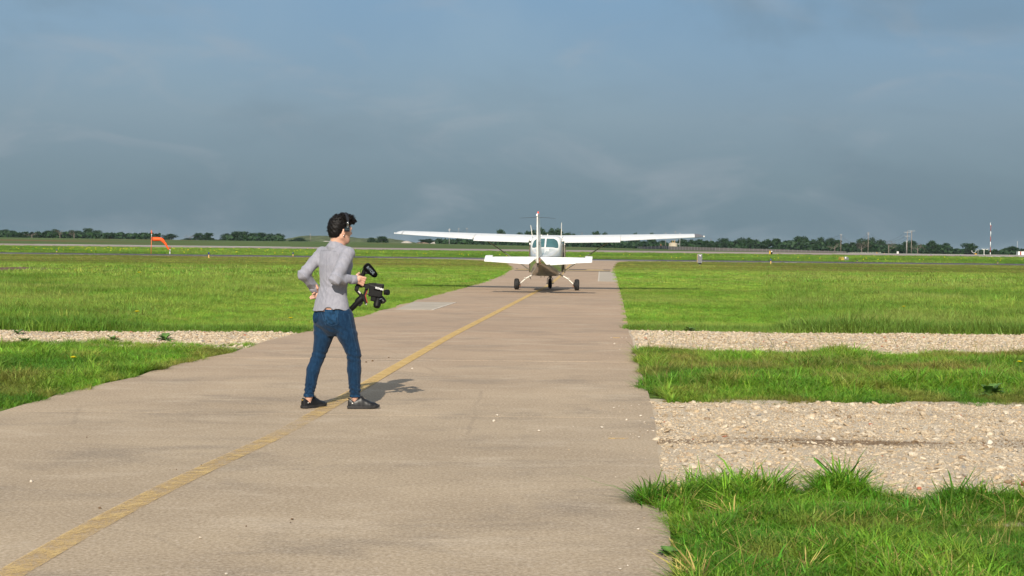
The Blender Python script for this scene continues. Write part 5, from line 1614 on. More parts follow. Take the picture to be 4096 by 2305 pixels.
bar('red_stripe', [K(1470.5, 1160, -0.004), K(1466, 1172, -0.004), K(1462, 1182, -0.004), K(1465, 1195, -0.004), K(1470, 1211, -0.004)], 0.006, 0.032, M['red_trim'], ra)
MB().tube([K(1448, 1192), K(1438, 1202), K(1428, 1212)], [0.030, 0.034, 0.030], 14).build('handle_joint', M['black_body'], gim, True, 45)
MB().tube([K(1436, 1204), K(1420, 1221), K(1398, 1243, 0.02)], [0.0235, 0.0245, 0.0235], 18).build('main_grip', M['black_body'], gim, True, 45)
MB().box(K(1441, 1216), (0.030, 0.04, 0.045), Matrix.Rotation(0.7, 3, 'Y'), bev=0.006).build('trigger', M['gloss_black'], gim)
MB().lathe([(0.006, -0.01), (0.009, 0.0), (0.006, 0.012)], 10, 'z', K(1465, 1217)).build('lock_knob', M['chrome'], gim)
# camera body and lens, hanging from the roll arm
cb = MB()
cb.box(K(1503, 1165), (0.120, 0.075, 0.105), Matrix.Rotation(0.10, 3, 'Y'), bev=0.010)
cb.box(K(1519, 1144), (0.075, 0.060, 0.040), Matrix.Rotation(0.12, 3, 'Y'), bev=0.010)
cb.box(K(1495, 1192), (0.050, 0.060, 0.060), Matrix.Rotation(0.10, 3, 'Y'), bev=0.008)
cbo = cb.build('camera_body', M['black_body'], gim)
MB().box(K(1472, 1176), (0.025, 0.02, 0.012), bev=0.003).build('battery_latch', M['gloss_black'], cbo)
plate = MB().box(K(1514.5, 1155.5, -0.047), (0.085, 0.012, 0.026), Matrix.Rotation(0.20, 3, 'Y'), bev=0.004).build('name_plate', M['gloss_black'], gim)
letters('RONIN', 0.0225, M['label_white'], plate, K(1517.5, 1155.5, -0.056), (math.cos(0.26), 0, -math.sin(0.26)), (0, 0, 1), 0.002, 0.0007)
MB().tube([K(1535, 1170), K(1546, 1170), K(1549, 1170, -0.01), K(1555, 1170, -0.016)], [0.020, 0.0255, 0.0265, 0.0245], 20).build('tilt_motor', M['gloss_black'], gim, True, 40)
l0, l1 = K(1515, 1190, 0.01), K(1506, 1229, -0.035)
ld = (l1 - l0)
MB().tube([l0, l0 + ld * 0.45, l0 + ld * 0.46, l0 + ld * 0.8, l0 + ld * 1.0], [0.030, 0.031, 0.0335, 0.034, 0.027], 22).build('lens', M['black_body'], gim, True, 40)
k0, k1 = K(1522, 1190, 0.02), K(1536, 1209, 0.0)
MB().tube([k0, k1 - (k1 - k0) * 0.4, k1], [0.024, 0.028, 0.026], 18).build('focus_motor', M['gloss_black'], gim, True, 40)
MB().box(K(1523, 1196, -0.03), (0.022, 0.006, 0.006), Matrix.Rotation(-0.3, 3, 'Y')).build('scale_mark', M['label_grey'], cbo)
# ------------------------------------------------------------------ far side of the airfield
ORD = ['first', 'second', 'third', 'fourth', 'fifth', 'sixth', 'seventh', 'eighth', 'ninth', 'tenth', 'eleventh', 'twelfth', 'thirteenth', 'fourteenth', 'fifteenth',
       'sixteenth', 'seventeenth', 'eighteenth', 'nineteenth', 'twentieth', 'twenty-first', 'twenty-second', 'twenty-third', 'twenty-fourth', 'twenty-fifth', 'twenty-sixth', 'twenty-seventh', 'twenty-eighth', 'twenty-ninth', 'thirtieth']
def on_ground(px, py, Y):
    """a place at distance Y on the terrain, in the column of the photograph (px, py)"""
    p = at(px, py, Y)
    return Vector((p.x, Y, zt(p.x, Y)))

# trees
t = NT('tree_leaves')
oi = t.n('ObjectInfo'); gi = t.n('NewGeometry')
c = t.mix(gi.outputs['Random Per Island'], (0.010, 0.036, 0.012), (0.028, 0.070, 0.018))
c = t.mix(t.math('MULTIPLY', oi.outputs['Random'], 0.45), c, (0.030, 0.062, 0.030))
d1 = t.n('BsdfTranslucent'); t.set(d1.inputs['Color'], c)
mx = t.n('MixShader'); mx.inputs[0].default_value = 0.2
t.t.links.new(t.bsdf(c, 0.65, 0.2), mx.inputs[1]); t.t.links.new(d1.outputs[0], mx.inputs[2])
M['leaves'] = t.done(mx.outputs[0])
M['bark'] = plain('tree_bark', (0.10, 0.08, 0.065), 0.9, 0.2, var=0.3, scale=2)
M['dead_wood'] = plain('bare_wood', (0.20, 0.165, 0.14), 0.9, 0.2, var=0.25, scale=2)
def crown_mesh(seed, n=2300, bushy=False):
    """leaf clumps spread through several lobes; unit size: one wide, one high"""
    r = np.random.default_rng(seed)
    lobes = []
    for _ in range(9 if not bushy else 6):
        a = r.uniform(0, 6.28); rad = r.uniform(0.0, 0.30)
        z = r.uniform(0.28, 0.80) if not bushy else r.uniform(0.15, 0.6)
        s = r.uniform(0.17, 0.27) * (1.15 - 0.5 * abs(z - 0.5))
        lobes.append((rad * math.cos(a) * (1.2 - z * 0.5), rad * math.sin(a) * (1.2 - z * 0.5), z, s))
    if not bushy: lobes.append((r.uniform(-.1, .1), r.uniform(-.1, .1), 0.80, 0.17))
    for _ in range(7):
        a = r.uniform(0, 6.28); lobes.append((0.34 * math.cos(a), 0.34 * math.sin(a), 0.16, 0.20))
    V = []; F = []
    w = np.array([l[3] ** 2 for l in lobes]); w /= w.sum()
    for k in r.choice(len(lobes), n, p=w):
        lx, ly, lz, ls = lobes[k]
        d = r.normal(size=3); d /= np.linalg.norm(d)
        q = np.array((lx, ly, lz)) + d * ls * (r.random() ** 0.4) * r.uniform(0.85, 1.15) * np.array((1, 1, 0.9))
        if q[2] < 0.0: continue
        nrm = d * 0.7 + r.normal(size=3) * 0.6; nrm /= np.linalg.norm(nrm)
        e1 = np.cross(nrm, r.normal(size=3)); e1 /= np.linalg.norm(e1); e2 = np.cross(nrm, e1)
        s = r.uniform(0.022, 0.050)
        o = len(V)
        V += [q + e1 * s, q + e2 * s * 0.8 + nrm * s * 0.2, q - e1 * s, q - e2 * s * 0.8 - nrm * s * 0.2]
        F.append((o, o + 1, o + 2, o + 3))
    return mesh_np('crown', np.array(V), np.array(F))
def trunk_mesh(seed):
    r = np.random.default_rng(seed + 500)
    mb = MB()
    mb.tube([(0, 0, -0.03), (0.01, 0, 0.15), (0.02, 0.01, 0.35), (0.0, 0.0, 0.6)], [0.035, 0.026, 0.020, 0.008], 6)
    for k in range(6):
        a = r.uniform(0, 6.28); z = r.uniform(0.16, 0.42); l = r.uniform(0.2, 0.34)
        mb.tube([(0.01, 0, z), (0.5 * l * math.cos(a), 0.5 * l * math.sin(a), z + 0.12), (l * math.cos(a), l * math.sin(a), z + 0.3)], [0.012, 0.009, 0.003], 4)
    return mb.mesh('trunk')
def dead_mesh(seed):
    r = np.random.default_rng(seed + 900)
    mb = MB()
    mb.tube([(0, 0, -0.03), (0.01, 0, 0.2), (0.03, 0.01, 0.5)], [0.028, 0.020, 0.010], 6)
    def branch(p, d, l, rad, lev):
        q = p + d * l * 0.5 + Vector(r.normal(size=3)) * l * 0.08; e = p + d * l + Vector(r.normal(size=3)) * l * 0.14
        mb.tube([p, q, e], [rad, rad * 0.75, rad * 0.4], 4)
        if lev:
            for _ in range(3):
                nd = (d + Vector(r.normal(size=3)) * 0.55 + Vector((0, 0, 0.1))).normalized()
                branch(q.lerp(e, r.uniform(0.2, 1)), nd, l * 0.62, rad * 0.55, lev - 1)
    for _ in range(7):
        a = r.uniform(0, 6.28)
        branch(Vector((0.01, 0, r.uniform(0.15, 0.48))), Vector((math.cos(a) * 0.75, math.sin(a) * 0.75, r.uniform(0.4, 1.0))).normalized(), r.uniform(0.22, 0.36), 0.010, 2)
    return mb.mesh('bare_branches')
CROWNS = [crown_mesh(s) for s in range(7)]; TRUNKS = [trunk_mesh(s) for s in range(7)]
BUSH = [crown_mesh(s + 30, 1100, True) for s in range(3)]; DEAD = [dead_mesh(s) for s in range(3)]
for me in CROWNS + BUSH: me.materials.append(M['leaves'])
for me in TRUNKS: me.materials.append(M['bark'])
for me in DEAD: me.materials.append(M['dead_wood'])
tree_n = [0]
def tree(px, top, wpx, Y, label, group, kind='tree', base=None):
    k = tree_n[0]; tree_n[0] += 1
    p = on_ground(px, top, Y)
    h = at(px, top, Y).z - p.z
    w = wpx * Y / FPX * 1.25
    rz = random.uniform(0, 6.28)
    root = thing({'tree': 'tree', 'bush': 'bush', 'dead': 'bare_tree'}[kind], label, 'tree' if kind != 'bush' else 'bush', p, rz, group)
    if kind == 'dead':
        o = link('bare_branches', DEAD[k % 3], None, root); o.scale = (w * 1.1, w * 1.1, h / 0.95)
    else:
        cm = (BUSH if kind == 'bush' else CROWNS)
        o = link('crown', cm[k % len(cm)], None, root); o.scale = (w * 1.05, w * 1.05, h / (0.96 if kind == 'tree' else 0.80))
        if kind == 'tree':
            o2 = link('trunk', TRUNKS[k % 7], None, root); o2.scale = (w, w, h)
    return root
def row(items, what, where, group, kind='tree', Y=(820, 980)):
    for i, it in enumerate(items):
        px, top, w = it[:3]
        tree(px, top, w, random.uniform(*Y) if len(it) < 4 else it[3], '%s %s, %s from the left' % (what, where, ORD[i]), group, kind)
row([(-12, 921, 60), (22, 917, 62), (55, 923, 52), (84, 931, 44), (112, 938, 40), (160, 931, 50), (192, 921, 48), (222, 919, 52), (252, 926, 46), (285, 920, 50), (318, 922, 52), (353, 912, 44), (384, 921, 46), (412, 938, 44),
     (442, 934, 46), (478, 927, 46), (512, 936, 44), (545, 934, 44), (578, 930, 44), (612, 939, 50)], 'dark green tree', 'in the long tree line at far left', 'trees of the far left tree line', Y=(830, 960))
row([(128, 925, 52), (240, 915, 44), (296, 917, 40)], 'bare grey-branched tree', 'among the far left tree line', 'bare trees of the left tree line', 'dead', (815, 840))
tree(677, 935, 60, 850, 'lone round dark tree just right of the orange windsock', 'free-standing trees at far left')
tree(760, 936, 55, 850, 'bare leafless tree left of the pair of small trees', None, 'dead')
tree(752, 951, 44, 845, 'low bush under the bare leafless tree at left', None, 'bush')
tree(790, 931, 34, 850, 'narrow dark tree, left of the pair beyond the meadow', None)
tree(826, 930, 50, 850, 'round dark tree, right of the pair beyond the meadow', None)
row([(858, 957, 34), (884, 959, 36)], 'low bush', 'left of the tree clump behind the person', 'low bushes by the clump', 'bush', (840, 860))
row([(912, 934, 52), (945, 924, 52), (972, 925, 54), (1008, 931, 48), (1044, 929, 56), (1078, 936, 46), (1113, 933, 46)], 'dark leafy tree', 'of the clump left of the walking person', 'tree clump left of the person', Y=(830, 880))
tree(1197, 947, 62, 850, 'low wide bush on the slope left of the person\'s head', None, 'bush')
tree(1486, 949, 30, 860, 'smaller dark tree between the person and the left wing tip', None)
tree(1528, 945, 46, 850, 'larger round tree between the person and the left wing tip', None)
row([(1695, 958, 44), (1722, 955, 40), (1775, 961, 40), (1800, 957, 44), (1832, 953, 46), (1862, 955, 44), (1887, 958, 40)], 'dark tree', 'under the left wing of the aircraft', 'trees under the left wing', Y=(860, 900))
row([(1925, 962, 46), (1962, 961, 50), (2000, 963, 46), (2038, 965, 46), (2078, 962, 46), (2100, 966, 40)], 'dark tree', 'below the left flap of the aircraft', 'trees below the left flap', Y=(860, 900))
tree(2003, 917, 42, 930, 'lone dark crown rising above the left wing', None)
row([(2078, 929, 40), (2106, 922, 40), (2135, 924, 44), (2168, 908, 52), (2204, 913, 50), (2238, 911, 52), (2272, 930, 44), (2294, 934, 40)], 'green tree', 'of the tall clump behind the cabin', 'tall clump behind the aircraft cabin', Y=(900, 960))
row([(2392, 923, 44), (2420, 933, 36)], 'tree crown', 'above the right flap', 'crowns above the right flap', Y=(900, 940))
row([(2540, 930, 36), (2606, 931, 36)], 'small tree crown', 'showing above the right outer wing', 'crowns above the right outer wing', Y=(900, 940))
row([(2290, 968, 50), (2330, 966, 50), (2372, 966, 52), (2412, 964, 52), (2452, 963, 50), (2490, 962, 50), (2530, 961, 54), (2572, 962, 50), (2610, 960, 54), (2650, 962, 50), (2690, 962, 50), (2735, 958, 54), (2768, 957, 54)],
    'dark tree', 'in the belt below the right wing', 'tree belt below the right wing', Y=(840, 880))
row([(2800, 957, 56), (2832, 961, 50), (2868, 966, 44), (2902, 952, 54), (2940, 960, 46), (2972, 954, 54), (2998, 949, 46), (3030, 958, 50), (3066, 955, 56), (3106, 953, 56), (3146, 961, 46), (3186, 943, 62), (3222, 949, 52), (3252, 956, 46),
     (3290, 949, 54), (3324, 949, 54), (3350, 958, 44)], 'dark green tree', 'behind the long grey fence', 'tree belt behind the grey fence', Y=(830, 880))
row([(3384, 971, 46), (3412, 968, 44), (3442, 957, 50), (3472, 955, 50), (3494, 950, 44), (3526, 956, 48), (3560, 975, 44), (3592, 975, 46), (3616, 966, 46), (3646, 964, 52), (3682, 976, 42), (3712, 974, 42), (3732, 960, 50), (3760, 978, 42), (3786, 972, 44), (3824, 993, 44), (3850, 996, 40)],
    'green tree', 'in the belt around the power poles at right', 'tree belt around the power poles', Y=(830, 880))
row([(3340, 962, 48), (3448, 958, 50), (3556, 957, 60), (3672, 962, 50)], 'bare grey tree', 'standing in front of the right tree belt', 'bare trees in the right belt', 'dead', (812, 826))
tree(3882, 972, 58, 840, 'lone large round tree left of the striped mast', None)
row([(3924, 998, 36), (3950, 1000, 36), (3985, 1003, 40)], 'low bush', 'behind the striped mast', 'bushes behind the mast', 'bush', (830, 860))
row([(4020, 992, 44), (4046, 983, 46), (4066, 990, 40), (4092, 994, 46), (4120, 992, 46)], 'dark tree', 'at the far right edge beside the white hut', 'trees at the far right edge', Y=(830, 870))
# undergrowth along the foot of the belts: one mass nobody could count
t_pts = []
for x0, x1, hpx in ((-40, 640, 22), (905, 1135, 18), (1745, 2110, 18), (2270, 2790, 24), (2790, 3370, 38), (3370, 3800, 32), (3800, 3870, 16), (3900, 4140, 16)):
    for px in np.arange(x0, x1, 3.2):
        for _ in range(8):
            q = at(px + random.uniform(-2, 2), 1000, 845 + random.uniform(-8, 8))
            t_pts.append((q.x, q.y, zt(q.x, q.y) + random.uniform(0, 1) ** 1.3 * hpx * 845 / FPX, ))
V = []; F = []
for (x, y, z) in t_pts:
    d = np.random.default_rng(len(V)).normal(size=(2, 3)); s = random.uniform(0.6, 1.3)
    e1 = d[0] / np.linalg.norm(d[0]) * s; e2 = np.cross(d[0], d[1]); e2 = e2 / np.linalg.norm(e2) * s
    o = len(V); c_ = np.array((x, y, z))
    V += [c_ + e1, c_ + e2, c_ - e1, c_ - e2]; F.append((o, o + 1, o + 2, o + 3))
tag(link('undergrowth', mesh_np('undergrowth', np.array(V), np.array(F)), M['leaves']), 'dense dark undergrowth at the foot of the tree belts', 'undergrowth', kind='stuff')

# grassy mound behind the person and spoil heaps
M['mound'] = plain('mound_grass', (0.085, 0.105, 0.05), 0.95, 0.1, var=0.35, scale=0.15)
M['heap_pale'] = plain('pale_spoil', (0.42, 0.38, 0.32), 0.95, 0.1, var=0.2, scale=0.6)
M['heap_brown'] = plain('brown_spoil', (0.26, 0.19, 0.145), 0.95, 0.1, var=0.3, scale=0.6)
def heap(name, px0, px1, top, Y, mat, label, cat, kind=None, prof=None, depth=18):
    a, b = at(px0, 970, Y), at(px1, 970, Y)
    n = 40; V = []; F = []
    prof = prof or (lambda q: math.sin(math.pi * q) ** 0.7)
    zt_top = at((px0 + px1) / 2, top, Y).z
    for i in range(n + 1):
        q = i / n; x = a.x + (b.x - a.x) * q
        g = zt(x, Y)
        hgt = max(0.0, (zt_top - g)) * prof(q) * (1 + 0.10 * (vnoise(np.array([q * 13.0]), np.array([top * 1.0]))[0] - 0.5))
        for j in range(9):
            w = j / 8
            V.append((x, Y - depth / 2 + depth * w, g - 0.3 + (hgt + 0.3) * math.sin(math.pi * w) ** 0.8 + 0.05 * random.uniform(-1, 1) * hgt * (0 < j < 8)))
    for i in range(n):
        for j in range(8):
            k = i * 9 + j
            F.append((k, k + 9, k + 10, k + 1))
    o = link(name, mesh_np(name, np.array(V), np.array(F)), mat, None, True)
    return tag(o, label, cat, kind=kind)
def lump(pts): return lambda q: float(np.interp(q, [p[0] for p in pts], [p[1] for p in pts]))
heap('mound', 1118, 1480, 943, 1100, M['mound'], 'low grassy mound behind the person', 'hill', 'structure', lump([(0, 0), (.12, .6), (.3, .95), (.5, 1.0), (.8, .85), (1, .55)]), 120)
heap('mound', 1440, 1690, 954, 1050, M['mound'], 'low grassy mound near the left wing tip', 'hill', 'structure', lump([(0, .9), (.2, 1.0), (.5, .95), (.75, .55), (1, 0)]), 120)
heap('spoil_heap', 1290, 1326, 964, 870, M['heap_pale'], 'small pale earth heap beside the person\'s collar', 'earth heap')
heap('spoil_heap', 1604, 1650, 964, 870, M['heap_pale'], 'small pale spoil heap below the left wing tip', 'earth heap')
heap('spoil_heap', 1664, 1722, 966, 870, M['heap_brown'], 'brown spoil heap below the left wing tip', 'earth heap')
heap('spoil_heap', 1718, 1812, 967, 865, M['heap_pale'], 'long flat pale gravel heap under the left wing', 'earth heap', prof=lump([(0, 0), (.18, .85), (.35, 1), (.7, .95), (.88, .6), (1, 0)]))

# windsock
M['sock'] = plain('orange_fabric', (0.86, 0.10, 0.012), 0.6, 0.3, var=0.12, scale=3)
M['orange_post'] = plain('faded_orange_post', (0.62, 0.16, 0.07), 0.6, 0.3, var=0.12, scale=3)
M['white_post'] = plain('white_post', (0.80, 0.79, 0.76), 0.5, 0.4, var=0.06)
M['grey_steel'] = plain('grey_steel', (0.17, 0.17, 0.175), 0.5, 0.5, 0.3, var=0.15, scale=4)
WY = 212.5
wb = on_ground(604, 1018, WY)
ws = thing('windsock', 'drooping orange windsock on an orange pole at left', 'windsock', wb)
def Wp(px, py, dy=0): return at(px, py, WY + dy) - wb
MB().tube([Vector((0, 0, -0.1)), Wp(606.3, 948)], [0.055, 0.050], 10).build('pole', M['orange_post'], ws, True)
MB().tube([Wp(606.3, 948), Wp(606.5, 936)], 0.035, 8).build('pole_tip', M['white_post'], ws, True)
MB().tube([Wp(606.5, 936), Wp(606.4, 934.5), Wp(606.2, 923), Wp(605.8, 921)], [0.06, 0.095, 0.085, 0.04], 12).build('lamp_shroud', M['orange_post'], ws, True)
sk = [(611, 957, 8.6), (618, 957, 8.5), (630, 957.2, 8.0), (640, 957.4, 7.4), (647, 959, 7.0), (652, 964, 6.8), (657, 970, 4.8), (662, 976, 4.4), (667, 985, 3.9), (672, 994, 3.2), (676, 999, 2.4)]
sk2 = []
for (a0, b0, r0), (a1, b1, r1) in zip(sk[:-1], sk[1:]):
    for q in (0, 0.33, 0.67):
        sk2.append((a0 + (a1 - a0) * q, b0 + (b1 - b0) * q, (r0 + (r1 - r0) * q) * (1 + random.uniform(-0.07, 0.05))))
sk2.append(sk[-1])
MB().tube([Wp(a, b) for a, b, r in sk2], [r * WY / FPX for a, b, r in sk2], 16).build('sock', M['sock'], ws, True)
hoop = MB()
for yy in (949.5, 965.5):
    hoop.tube([Wp(604, yy), Wp(611, yy)], 0.03, 6)
hoop.tube([Wp(604, 949), Wp(600, 951), Wp(599, 954), Wp(602, 955.5)], 0.02, 6)
hoop.tube([Wp(609.5, 957 + 8.8 * math.sin(k), 0.33 * math.cos(k)) for k in [2 * math.pi * i / 14 for i in range(15)]], 0.02, 5)
hoop.build('hoop', M['dark_metal'], ws)
pb_ = on_ground(679.5, 1018, 213)
po = thing('marker_post', 'short white post with a red top under the windsock', 'post', pb_)
MB().tube([Vector((0, 0, -0.1)), at(679.8, 997.5, 213) - pb_], 0.075, 10).build('white_sleeve', M['white_post'], po, True)
MB().tube([at(679.8, 997.5, 213) - pb_, at(679.6, 986, 213) - pb_], 0.06, 10).build('red_top', plain('red_post', (0.45, 0.03, 0.02), 0.5), po, True)

# edge lights: blue lens on an amber stem
M['blue_lens'] = plain('blue_lens', (0.010, 0.020, 0.16), 0.2, 0.6, var=0.2)
M['amber'] = plain('amber_stem', (0.80, 0.47, 0.16), 0.5, 0.4, var=0.1)
M['amber2'] = plain('orange_stem', (0.85, 0.35, 0.03), 0.5, 0.4, var=0.1)
def edge_light(px, base, top, Y, label, mat='amber', foot=False):
    p = on_ground(px, base, Y); p.z = min(p.z, at(px, base, Y).z)
    h = max(0.30, at(px, top, Y).z - p.z)
    r = thing('edge_light', label, 'runway light', p, 0, 'lights along the taxiway and runway edges')
    MB().tube([(0, 0, -0.05), (0, 0, h * 0.56), (0, 0, h * 0.60)], [0.055, 0.05, 0.09], 10).build('stem', M[mat], r, True, 40)
    MB().lathe([(0.085, h * 0.60), (0.095, h * 0.66), (0.092, h * 0.88), (0.06, h * 0.97), (0.02, h)], 12).build('lens', M['blue_lens'], r, True)
    if foot: MB().lathe([(0.22, -0.02), (0.21, 0.03)], 14).build('base_plate', M['amber'], r)
edge_light(835, 1033, 1009, 160, 'blue-topped light on a round base plate, left meadow', foot=True)
edge_light(227, 1011.5, 998, 218, 'blue-topped light at the asphalt edge, far left of the windsock')
edge_light(1172, 1026, 1010, 200, 'blue-topped light at the asphalt edge, left of the person')
edge_light(3083, 1057, 1035, 164, 'blue-topped light below the small black sign at right')
edge_light(3429, 1050, 1044, 216, 'small blue light just right of the rusty half-barrel cover')
edge_light(3991, 1055, 1049, 216, 'small blue light below the striped mast')
edge_light(3724, 1028.5, 1018, 322, 'orange-stemmed light, leftmost of three along the runway', 'amber2')
edge_light(3842.5, 1032.5, 1022, 322, 'orange-stemmed light, middle of three along the runway', 'amber2')
edge_light(3974, 1036, 1026, 322, 'orange-stemmed light, rightmost of three along the runway', 'amber2')

# grey cabinet on a pedestal
CY = 143.5
cbp = on_ground(2799, 1061, CY)
cab = thing('equipment_cabinet', 'grey metal cabinet on a short pedestal in the right meadow', 'cabinet', cbp, -0.12)
s = CY / FPX
zb, ztp = at(2799, 1053, CY).z, at(2799, 1016.5, CY).z
MB().box((0, 0, (zb + ztp) / 2), (19 * s, 0.34, ztp - zb), bev=0.015).build('housing', M['grey_steel'], cab)
MB().box((0.0, -0.185, (zb + ztp) / 2), (17 * s, 0.02, ztp - zb - 0.06), bev=0.006).build('front_panel', plain('panel_grey', (0.15, 0.15, 0.165), 0.5, 0.4, 0.2, var=0.08), cab)
MB().loft([[Vector((x * w, y * d, z)) for x, y in ((-1, -1), (1, -1), (1, 1), (-1, 1))] for z, w, d in ((zb, 7.2 * s, 0.14), (zb - 0.14, 3.0 * s, 0.07))]).build('hopper', M['dark_metal'], cab)
MB().tube([(0, 0, -0.05), (0, 0, zb - 0.12)], 0.055, 10).build('pedestal', M['bare_metal'], cab, True)
for xx, zz in ((-7, 1019.5), (7, 1019.5), (-7, 1048.5), (7, 1048.5)):
    MB().sphere((xx * s, -0.205, at(2799, zz, CY).z), 0.022, 8, 6).build('bolt', M['white_post'], cab)
MB().box((0.02, -0.205, at(2799, 1021.8, CY).z), (7.5 * s, 0.012, 0.055)).build('white_label', M['white_post'], cab)
MB().tube([(0.05, -0.20, at(2799, 1025, CY).z), (0.05, -0.25, at(2799, 1025, CY).z)], 0.035, 10).build('lock', M['white_post'], cab)
MB().tube([(-10.6 * s, -0.1, zb + 0.05), (-10.6 * s, -0.1, ztp - 0.03)], 0.014, 6).build('conduit', M['amber'], cab)

# small sign, half-barrel cover and the location sign
SY = 318
sp_ = on_ground(3083, 1021, SY); sp_.z = min(sp_.z, at(3084, 1021.5, SY).z)
sg = thing('runway_sign', 'small black sign with a yellow side panel beyond the asphalt', 'sign', sp_)
ss = SY / FPX; z0, z1 = at(3083, 1019, SY).z - sp_.z, at(3083, 1003, SY).z - sp_.z
MB().box((3.2 * ss, 0, (z0 + z1) / 2), (6.6 * ss, 0.18, z1 - z0), bev=0.02).build('black_panel', M['black_body'], sg)
MB().box((-3.4 * ss, 0.05, (z0 + z1) / 2), (6.2 * ss, 0.16, (z1 - z0) * 0.95), bev=0.02).build('yellow_panel', plain('sign_yellow', (0.50, 0.30, 0.04), 0.5, var=0.3, scale=3), sg)
MB().box((3.4 * ss, -0.1, z1 - 0.17), (3.6 * ss, 0.02, 0.26)).build('white_square', M['white_post'], sg)
MB().tube([(3 * ss, 0, -0.1), (3 * ss, 0, z0)], 0.05, 8).build('leg', M['white_post'], sg)
BY = 222
bp = on_ground(3373, 1048, BY)
br = thing('half_barrel_cover', 'grey round-topped cover with a rusty ribbed left end', 'equipment cover', bp, 0.35)
bs = BY / FPX
hh = at(3373, 1027.5, BY).z - bp.z
def arch(w, x):
    return [Vector((x, w * math.cos(a), hh * math.sin(a) ** 0.75 if a > 0 else 0)) for a in [math.pi * i / 16 for i in range(17)]]
M['rust'] = plain('rusty_yellow_paint', (0.33, 0.25, 0.05), 0.75, 0.3, var=0.45, scale=5)
MB().loft([arch(0.42, x) for x in (-0.02, 0.74)]).build('shell', M['grey_steel'], br, True, 40)
for k in range(4):
    MB().loft([arch(0.43 + 0.02 * (k % 2), -0.66 + 0.16 * k), arch(0.44, -0.52 + 0.16 * k)]).build('ribbed_band', M['rust'], br, True, 40)
MB().box((0.15, -0.40, hh * 0.80), (0.20, 0.06, 0.28), bev=0.01).build('white_notice', M['white_post'], br)
LY = 400
lp = on_ground(3882, 1019, LY); lp.z = at(3882, 1019, LY).z - 0.15
ls_ = LY / FPX
loc_s = thing('location_sign', 'long black sign with yellow A2 panel beyond the runway', 'sign', lp)
zc = at(3882, 1016, LY).z - lp.z
MB().box((-7.5 * ls_, 0, zc), (38 * ls_, 0.2, 5.4 * ls_), bev=0.02).build('black_panel', M['black_body'], loc_s)
yp = MB().box((19.5 * ls_, -0.01, zc), (15 * ls_, 0.22, 5.4 * ls_), bev=0.02).build('yellow_panel', plain('sign_black_yellow', (0.05, 0.035, 0.01), 0.5, var=0.3), loc_s)
letters('A2', 6.2 * ls_, plain('sign_lettering', (0.80, 0.42, 0.02), 0.5), yp, Vector((20 * ls_, -0.13, zc)), (1, 0, 0), (0, 0, 1), 0.01, 0.02)
for x in (-20, 5, 24):
    MB().tube([(x * ls_, 0, -0.6), (x * ls_, 0, zc - 2.6 * ls_)], 0.04, 6).build('leg', M['dark_metal'], loc_s)

# weather station: red and white mast, sensor forks
NY = 430
mp = on_ground(3961, 1019, NY); mp.z = at(3961, 1019.5, NY).z
mast = thing('weather_mast', 'tall red and white striped mast with a wind sensor on top', 'mast', mp)
M['mast_red'] = plain('mast_red', (0.34, 0.075, 0.055), 0.6, var=0.15, scale=0.8)
bands = [(1019.5, 1010.5, 1), (1010.5, 989, 0), (989, 967.5, 1), (967.5, 946.5, 0), (946.5, 925.5, 1), (925.5, 904, 0)]
for a, b, wv_ in bands:
    q0, q1 = at(3961, a, NY) - mp, at(3961, b, NY) - mp
    rr = 1.45 * NY / FPX * (0.7 + 0.3 * (a - 904) / 115)
    MB().tube([Vector((0, 0, q0.z)), Vector((0, 0, q1.z))], [rr, rr * 0.97], 8).build('white_band' if wv_ else 'red_band', M['white_post'] if wv_ else M['mast_red'], mast, True)
tz = (at(3961, 904, NY) - mp).z
MB().box((0, 0, tz), (0.38, 0.38, 0.22), bev=0.03).build('top_ring', M['mast_red'], mast)
MB().tube([(0, 0, tz), (-0.12, 0, tz + 0.35), (-0.14, 0, tz + 0.75), (-0.10, 0, tz + 1.05)], [0.05, 0.09, 0.08, 0.03], 6).build('wind_sensor', M['white_post'], mast)
def sensor(px, base, Y, label, kind):
    p = on_ground(px, base, Y); p.z = at(px, base, Y).z - 0.05
    k = Y / FPX
    r = thing('weather_sensor', label, 'sensor', p)
    if kind == 'T':
        MB().tube([(0, 0, 0), (0, 0, 22.5 * k)], 1.1 * k, 8).build('stand', M['white_post'], r)
        MB().box((2.5 * k, 0, 22.8 * k), (20 * k, 0.09, 0.8 * k), bev=0.01).build('cross_arm', M['white_post'], r)
        MB().box((-5.5 * k, 0, 22.6 * k), (9 * k, 0.18, 1.7 * k), Matrix.Rotation(0.42, 3, 'Y'), bev=0.02).build('sensor_head', M['white_post'], r)
        MB().box((13 * k, 0, 22.6 * k), (7.5 * k, 0.18, 1.7 * k), Matrix.Rotation(-0.5, 3, 'Y'), bev=0.02).build('sensor_head', M['white_post'], r)
        MB().box((1.5 * k, 0, 1.0 * k), (3 * k, 0.1, 1.6 * k), bev=0.01).build('base_box', M['white_post'], r)
    else:
        MB().tube([(0, 0, 0), (0, 0, 8 * k)], 0.9 * k, 8).build('stand', M['white_post'], r)
        MB().tube([(7.5 * k * math.sin(a), 0, (14 - 6.5 * math.cos(a)) * k) for a in [math.radians(v) for v in range(-85, 86, 17)]], 0.6 * k, 6).build('curved_arm', M['white_post'], r)
        for s_ in (-1, 1):
            MB().box((s_ * 8.5 * k, 0, 15.2 * k), (5 * k, 0.12, 1.3 * k), bev=0.02).build('sensor_head', M['white_post'], r)
sensor(3895, 1019, 440, 'white sensor with a curved two-armed fork above the black sign', 'U')
sensor(3936, 1019.5, 430, 'white T-shaped sensor stand left of the striped mast', 'T')
hp_ = on_ground(4086, 1022, 470); hp_.z = at(4086, 1022, 470).z
hut = thing('equipment_hut', 'small white hut with a dark red door at the right edge', 'hut', hp_)
hk = 470 / FPX
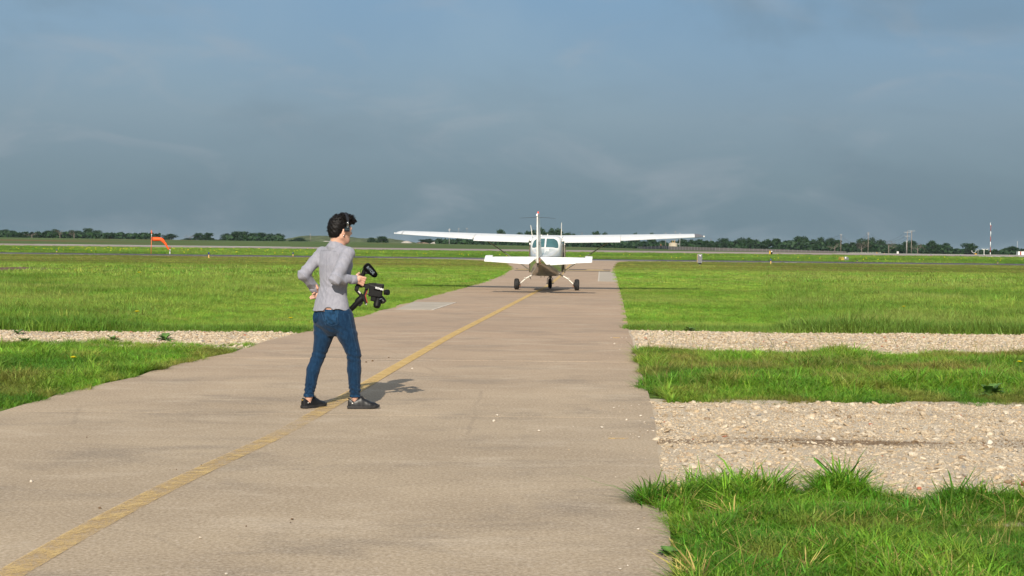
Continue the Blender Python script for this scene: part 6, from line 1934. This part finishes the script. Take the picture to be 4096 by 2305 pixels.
MB().box((3 * hk, 0.8, 7.9 * hk), (34 * hk, 1.8, 15.8 * hk), bev=0.03).build('wall', M['white_post'], hut)
MB().box((-4.2 * hk, -0.13, 7.7 * hk), (5.6 * hk, 0.06, 15 * hk)).build('door', M['mast_red'], hut)
MB().box((3 * hk, 0.8, 16.0 * hk), (35.5 * hk, 2.0, 0.5 * hk)).build('roof', M['white_post'], hut)

# grey fence on the right: panels between posts, along two legs
t = NT('weathered_boards')
wv = t.n('TexWave', wave_type='BANDS', bands_direction='X'); wv.inputs['Scale'].default_value = 1.6; wv.inputs['Distortion'].default_value = 1.0; t.set(wv.inputs['Vector'], t.coord('Object'))
oi = t.n('ObjectInfo')
c = t.mix(wv.outputs[0], (0.085, 0.078, 0.075), (0.150, 0.140, 0.135))
c = t.mix(t.math('MULTIPLY', oi.outputs['Random'], 0.35), c, (0.10, 0.09, 0.09))
M['boards'] = t.done(t.bsdf(c, 0.9, 0.15))
M['boards_dark'] = plain('dark_boards', (0.075, 0.078, 0.09), 0.9, 0.15, var=0.3, scale=0.8)
def fence(name, pts, label, mat, n):
    """pts: (column, top row, bottom row, distance)"""
    P = [at(p[0], p[2], p[3]) for p in pts]; T = [at(p[0], p[1], p[3]) for p in pts]
    base = P[0].copy()
    r = thing(name, label, 'fence', base)
    seglen = [(P[i + 1] - P[i]).length for i in range(len(P) - 1)]
    tot = sum(seglen)
    def along(q):
        d = q * tot
        for i, l in enumerate(seglen):
            if d <= l or i == len(seglen) - 1:
                k = min(1, d / l); return P[i].lerp(P[i + 1], k) - base, T[i].lerp(T[i + 1], k) - base
            d -= l
    for i in range(n):
        (b0, t0), (b1, t1) = along(i / n + 0.0006), along((i + 1) / n - 0.0006)
        nrm = Vector((-(b1 - b0).y, (b1 - b0).x, 0)).normalized() * 0.03
        dz = Vector((0, 0, random.uniform(-0.03, 0.03))); lo = Vector((0, 0, -0.4))
        V = [b0 - nrm + lo, b1 - nrm + lo, t1 - nrm + dz, t0 - nrm + dz, b0 + nrm + lo, b1 + nrm + lo, t1 + nrm + dz, t0 + nrm + dz]
        MB().add(V, [(0, 1, 2, 3), (5, 4, 7, 6), (4, 0, 3, 7), (1, 5, 6, 2), (3, 2, 6, 7), (4, 5, 1, 0)]).build('panel', mat, r)
        MB().tube([b0 + lo - nrm * 2, t0 - nrm * 2 + Vector((0, 0, 0.08))], 0.07, 5).build('post', M['grey_steel'], r)
    return r
fence('board_fence', [(2675, 985.5, 999, 520), (2860, 991, 1006, 500), (3120, 998.5, 1011, 490), (3387, 1006.5, 1016, 480)], 'long weathered grey board fence beyond the runway at right', M['boards'], 46)
fence('board_fence', [(2552, 987, 989.5, 640), (2582, 987.5, 994, 600), (2650, 983.3, 990.5, 560), (2675, 985, 994, 530)], 'short dark board fence running back from the long fence', M['boards_dark'], 12)
# low wire fence right of it, with cranked tops
wf_b = at(3392, 1015, 500)
wf = thing('wire_fence', 'thin wire fence with cranked post tops right of the board fence', 'fence', wf_b)
ps = []
for i, px in enumerate(np.linspace(3392, 3520, 20)):
    b = at(px, 1016.5, 500) - wf_b; tpt = at(px + 1.0, 1012, 500) - wf_b; t2 = at(px + 4, 1009.5, 500) - wf_b
    MB().tube([b, tpt, t2], 0.05, 5).build('post', M['bare_metal'], wf)
    ps.append((tpt, t2))
for k in (0, 1):
    MB().tube([p[k] for p in ps], 0.02, 4).build('wire', M['bare_metal'], wf)

# tank behind the fence
TY = 620
tb = on_ground(2692, 985, TY); tb.z = at(2692, 992, TY).z
tk = TY / FPX
tank = thing('storage_tank', 'beige cylindrical tank with pipes behind the grey fence', 'tank', tb)
th = at(2692, 970.5, TY).z - tb.z
MB().lathe([(17 * tk, -1.0), (17 * tk, th * 0.80), (16.6 * tk, th * 0.84), (11 * tk, th * 0.97), (2 * tk, th)], 28).build('shell', plain('beige_tank', (0.42, 0.36, 0.27), 0.7, var=0.12, scale=0.4), tank, True, 35)
for dx, hgt in ((-4, 11), (4, 12)):
    MB().tube([(dx * tk, -1, th * 0.9), (dx * tk, -1, th + (hgt - 2) * tk)], 0.6 * tk, 6).build('vent_pipe', M['amber'], tank)
MB().tube([(-4 * tk, -1, th + 1.5 * tk), (4 * tk, -1, th + 1.5 * tk)], 0.4 * tk, 5).build('cross_pipe', M['amber'], tank)
MB().box((21 * tk, 0, th * 0.72), (6 * tk, 1.2, 6 * tk)).build('control_box', M['grey_steel'], tank)
vb = on_ground(2643.5, 985, 600); vb.z = at(2643, 986, 600).z
v_ = thing('vent_stack', 'short orange-brown stack left of the beige tank', 'stack', vb)
MB().tube([(0, 0, -0.5), (0, 0, 0.75)], 0.26, 8).build('pipe', M['copper'], v_); MB().lathe([(0.30, 0.72), (0.24, 0.95), (0.05, 1.1)], 8).build('cap', M['copper'], v_)

# power poles and wires
M['pole_wood'] = plain('pole_wood', (0.235, 0.20, 0.17), 0.9, 0.15, var=0.2, scale=1)
M['pale_pole'] = plain('pale_pole', (0.42, 0.42, 0.42), 0.8, 0.2, var=0.15, scale=1)
M['wire'] = plain('wire', (0.07, 0.075, 0.08), 0.7, 0.2)
poles = {}
def pole(key, px, top, base, Y, label, arms=((2, 8),), mat='pole_wood', r=0.16):
    b = on_ground(px, base, Y); b.z = min(b.z, at(px, base, Y).z)
    k = Y / FPX
    h = at(px, top, Y).z - b.z
    o = thing('utility_pole', label, 'utility pole', b, 0, 'power poles along the horizon')
    MB().tube([(0, 0, -0.5), (0, 0, h)], [r * 1.1, r * 0.7], 8).build('post', M[mat], o, True)
    for (dz, w) in arms:
        MB().box((0, 0, h - dz * k), (w * k, 0.12, 0.16), bev=0.01).build('crossarm', M['pale_pole'], o)
        for sx in (-0.45, 0.45):
            MB().tube([(sx * w * k, 0, h - dz * k + 0.05), (sx * w * k, 0, h - dz * k + 0.38)], 0.06, 6).build('insulator', M['pale_pole'], o)
    poles[key] = (b, h)
pole('a', 3363, 937, 1008, 700, 'wooden power pole at the right end of the grey fence', ((3, 8),))
pole('b', 3472, 929, 1015, 690, 'tall wooden power pole right of the grey fence, with service pipe', ((4, 8), (10, 5)))
pole('c', 3628, 923, 1016, 680, 'left pole of the pair with several white crossarms', ((7, 26), (22, 22)))
pole('d', 3645, 923, 1016, 690, 'right pole of the pair, with brown top crossarm', ((1.5, 26),), 'pole_wood', 0.2)
pole('e', 3625, 963, 1016, 678, 'short pale pole at the foot of the paired poles', ((3, 3),), 'pale_pole', 0.11)
pole('f', 2662, 930, 985, 760, 'thin pole left of the beige tank, behind the right wing', ((4, 5),), 'pole_wood', 0.11)
pole('g', 2701, 925, 985, 770, 'thin dark pole in front of the beige tank', ((4, 4),), 'pole_wood', 0.11)
pole('h', 2719, 931, 986, 750, 'thin pale pole just right of the beige tank', ((4, 5),), 'pale_pole', 0.12)
pole('i', 1797, 914, 976, 820, 'pole with white crossarm under the left wing', ((5, 9), (9, 6)), 'pale_pole', 0.16)
pole('j', 1834, 912, 975, 1000, 'distant pole above the left wing, middle one', ((4, 7),), 'pole_wood', 0.12)
pole('k', 1867, 911, 975, 1020, 'distant pole above the left wing, nearest to the fin', ((4, 9),), 'pole_wood', 0.12)
pole('l', 1241, 934, 967, 870, 'single dark pole on the slope left of the person', ((6, 2),), 'pole_wood', 0.15)
pole('m', 4069, 965, 1000, 860, 'thin pale pole above the trees at the right edge', ((4, 2),), 'pale_pole', 0.12)
pole('n', 3912, 999, 1019, 500, 'short grey pole between the fork sensor and the T sensor', ((3, 1.5),), 'pale_pole', 0.07)
def wires(name, pa, pb, drops, label, sag=2.0):
    (b0, h0), (b1, h1) = pa, pb
    r = thing(name, label, 'power lines', b0 + Vector((0, 0, h0)))
    for (dz, dx) in drops:
        a = Vector((dx, 0, -dz)); e = b1 + Vector((dx, 0, h1 - dz)) - b0 - Vector((0, 0, h0))
        MB().tube([a.lerp(e, q) - Vector((0, 0, sag * 4 * q * (1 - q))) for q in np.linspace(0, 1, 13)], 0.035, 4).build('wire', M['wire'], r)
far_l = (Vector((at(3180, 985, 820).x, 820, zt(100, 820))), 5.0)
wires('power_lines', poles['a'], far_l, ((0.3, -0.4), (0.3, 0.4), (1.4, 0)), 'power lines running left from the pole at the fence end', 1.5)
wires('power_lines', poles['b'], poles['a'], ((0.4, -0.4), (0.4, 0.4), (1.6, 0)), 'sagging power lines between the two wooden poles', 4.2)
wires('power_lines', poles['c'], poles['b'], ((0.8, -1.2), (0.8, 1.2), (2.6, -1.0), (2.6, 1.0)), 'sagging power lines from the paired poles to the tall pole', 4.0)
wires('power_lines', poles['k'], poles['i'], ((0.5, -0.4), (0.5, 0.4)), 'thin lines between the poles above the left wing', 2.0)
hb0 = (Vector((at(2110, 940, 1150).x, 1150, 3)), float(at(2110, 934, 1150).z) - 3); hb1 = (Vector((at(2700, 930, 1100).x, 1100, 3)), float(at(2560, 938, 1100).z) - 3)
wires('power_lines', (hb0[0], hb0[1] + 5.5), hb1, ((0.0, 0), (2.0, 0), (4.0, 0)), 'long thin lines above the aircraft cabin', 3.0)
def lattice(px, top, base, Y, label):
    b = at(px, base, Y); k = Y / FPX; h = at(px, top, Y).z - b.z
    o = thing('lattice_tower', label, 'pylon', b, 0, 'distant pylons')
    for sx in (-1, 1):
        MB().tube([(sx * 4.5 * k, 0, -8), (sx * 2.2 * k, 0, h * 0.6), (sx * 1.8 * k, 0, h)], 0.18, 5).build('leg', M['grey_steel'], o)
    for q in (0.25, 0.5, 0.75, 0.98):
        MB().tube([(-4 * k, 0, h * q), (4 * k, 0, h * q)], 0.13, 4).build('brace', M['grey_steel'], o)
lattice(2327, 930, 960, 1500, 'faint lattice pylon above the right wing root')
lattice(2843, 956, 985, 1500, 'faint lattice pylon right of the right wing tip')

# small markers beyond the runway
def marker(px, base, top, Y, col, name, label, wpx=4):
    p = at(px, base, Y); k = Y / FPX
    h = at(px, top, Y).z - p.z
    o = thing(name, label, 'marker', p)
    MB().lathe([(wpx * 0.5 * k, -0.3), (wpx * 0.42 * k, h * 0.35), (wpx * 0.22 * k, h * 0.8), (wpx * 0.10 * k, h)], 10).build('cone', M[col], o, True)
    MB().box((0, 0, 0.05), (wpx * 1.2 * k, wpx * 1.0 * k, 0.10), bev=0.02).build('foot', M[col], o)
marker(3507.5, 1016, 1009.5, 470, 'amber2', 'marker_cone', 'bright orange marker beyond the runway, left of the paired poles')
marker(3537.5, 1016, 1012, 470, 'amber2', 'marker_cone', 'low orange marker beyond the runway, nearest left of the white box', 3)
marker(3453, 1016, 1013, 470, 'amber2', 'marker_cone', 'low orange marker at the foot of the tall pole', 3)
marker(4039, 1022, 1019, 470, 'amber2', 'marker_cone', 'small orange marker left of the white hut', 3)
wbx = at(3590.5, 1015.5, 480)
wb_ = thing('junction_box', 'small white box in front of the right tree belt', 'box', wbx)
MB().box((0, 0, 0.36), (7 * 480 / FPX, 0.5, 9.5 * 480 / FPX), bev=0.03).build('case', M['white_post'], wb_)
MB().box((0.06, -0.26, 0.36), (0.30, 0.03, 0.6), bev=0.01).build('door', plain('box_door', (0.66, 0.63, 0.55), 0.6), wb_)

# yellow flowers: scattered beyond the asphalt (uncountable), a few single ones nearby
M['petal'] = plain('yellow_petals', (0.86, 0.74, 0.03), 0.7, 0.2, var=0.1)
V = []; F = []
r5 = np.random.default_rng(77)
n_f = 0
while n_f < 230:
    y = r5.uniform(219, 328); x = r5.uniform(-0.385, 0.385) * y
    dens = vnoise(np.array([x * 0.035 + 9]), np.array([y * 0.03 + 3]))[0]
    if r5.random() > (dens - 0.25) * 2.2 * (1.0 if x < -5 else 0.45): continue
    n_f += 1
    c_ = np.array((x, y, zt(x, y) + r5.uniform(0.22, 0.34)))
    s_ = r5.uniform(0.05, 0.11)
    o = len(V)
    for k in range(6):
        a = k * math.pi / 3
        V.append(c_ + np.array((s_ * math.cos(a), s_ * math.sin(a), 0.02 * math.cos(3 * a))))
    V += [c_ + np.array((0, 0, s_ * 0.7)), c_ - np.array((0, 0, s_ * 0.6))]
    for k in range(6):
        F += [(o + k, o + (k + 1) % 6, o + 6), (o + (k + 1) % 6, o + k, o + 7)]
tag(link('yellow_wildflowers', mesh_np('wildflowers', np.array(V), np.array(F)), M['petal']), 'yellow wild flowers dotted over the verge beyond the asphalt', 'flowers', kind='stuff')
M['stem'] = plain('flower_stem', (0.06, 0.13, 0.02), 0.7)
def flower(px, py, hgt, label, size=0.030):
    # the head is seen at (px, py); its foot stands on the ground below
    p = gp(px, py, hgt - 0.03); p.z = -0.03
    o = thing('yellow_flower', label, 'flower', p, random.uniform(0, 6))
    MB().tube([(0.02, 0, 0), (0.01, 0, hgt * 0.5), (0, 0, hgt - 0.004)], 0.0025, 5).build('stem', M['stem'], o)
    mb = MB()
    for ring, n_, ln, up in ((0, 11, 1.0, 0.25), (1, 9, 0.7, 0.55)):
        for k in range(n_):
            a = 2 * math.pi * k / n_ + ring * 0.3
            d = Vector((math.cos(a), math.sin(a), 0)); s_ = Vector((-math.sin(a), math.cos(a), 0)); z_ = Vector((0, 0, 1))
            b = Vector((0, 0, hgt + 0.002 * ring))
            e = b + (d + z_ * up) * size * ln
            m_ = b.lerp(e, 0.6) + z_ * 0.003
            mb.add([b, m_ + s_ * size * 0.22, e, m_ - s_ * size * 0.22, b - z_ * 0.002], [(0, 1, 2, 3), (4, 3, 2, 1)])
    mb.build('petals', M['petal'], o)
flower(293, 1432, 0.27, 'yellow flower in the left verge near the concrete', 0.040)
flower(548, 1248, 0.34, 'yellow flower in the left meadow beyond the gravel strip', 0.050)
flower(1163, 1274, 0.20, 'yellow flower just left of the walking person', 0.050)
flower(4078, 1449, 0.28, 'yellow flower in the right verge at the picture edge', 0.034)
flower(3615, 1228, 0.34, 'yellow flower far out in the right meadow', 0.050)
flower(557, 1092, 0.20, 'yellow flower in the distant left meadow', 0.12)

# broad-leaved weeds at the gravel edges
M['weed'] = plain('weed_leaf', (0.085, 0.17, 0.035), 0.6, 0.3, var=0.35, scale=12)
def weed(px, py, size, label, n=16, up=1.15):
    p = gp(px, py); p.z = -0.02
    o = thing('leafy_weed', label, 'plant', p, random.uniform(0, 6))
    r = np.random.default_rng(int(px * 7 + py))
    for k in range(n):
        a = 2 * math.pi * k / n + r.uniform(-.3, .3); l = size * r.uniform(0.6, 1.1); e = r.uniform(0.25, 1.0) * up
        d = Vector((math.cos(a) * math.cos(e), math.sin(a) * math.cos(e), math.sin(e))); s_ = Vector((-math.sin(a), math.cos(a), 0))
        V = []
        for i in range(8):
            q = i / 7; w = l * 0.17 * math.sin(math.pi * min(1, q * 0.9 + 0.08)) * (1 + 0.5 * (i % 2))
            c_ = d * l * q - Vector((0, 0, 0.35 * l * q * q)) + Vector((0, 0, 0.02))
            V += [c_ - s_ * w + Vector((0, 0, w * 0.3)), c_, c_ + s_ * w + Vector((0, 0, w * 0.3))]
        F = []
        for i in range(7):
            F += [(3 * i, 3 * i + 1, 3 * i + 4, 3 * i + 3), (3 * i + 1, 3 * i + 2, 3 * i + 5, 3 * i + 4)]
        link('leaf', mesh_np('leaf', np.array([tuple(v) for v in V]), np.array(F)), M['weed'], o, True)
weed(3610, 1326, 0.26, 'dark leafy weed at the far edge of the right gravel strip')
weed(3960, 1585, 0.24, 'broad-leaved weed in the right verge near the picture edge')
weed(2672, 2222, 0.085, 'small dark weed where the near grass meets the concrete', 16, 1.1)
weed(3530, 1605, 0.13, 'flat weed at the lower edge of the right verge', 10, 0.35)
weed(100, 1372, 0.17, 'leafy weed left at the near edge of the left gravel strip')
weed(450, 1362, 0.16, 'leafy weed in the middle of the left gravel strip edge')
weed(660, 1362, 0.20, 'tallest leafy weed at the left gravel strip')
weed(70, 1335, 0.16, 'small tuft growing in the left gravel strip', 9, 1.0)
weed(2760, 1325, 0.20, 'small weed at the left end of the right gravel strip', 9)

# loose stones on the concrete, and single stones that stand out in the gravel
M['stone_pale'] = plain('loose_stone', (0.58, 0.51, 0.42), 0.9, 0.2, var=0.2, scale=20)
M['stone_brown'] = plain('brown_clod', (0.13, 0.085, 0.05), 0.95, 0.15, var=0.3, scale=20)
M['stone_red'] = plain('brick_piece', (0.42, 0.14, 0.085), 0.9, 0.2, var=0.2, scale=20)
M['stone_black'] = plain('black_rubber_scrap', (0.03, 0.03, 0.035), 0.7, 0.3, var=0.3, scale=20)
SR = [rock_mesh(s + 70, 2) for s in range(5)]
si = [0]
def stone(px, py, wpx, label, mat='stone_pale', name='loose_stone', group=None, cat='stone', z=0.002):
    p = gp(px, py); k = si[0]; si[0] += 1
    me = SR[k % 5].copy()
    o = link(name, me, M[mat])
    s_ = wpx * p.y / FPX / 2
    o.scale = (s_, s_ * 0.9, s_ * 0.85); o.rotation_euler = (random.uniform(-.2, .2), 0, random.uniform(0, 6.28))
    o.location = (p.x, p.y, z + s_ * 0.32)
    return tag(o, label, cat, group)
G1 = 'pale stones strewn on the concrete by the gravel'
for k, (px, py, w) in enumerate(sorted(((2456, 1634, 11), (2476, 1627, 8), (2525, 1624, 7), (2555, 1622, 8), (2562, 1666, 14), (2506, 1682, 14), (2578, 1691, 9), (2407, 1712, 17), (2590, 1727, 12), (2612, 1727, 12), (2521, 1739, 7), (2556, 1751, 12), (2445, 1735, 7), (2532, 1752, 8)), key=lambda q: q[1])):
    stone(px, py, w, 'pale stone on the concrete by the near gravel, %s counting from the far end' % ORD[k], group=G1)
G2 = 'small pale stones on the concrete by the far strip'
for k, (px, py, w) in enumerate(sorted(((2458, 1377, 11), (2488, 1353, 9), (2505, 1354, 7), (2479, 1400, 6), (2445, 1352, 6)))):
    stone(px, py, w, 'tiny pale stone on the concrete beside the far gravel strip, %s from the left' % ORD[k], group=G2)
stone(1990, 1664, 14, 'pale stone near the joint, right of the walking person'); stone(1975, 1687, 18, 'larger pale stone just below the one near the joint')
stone(2155, 1726, 15, 'single pale stone in the middle of the near concrete'); stone(2292, 1708, 9, 'tiny pale stone right of the single stone on the near concrete')
stone(800, 2155, 17, 'white pebble alone on the near concrete right of the yellow line'); stone(906, 2300, 16, 'white pebble at the bottom edge of the picture')
stone(125, 1929, 19, 'pale pebble on the concrete at far left'); stone(1649, 1476, 10, 'small pale pebble right of the yellow line beyond the person')
stone(2480, 2280, 17, 'white pebble near the grass at the bottom right of the concrete'); stone(2510, 2266, 13, 'smaller white pebble beside the white one at the near grass')
stone(2553, 2120, 13, 'flat pale pebble beside the near grass edge')
GB = 'brown clods scattered on the near concrete'
for k, (px, py, w) in enumerate(sorted(((400, 2035, 16), (487, 2029, 7), (1168, 2081, 16), (985, 2107, 9), (1162, 2092, 9), (347, 1751, 7), (805, 1863, 9), (680, 1882, 6), (705, 1880, 6), (1490, 1446, 14), (1465, 1450, 9), (1555, 1432, 8)))):
    stone(px, py, w, 'small brown clod of earth lying on the concrete, %s from the left' % ORD[k], 'stone_brown', 'earth_clod', GB, 'clod')
stone(2832, 1638, 18, 'black scrap of rubber at the upper edge of the gravel', 'stone_black', 'rubber_scrap', None, 'scrap', -0.012)
stone(2983, 1706, 12, 'small black scrap in the middle of the near gravel', 'stone_black', 'rubber_scrap', None, 'scrap', -0.012)
stone(3675, 1951, 26, 'reddish stone at the lower edge of the near gravel', 'stone_red', z=-0.01)
stone(3768, 1980, 26, 'flat brick-red stone, second from the right at the gravel edge', 'stone_red', z=-0.01)
stone(3978, 1975, 26, 'dark red stone nearest the right picture edge', 'stone_red', z=-0.01)
stone(3842, 1659, 14, 'small brick-red chip in the upper part of the gravel', 'stone_red', z=-0.01)
stone(3275, 1757, 44, 'biggest pale stone, left end of the brown earth smear', z=-0.01); stone(3330, 1758, 34, 'large pale stone right of the biggest one on the earth smear', z=-0.01)
stone(2870, 1886, 50, 'long pale stone behind the near grass tuft', z=-0.01); stone(3960, 1770, 38, 'broad pale stone at the right end of the earth smear', z=-0.01)
# rip-rap in the drain at the left edge
M['drain_mud'] = plain('drain_mud', (0.14, 0.09, 0.06), 0.95, 0.1, var=0.3, scale=1.5)
for k, (px, py, w) in enumerate(sorted(((8, 1092, 16), (22, 1085, 20), (44, 1081, 18), (62, 1079, 18), (80, 1076, 16), (50, 1072, 16), (30, 1090, 12), (66, 1086, 14), (4, 1083, 14)))):
    stone(px, py, w, 'pale rock in the stony drain at the left picture edge, %s from the left' % ORD[k], name='drain_rock', group='rocks of the stony drain', z=0.02)
p0 = gp(34, 1082)
md_ = MB().add([(p0.x + 3.4 * math.cos(a), p0.y + 7 * math.sin(a), 0.06 + 0.02 * math.cos(3 * a)) for a in [2 * math.pi * i / 20 for i in range(20)]] + [(p0.x, p0.y, 0.16)], [(i, (i + 1) % 20, 20) for i in range(20)])
tag(md_.build('drain_bed', M['drain_mud']), 'muddy bed of the stony drain', 'ground', kind='structure')
# ------------------------------------------------------------------ damp air over the whole airfield
t = NT('haze_air')
pv = t.n('VolumePrincipled')
pv.inputs['Color'].default_value = (0.70, 0.84, 0.95, 1)
pv.inputs['Density'].default_value = 0.00005
pv.inputs['Anisotropy'].default_value = 0.0
t.t.links.new(pv.outputs[0], t.out.inputs['Volume'])
M['haze'] = t.m
hz_ = MB().box((0, 3000, 11.0), (12600, 12400, 26.0)).build('haze', M['haze'])
tag(hz_, 'thin damp haze over the airfield', 'haze', kind='stuff')
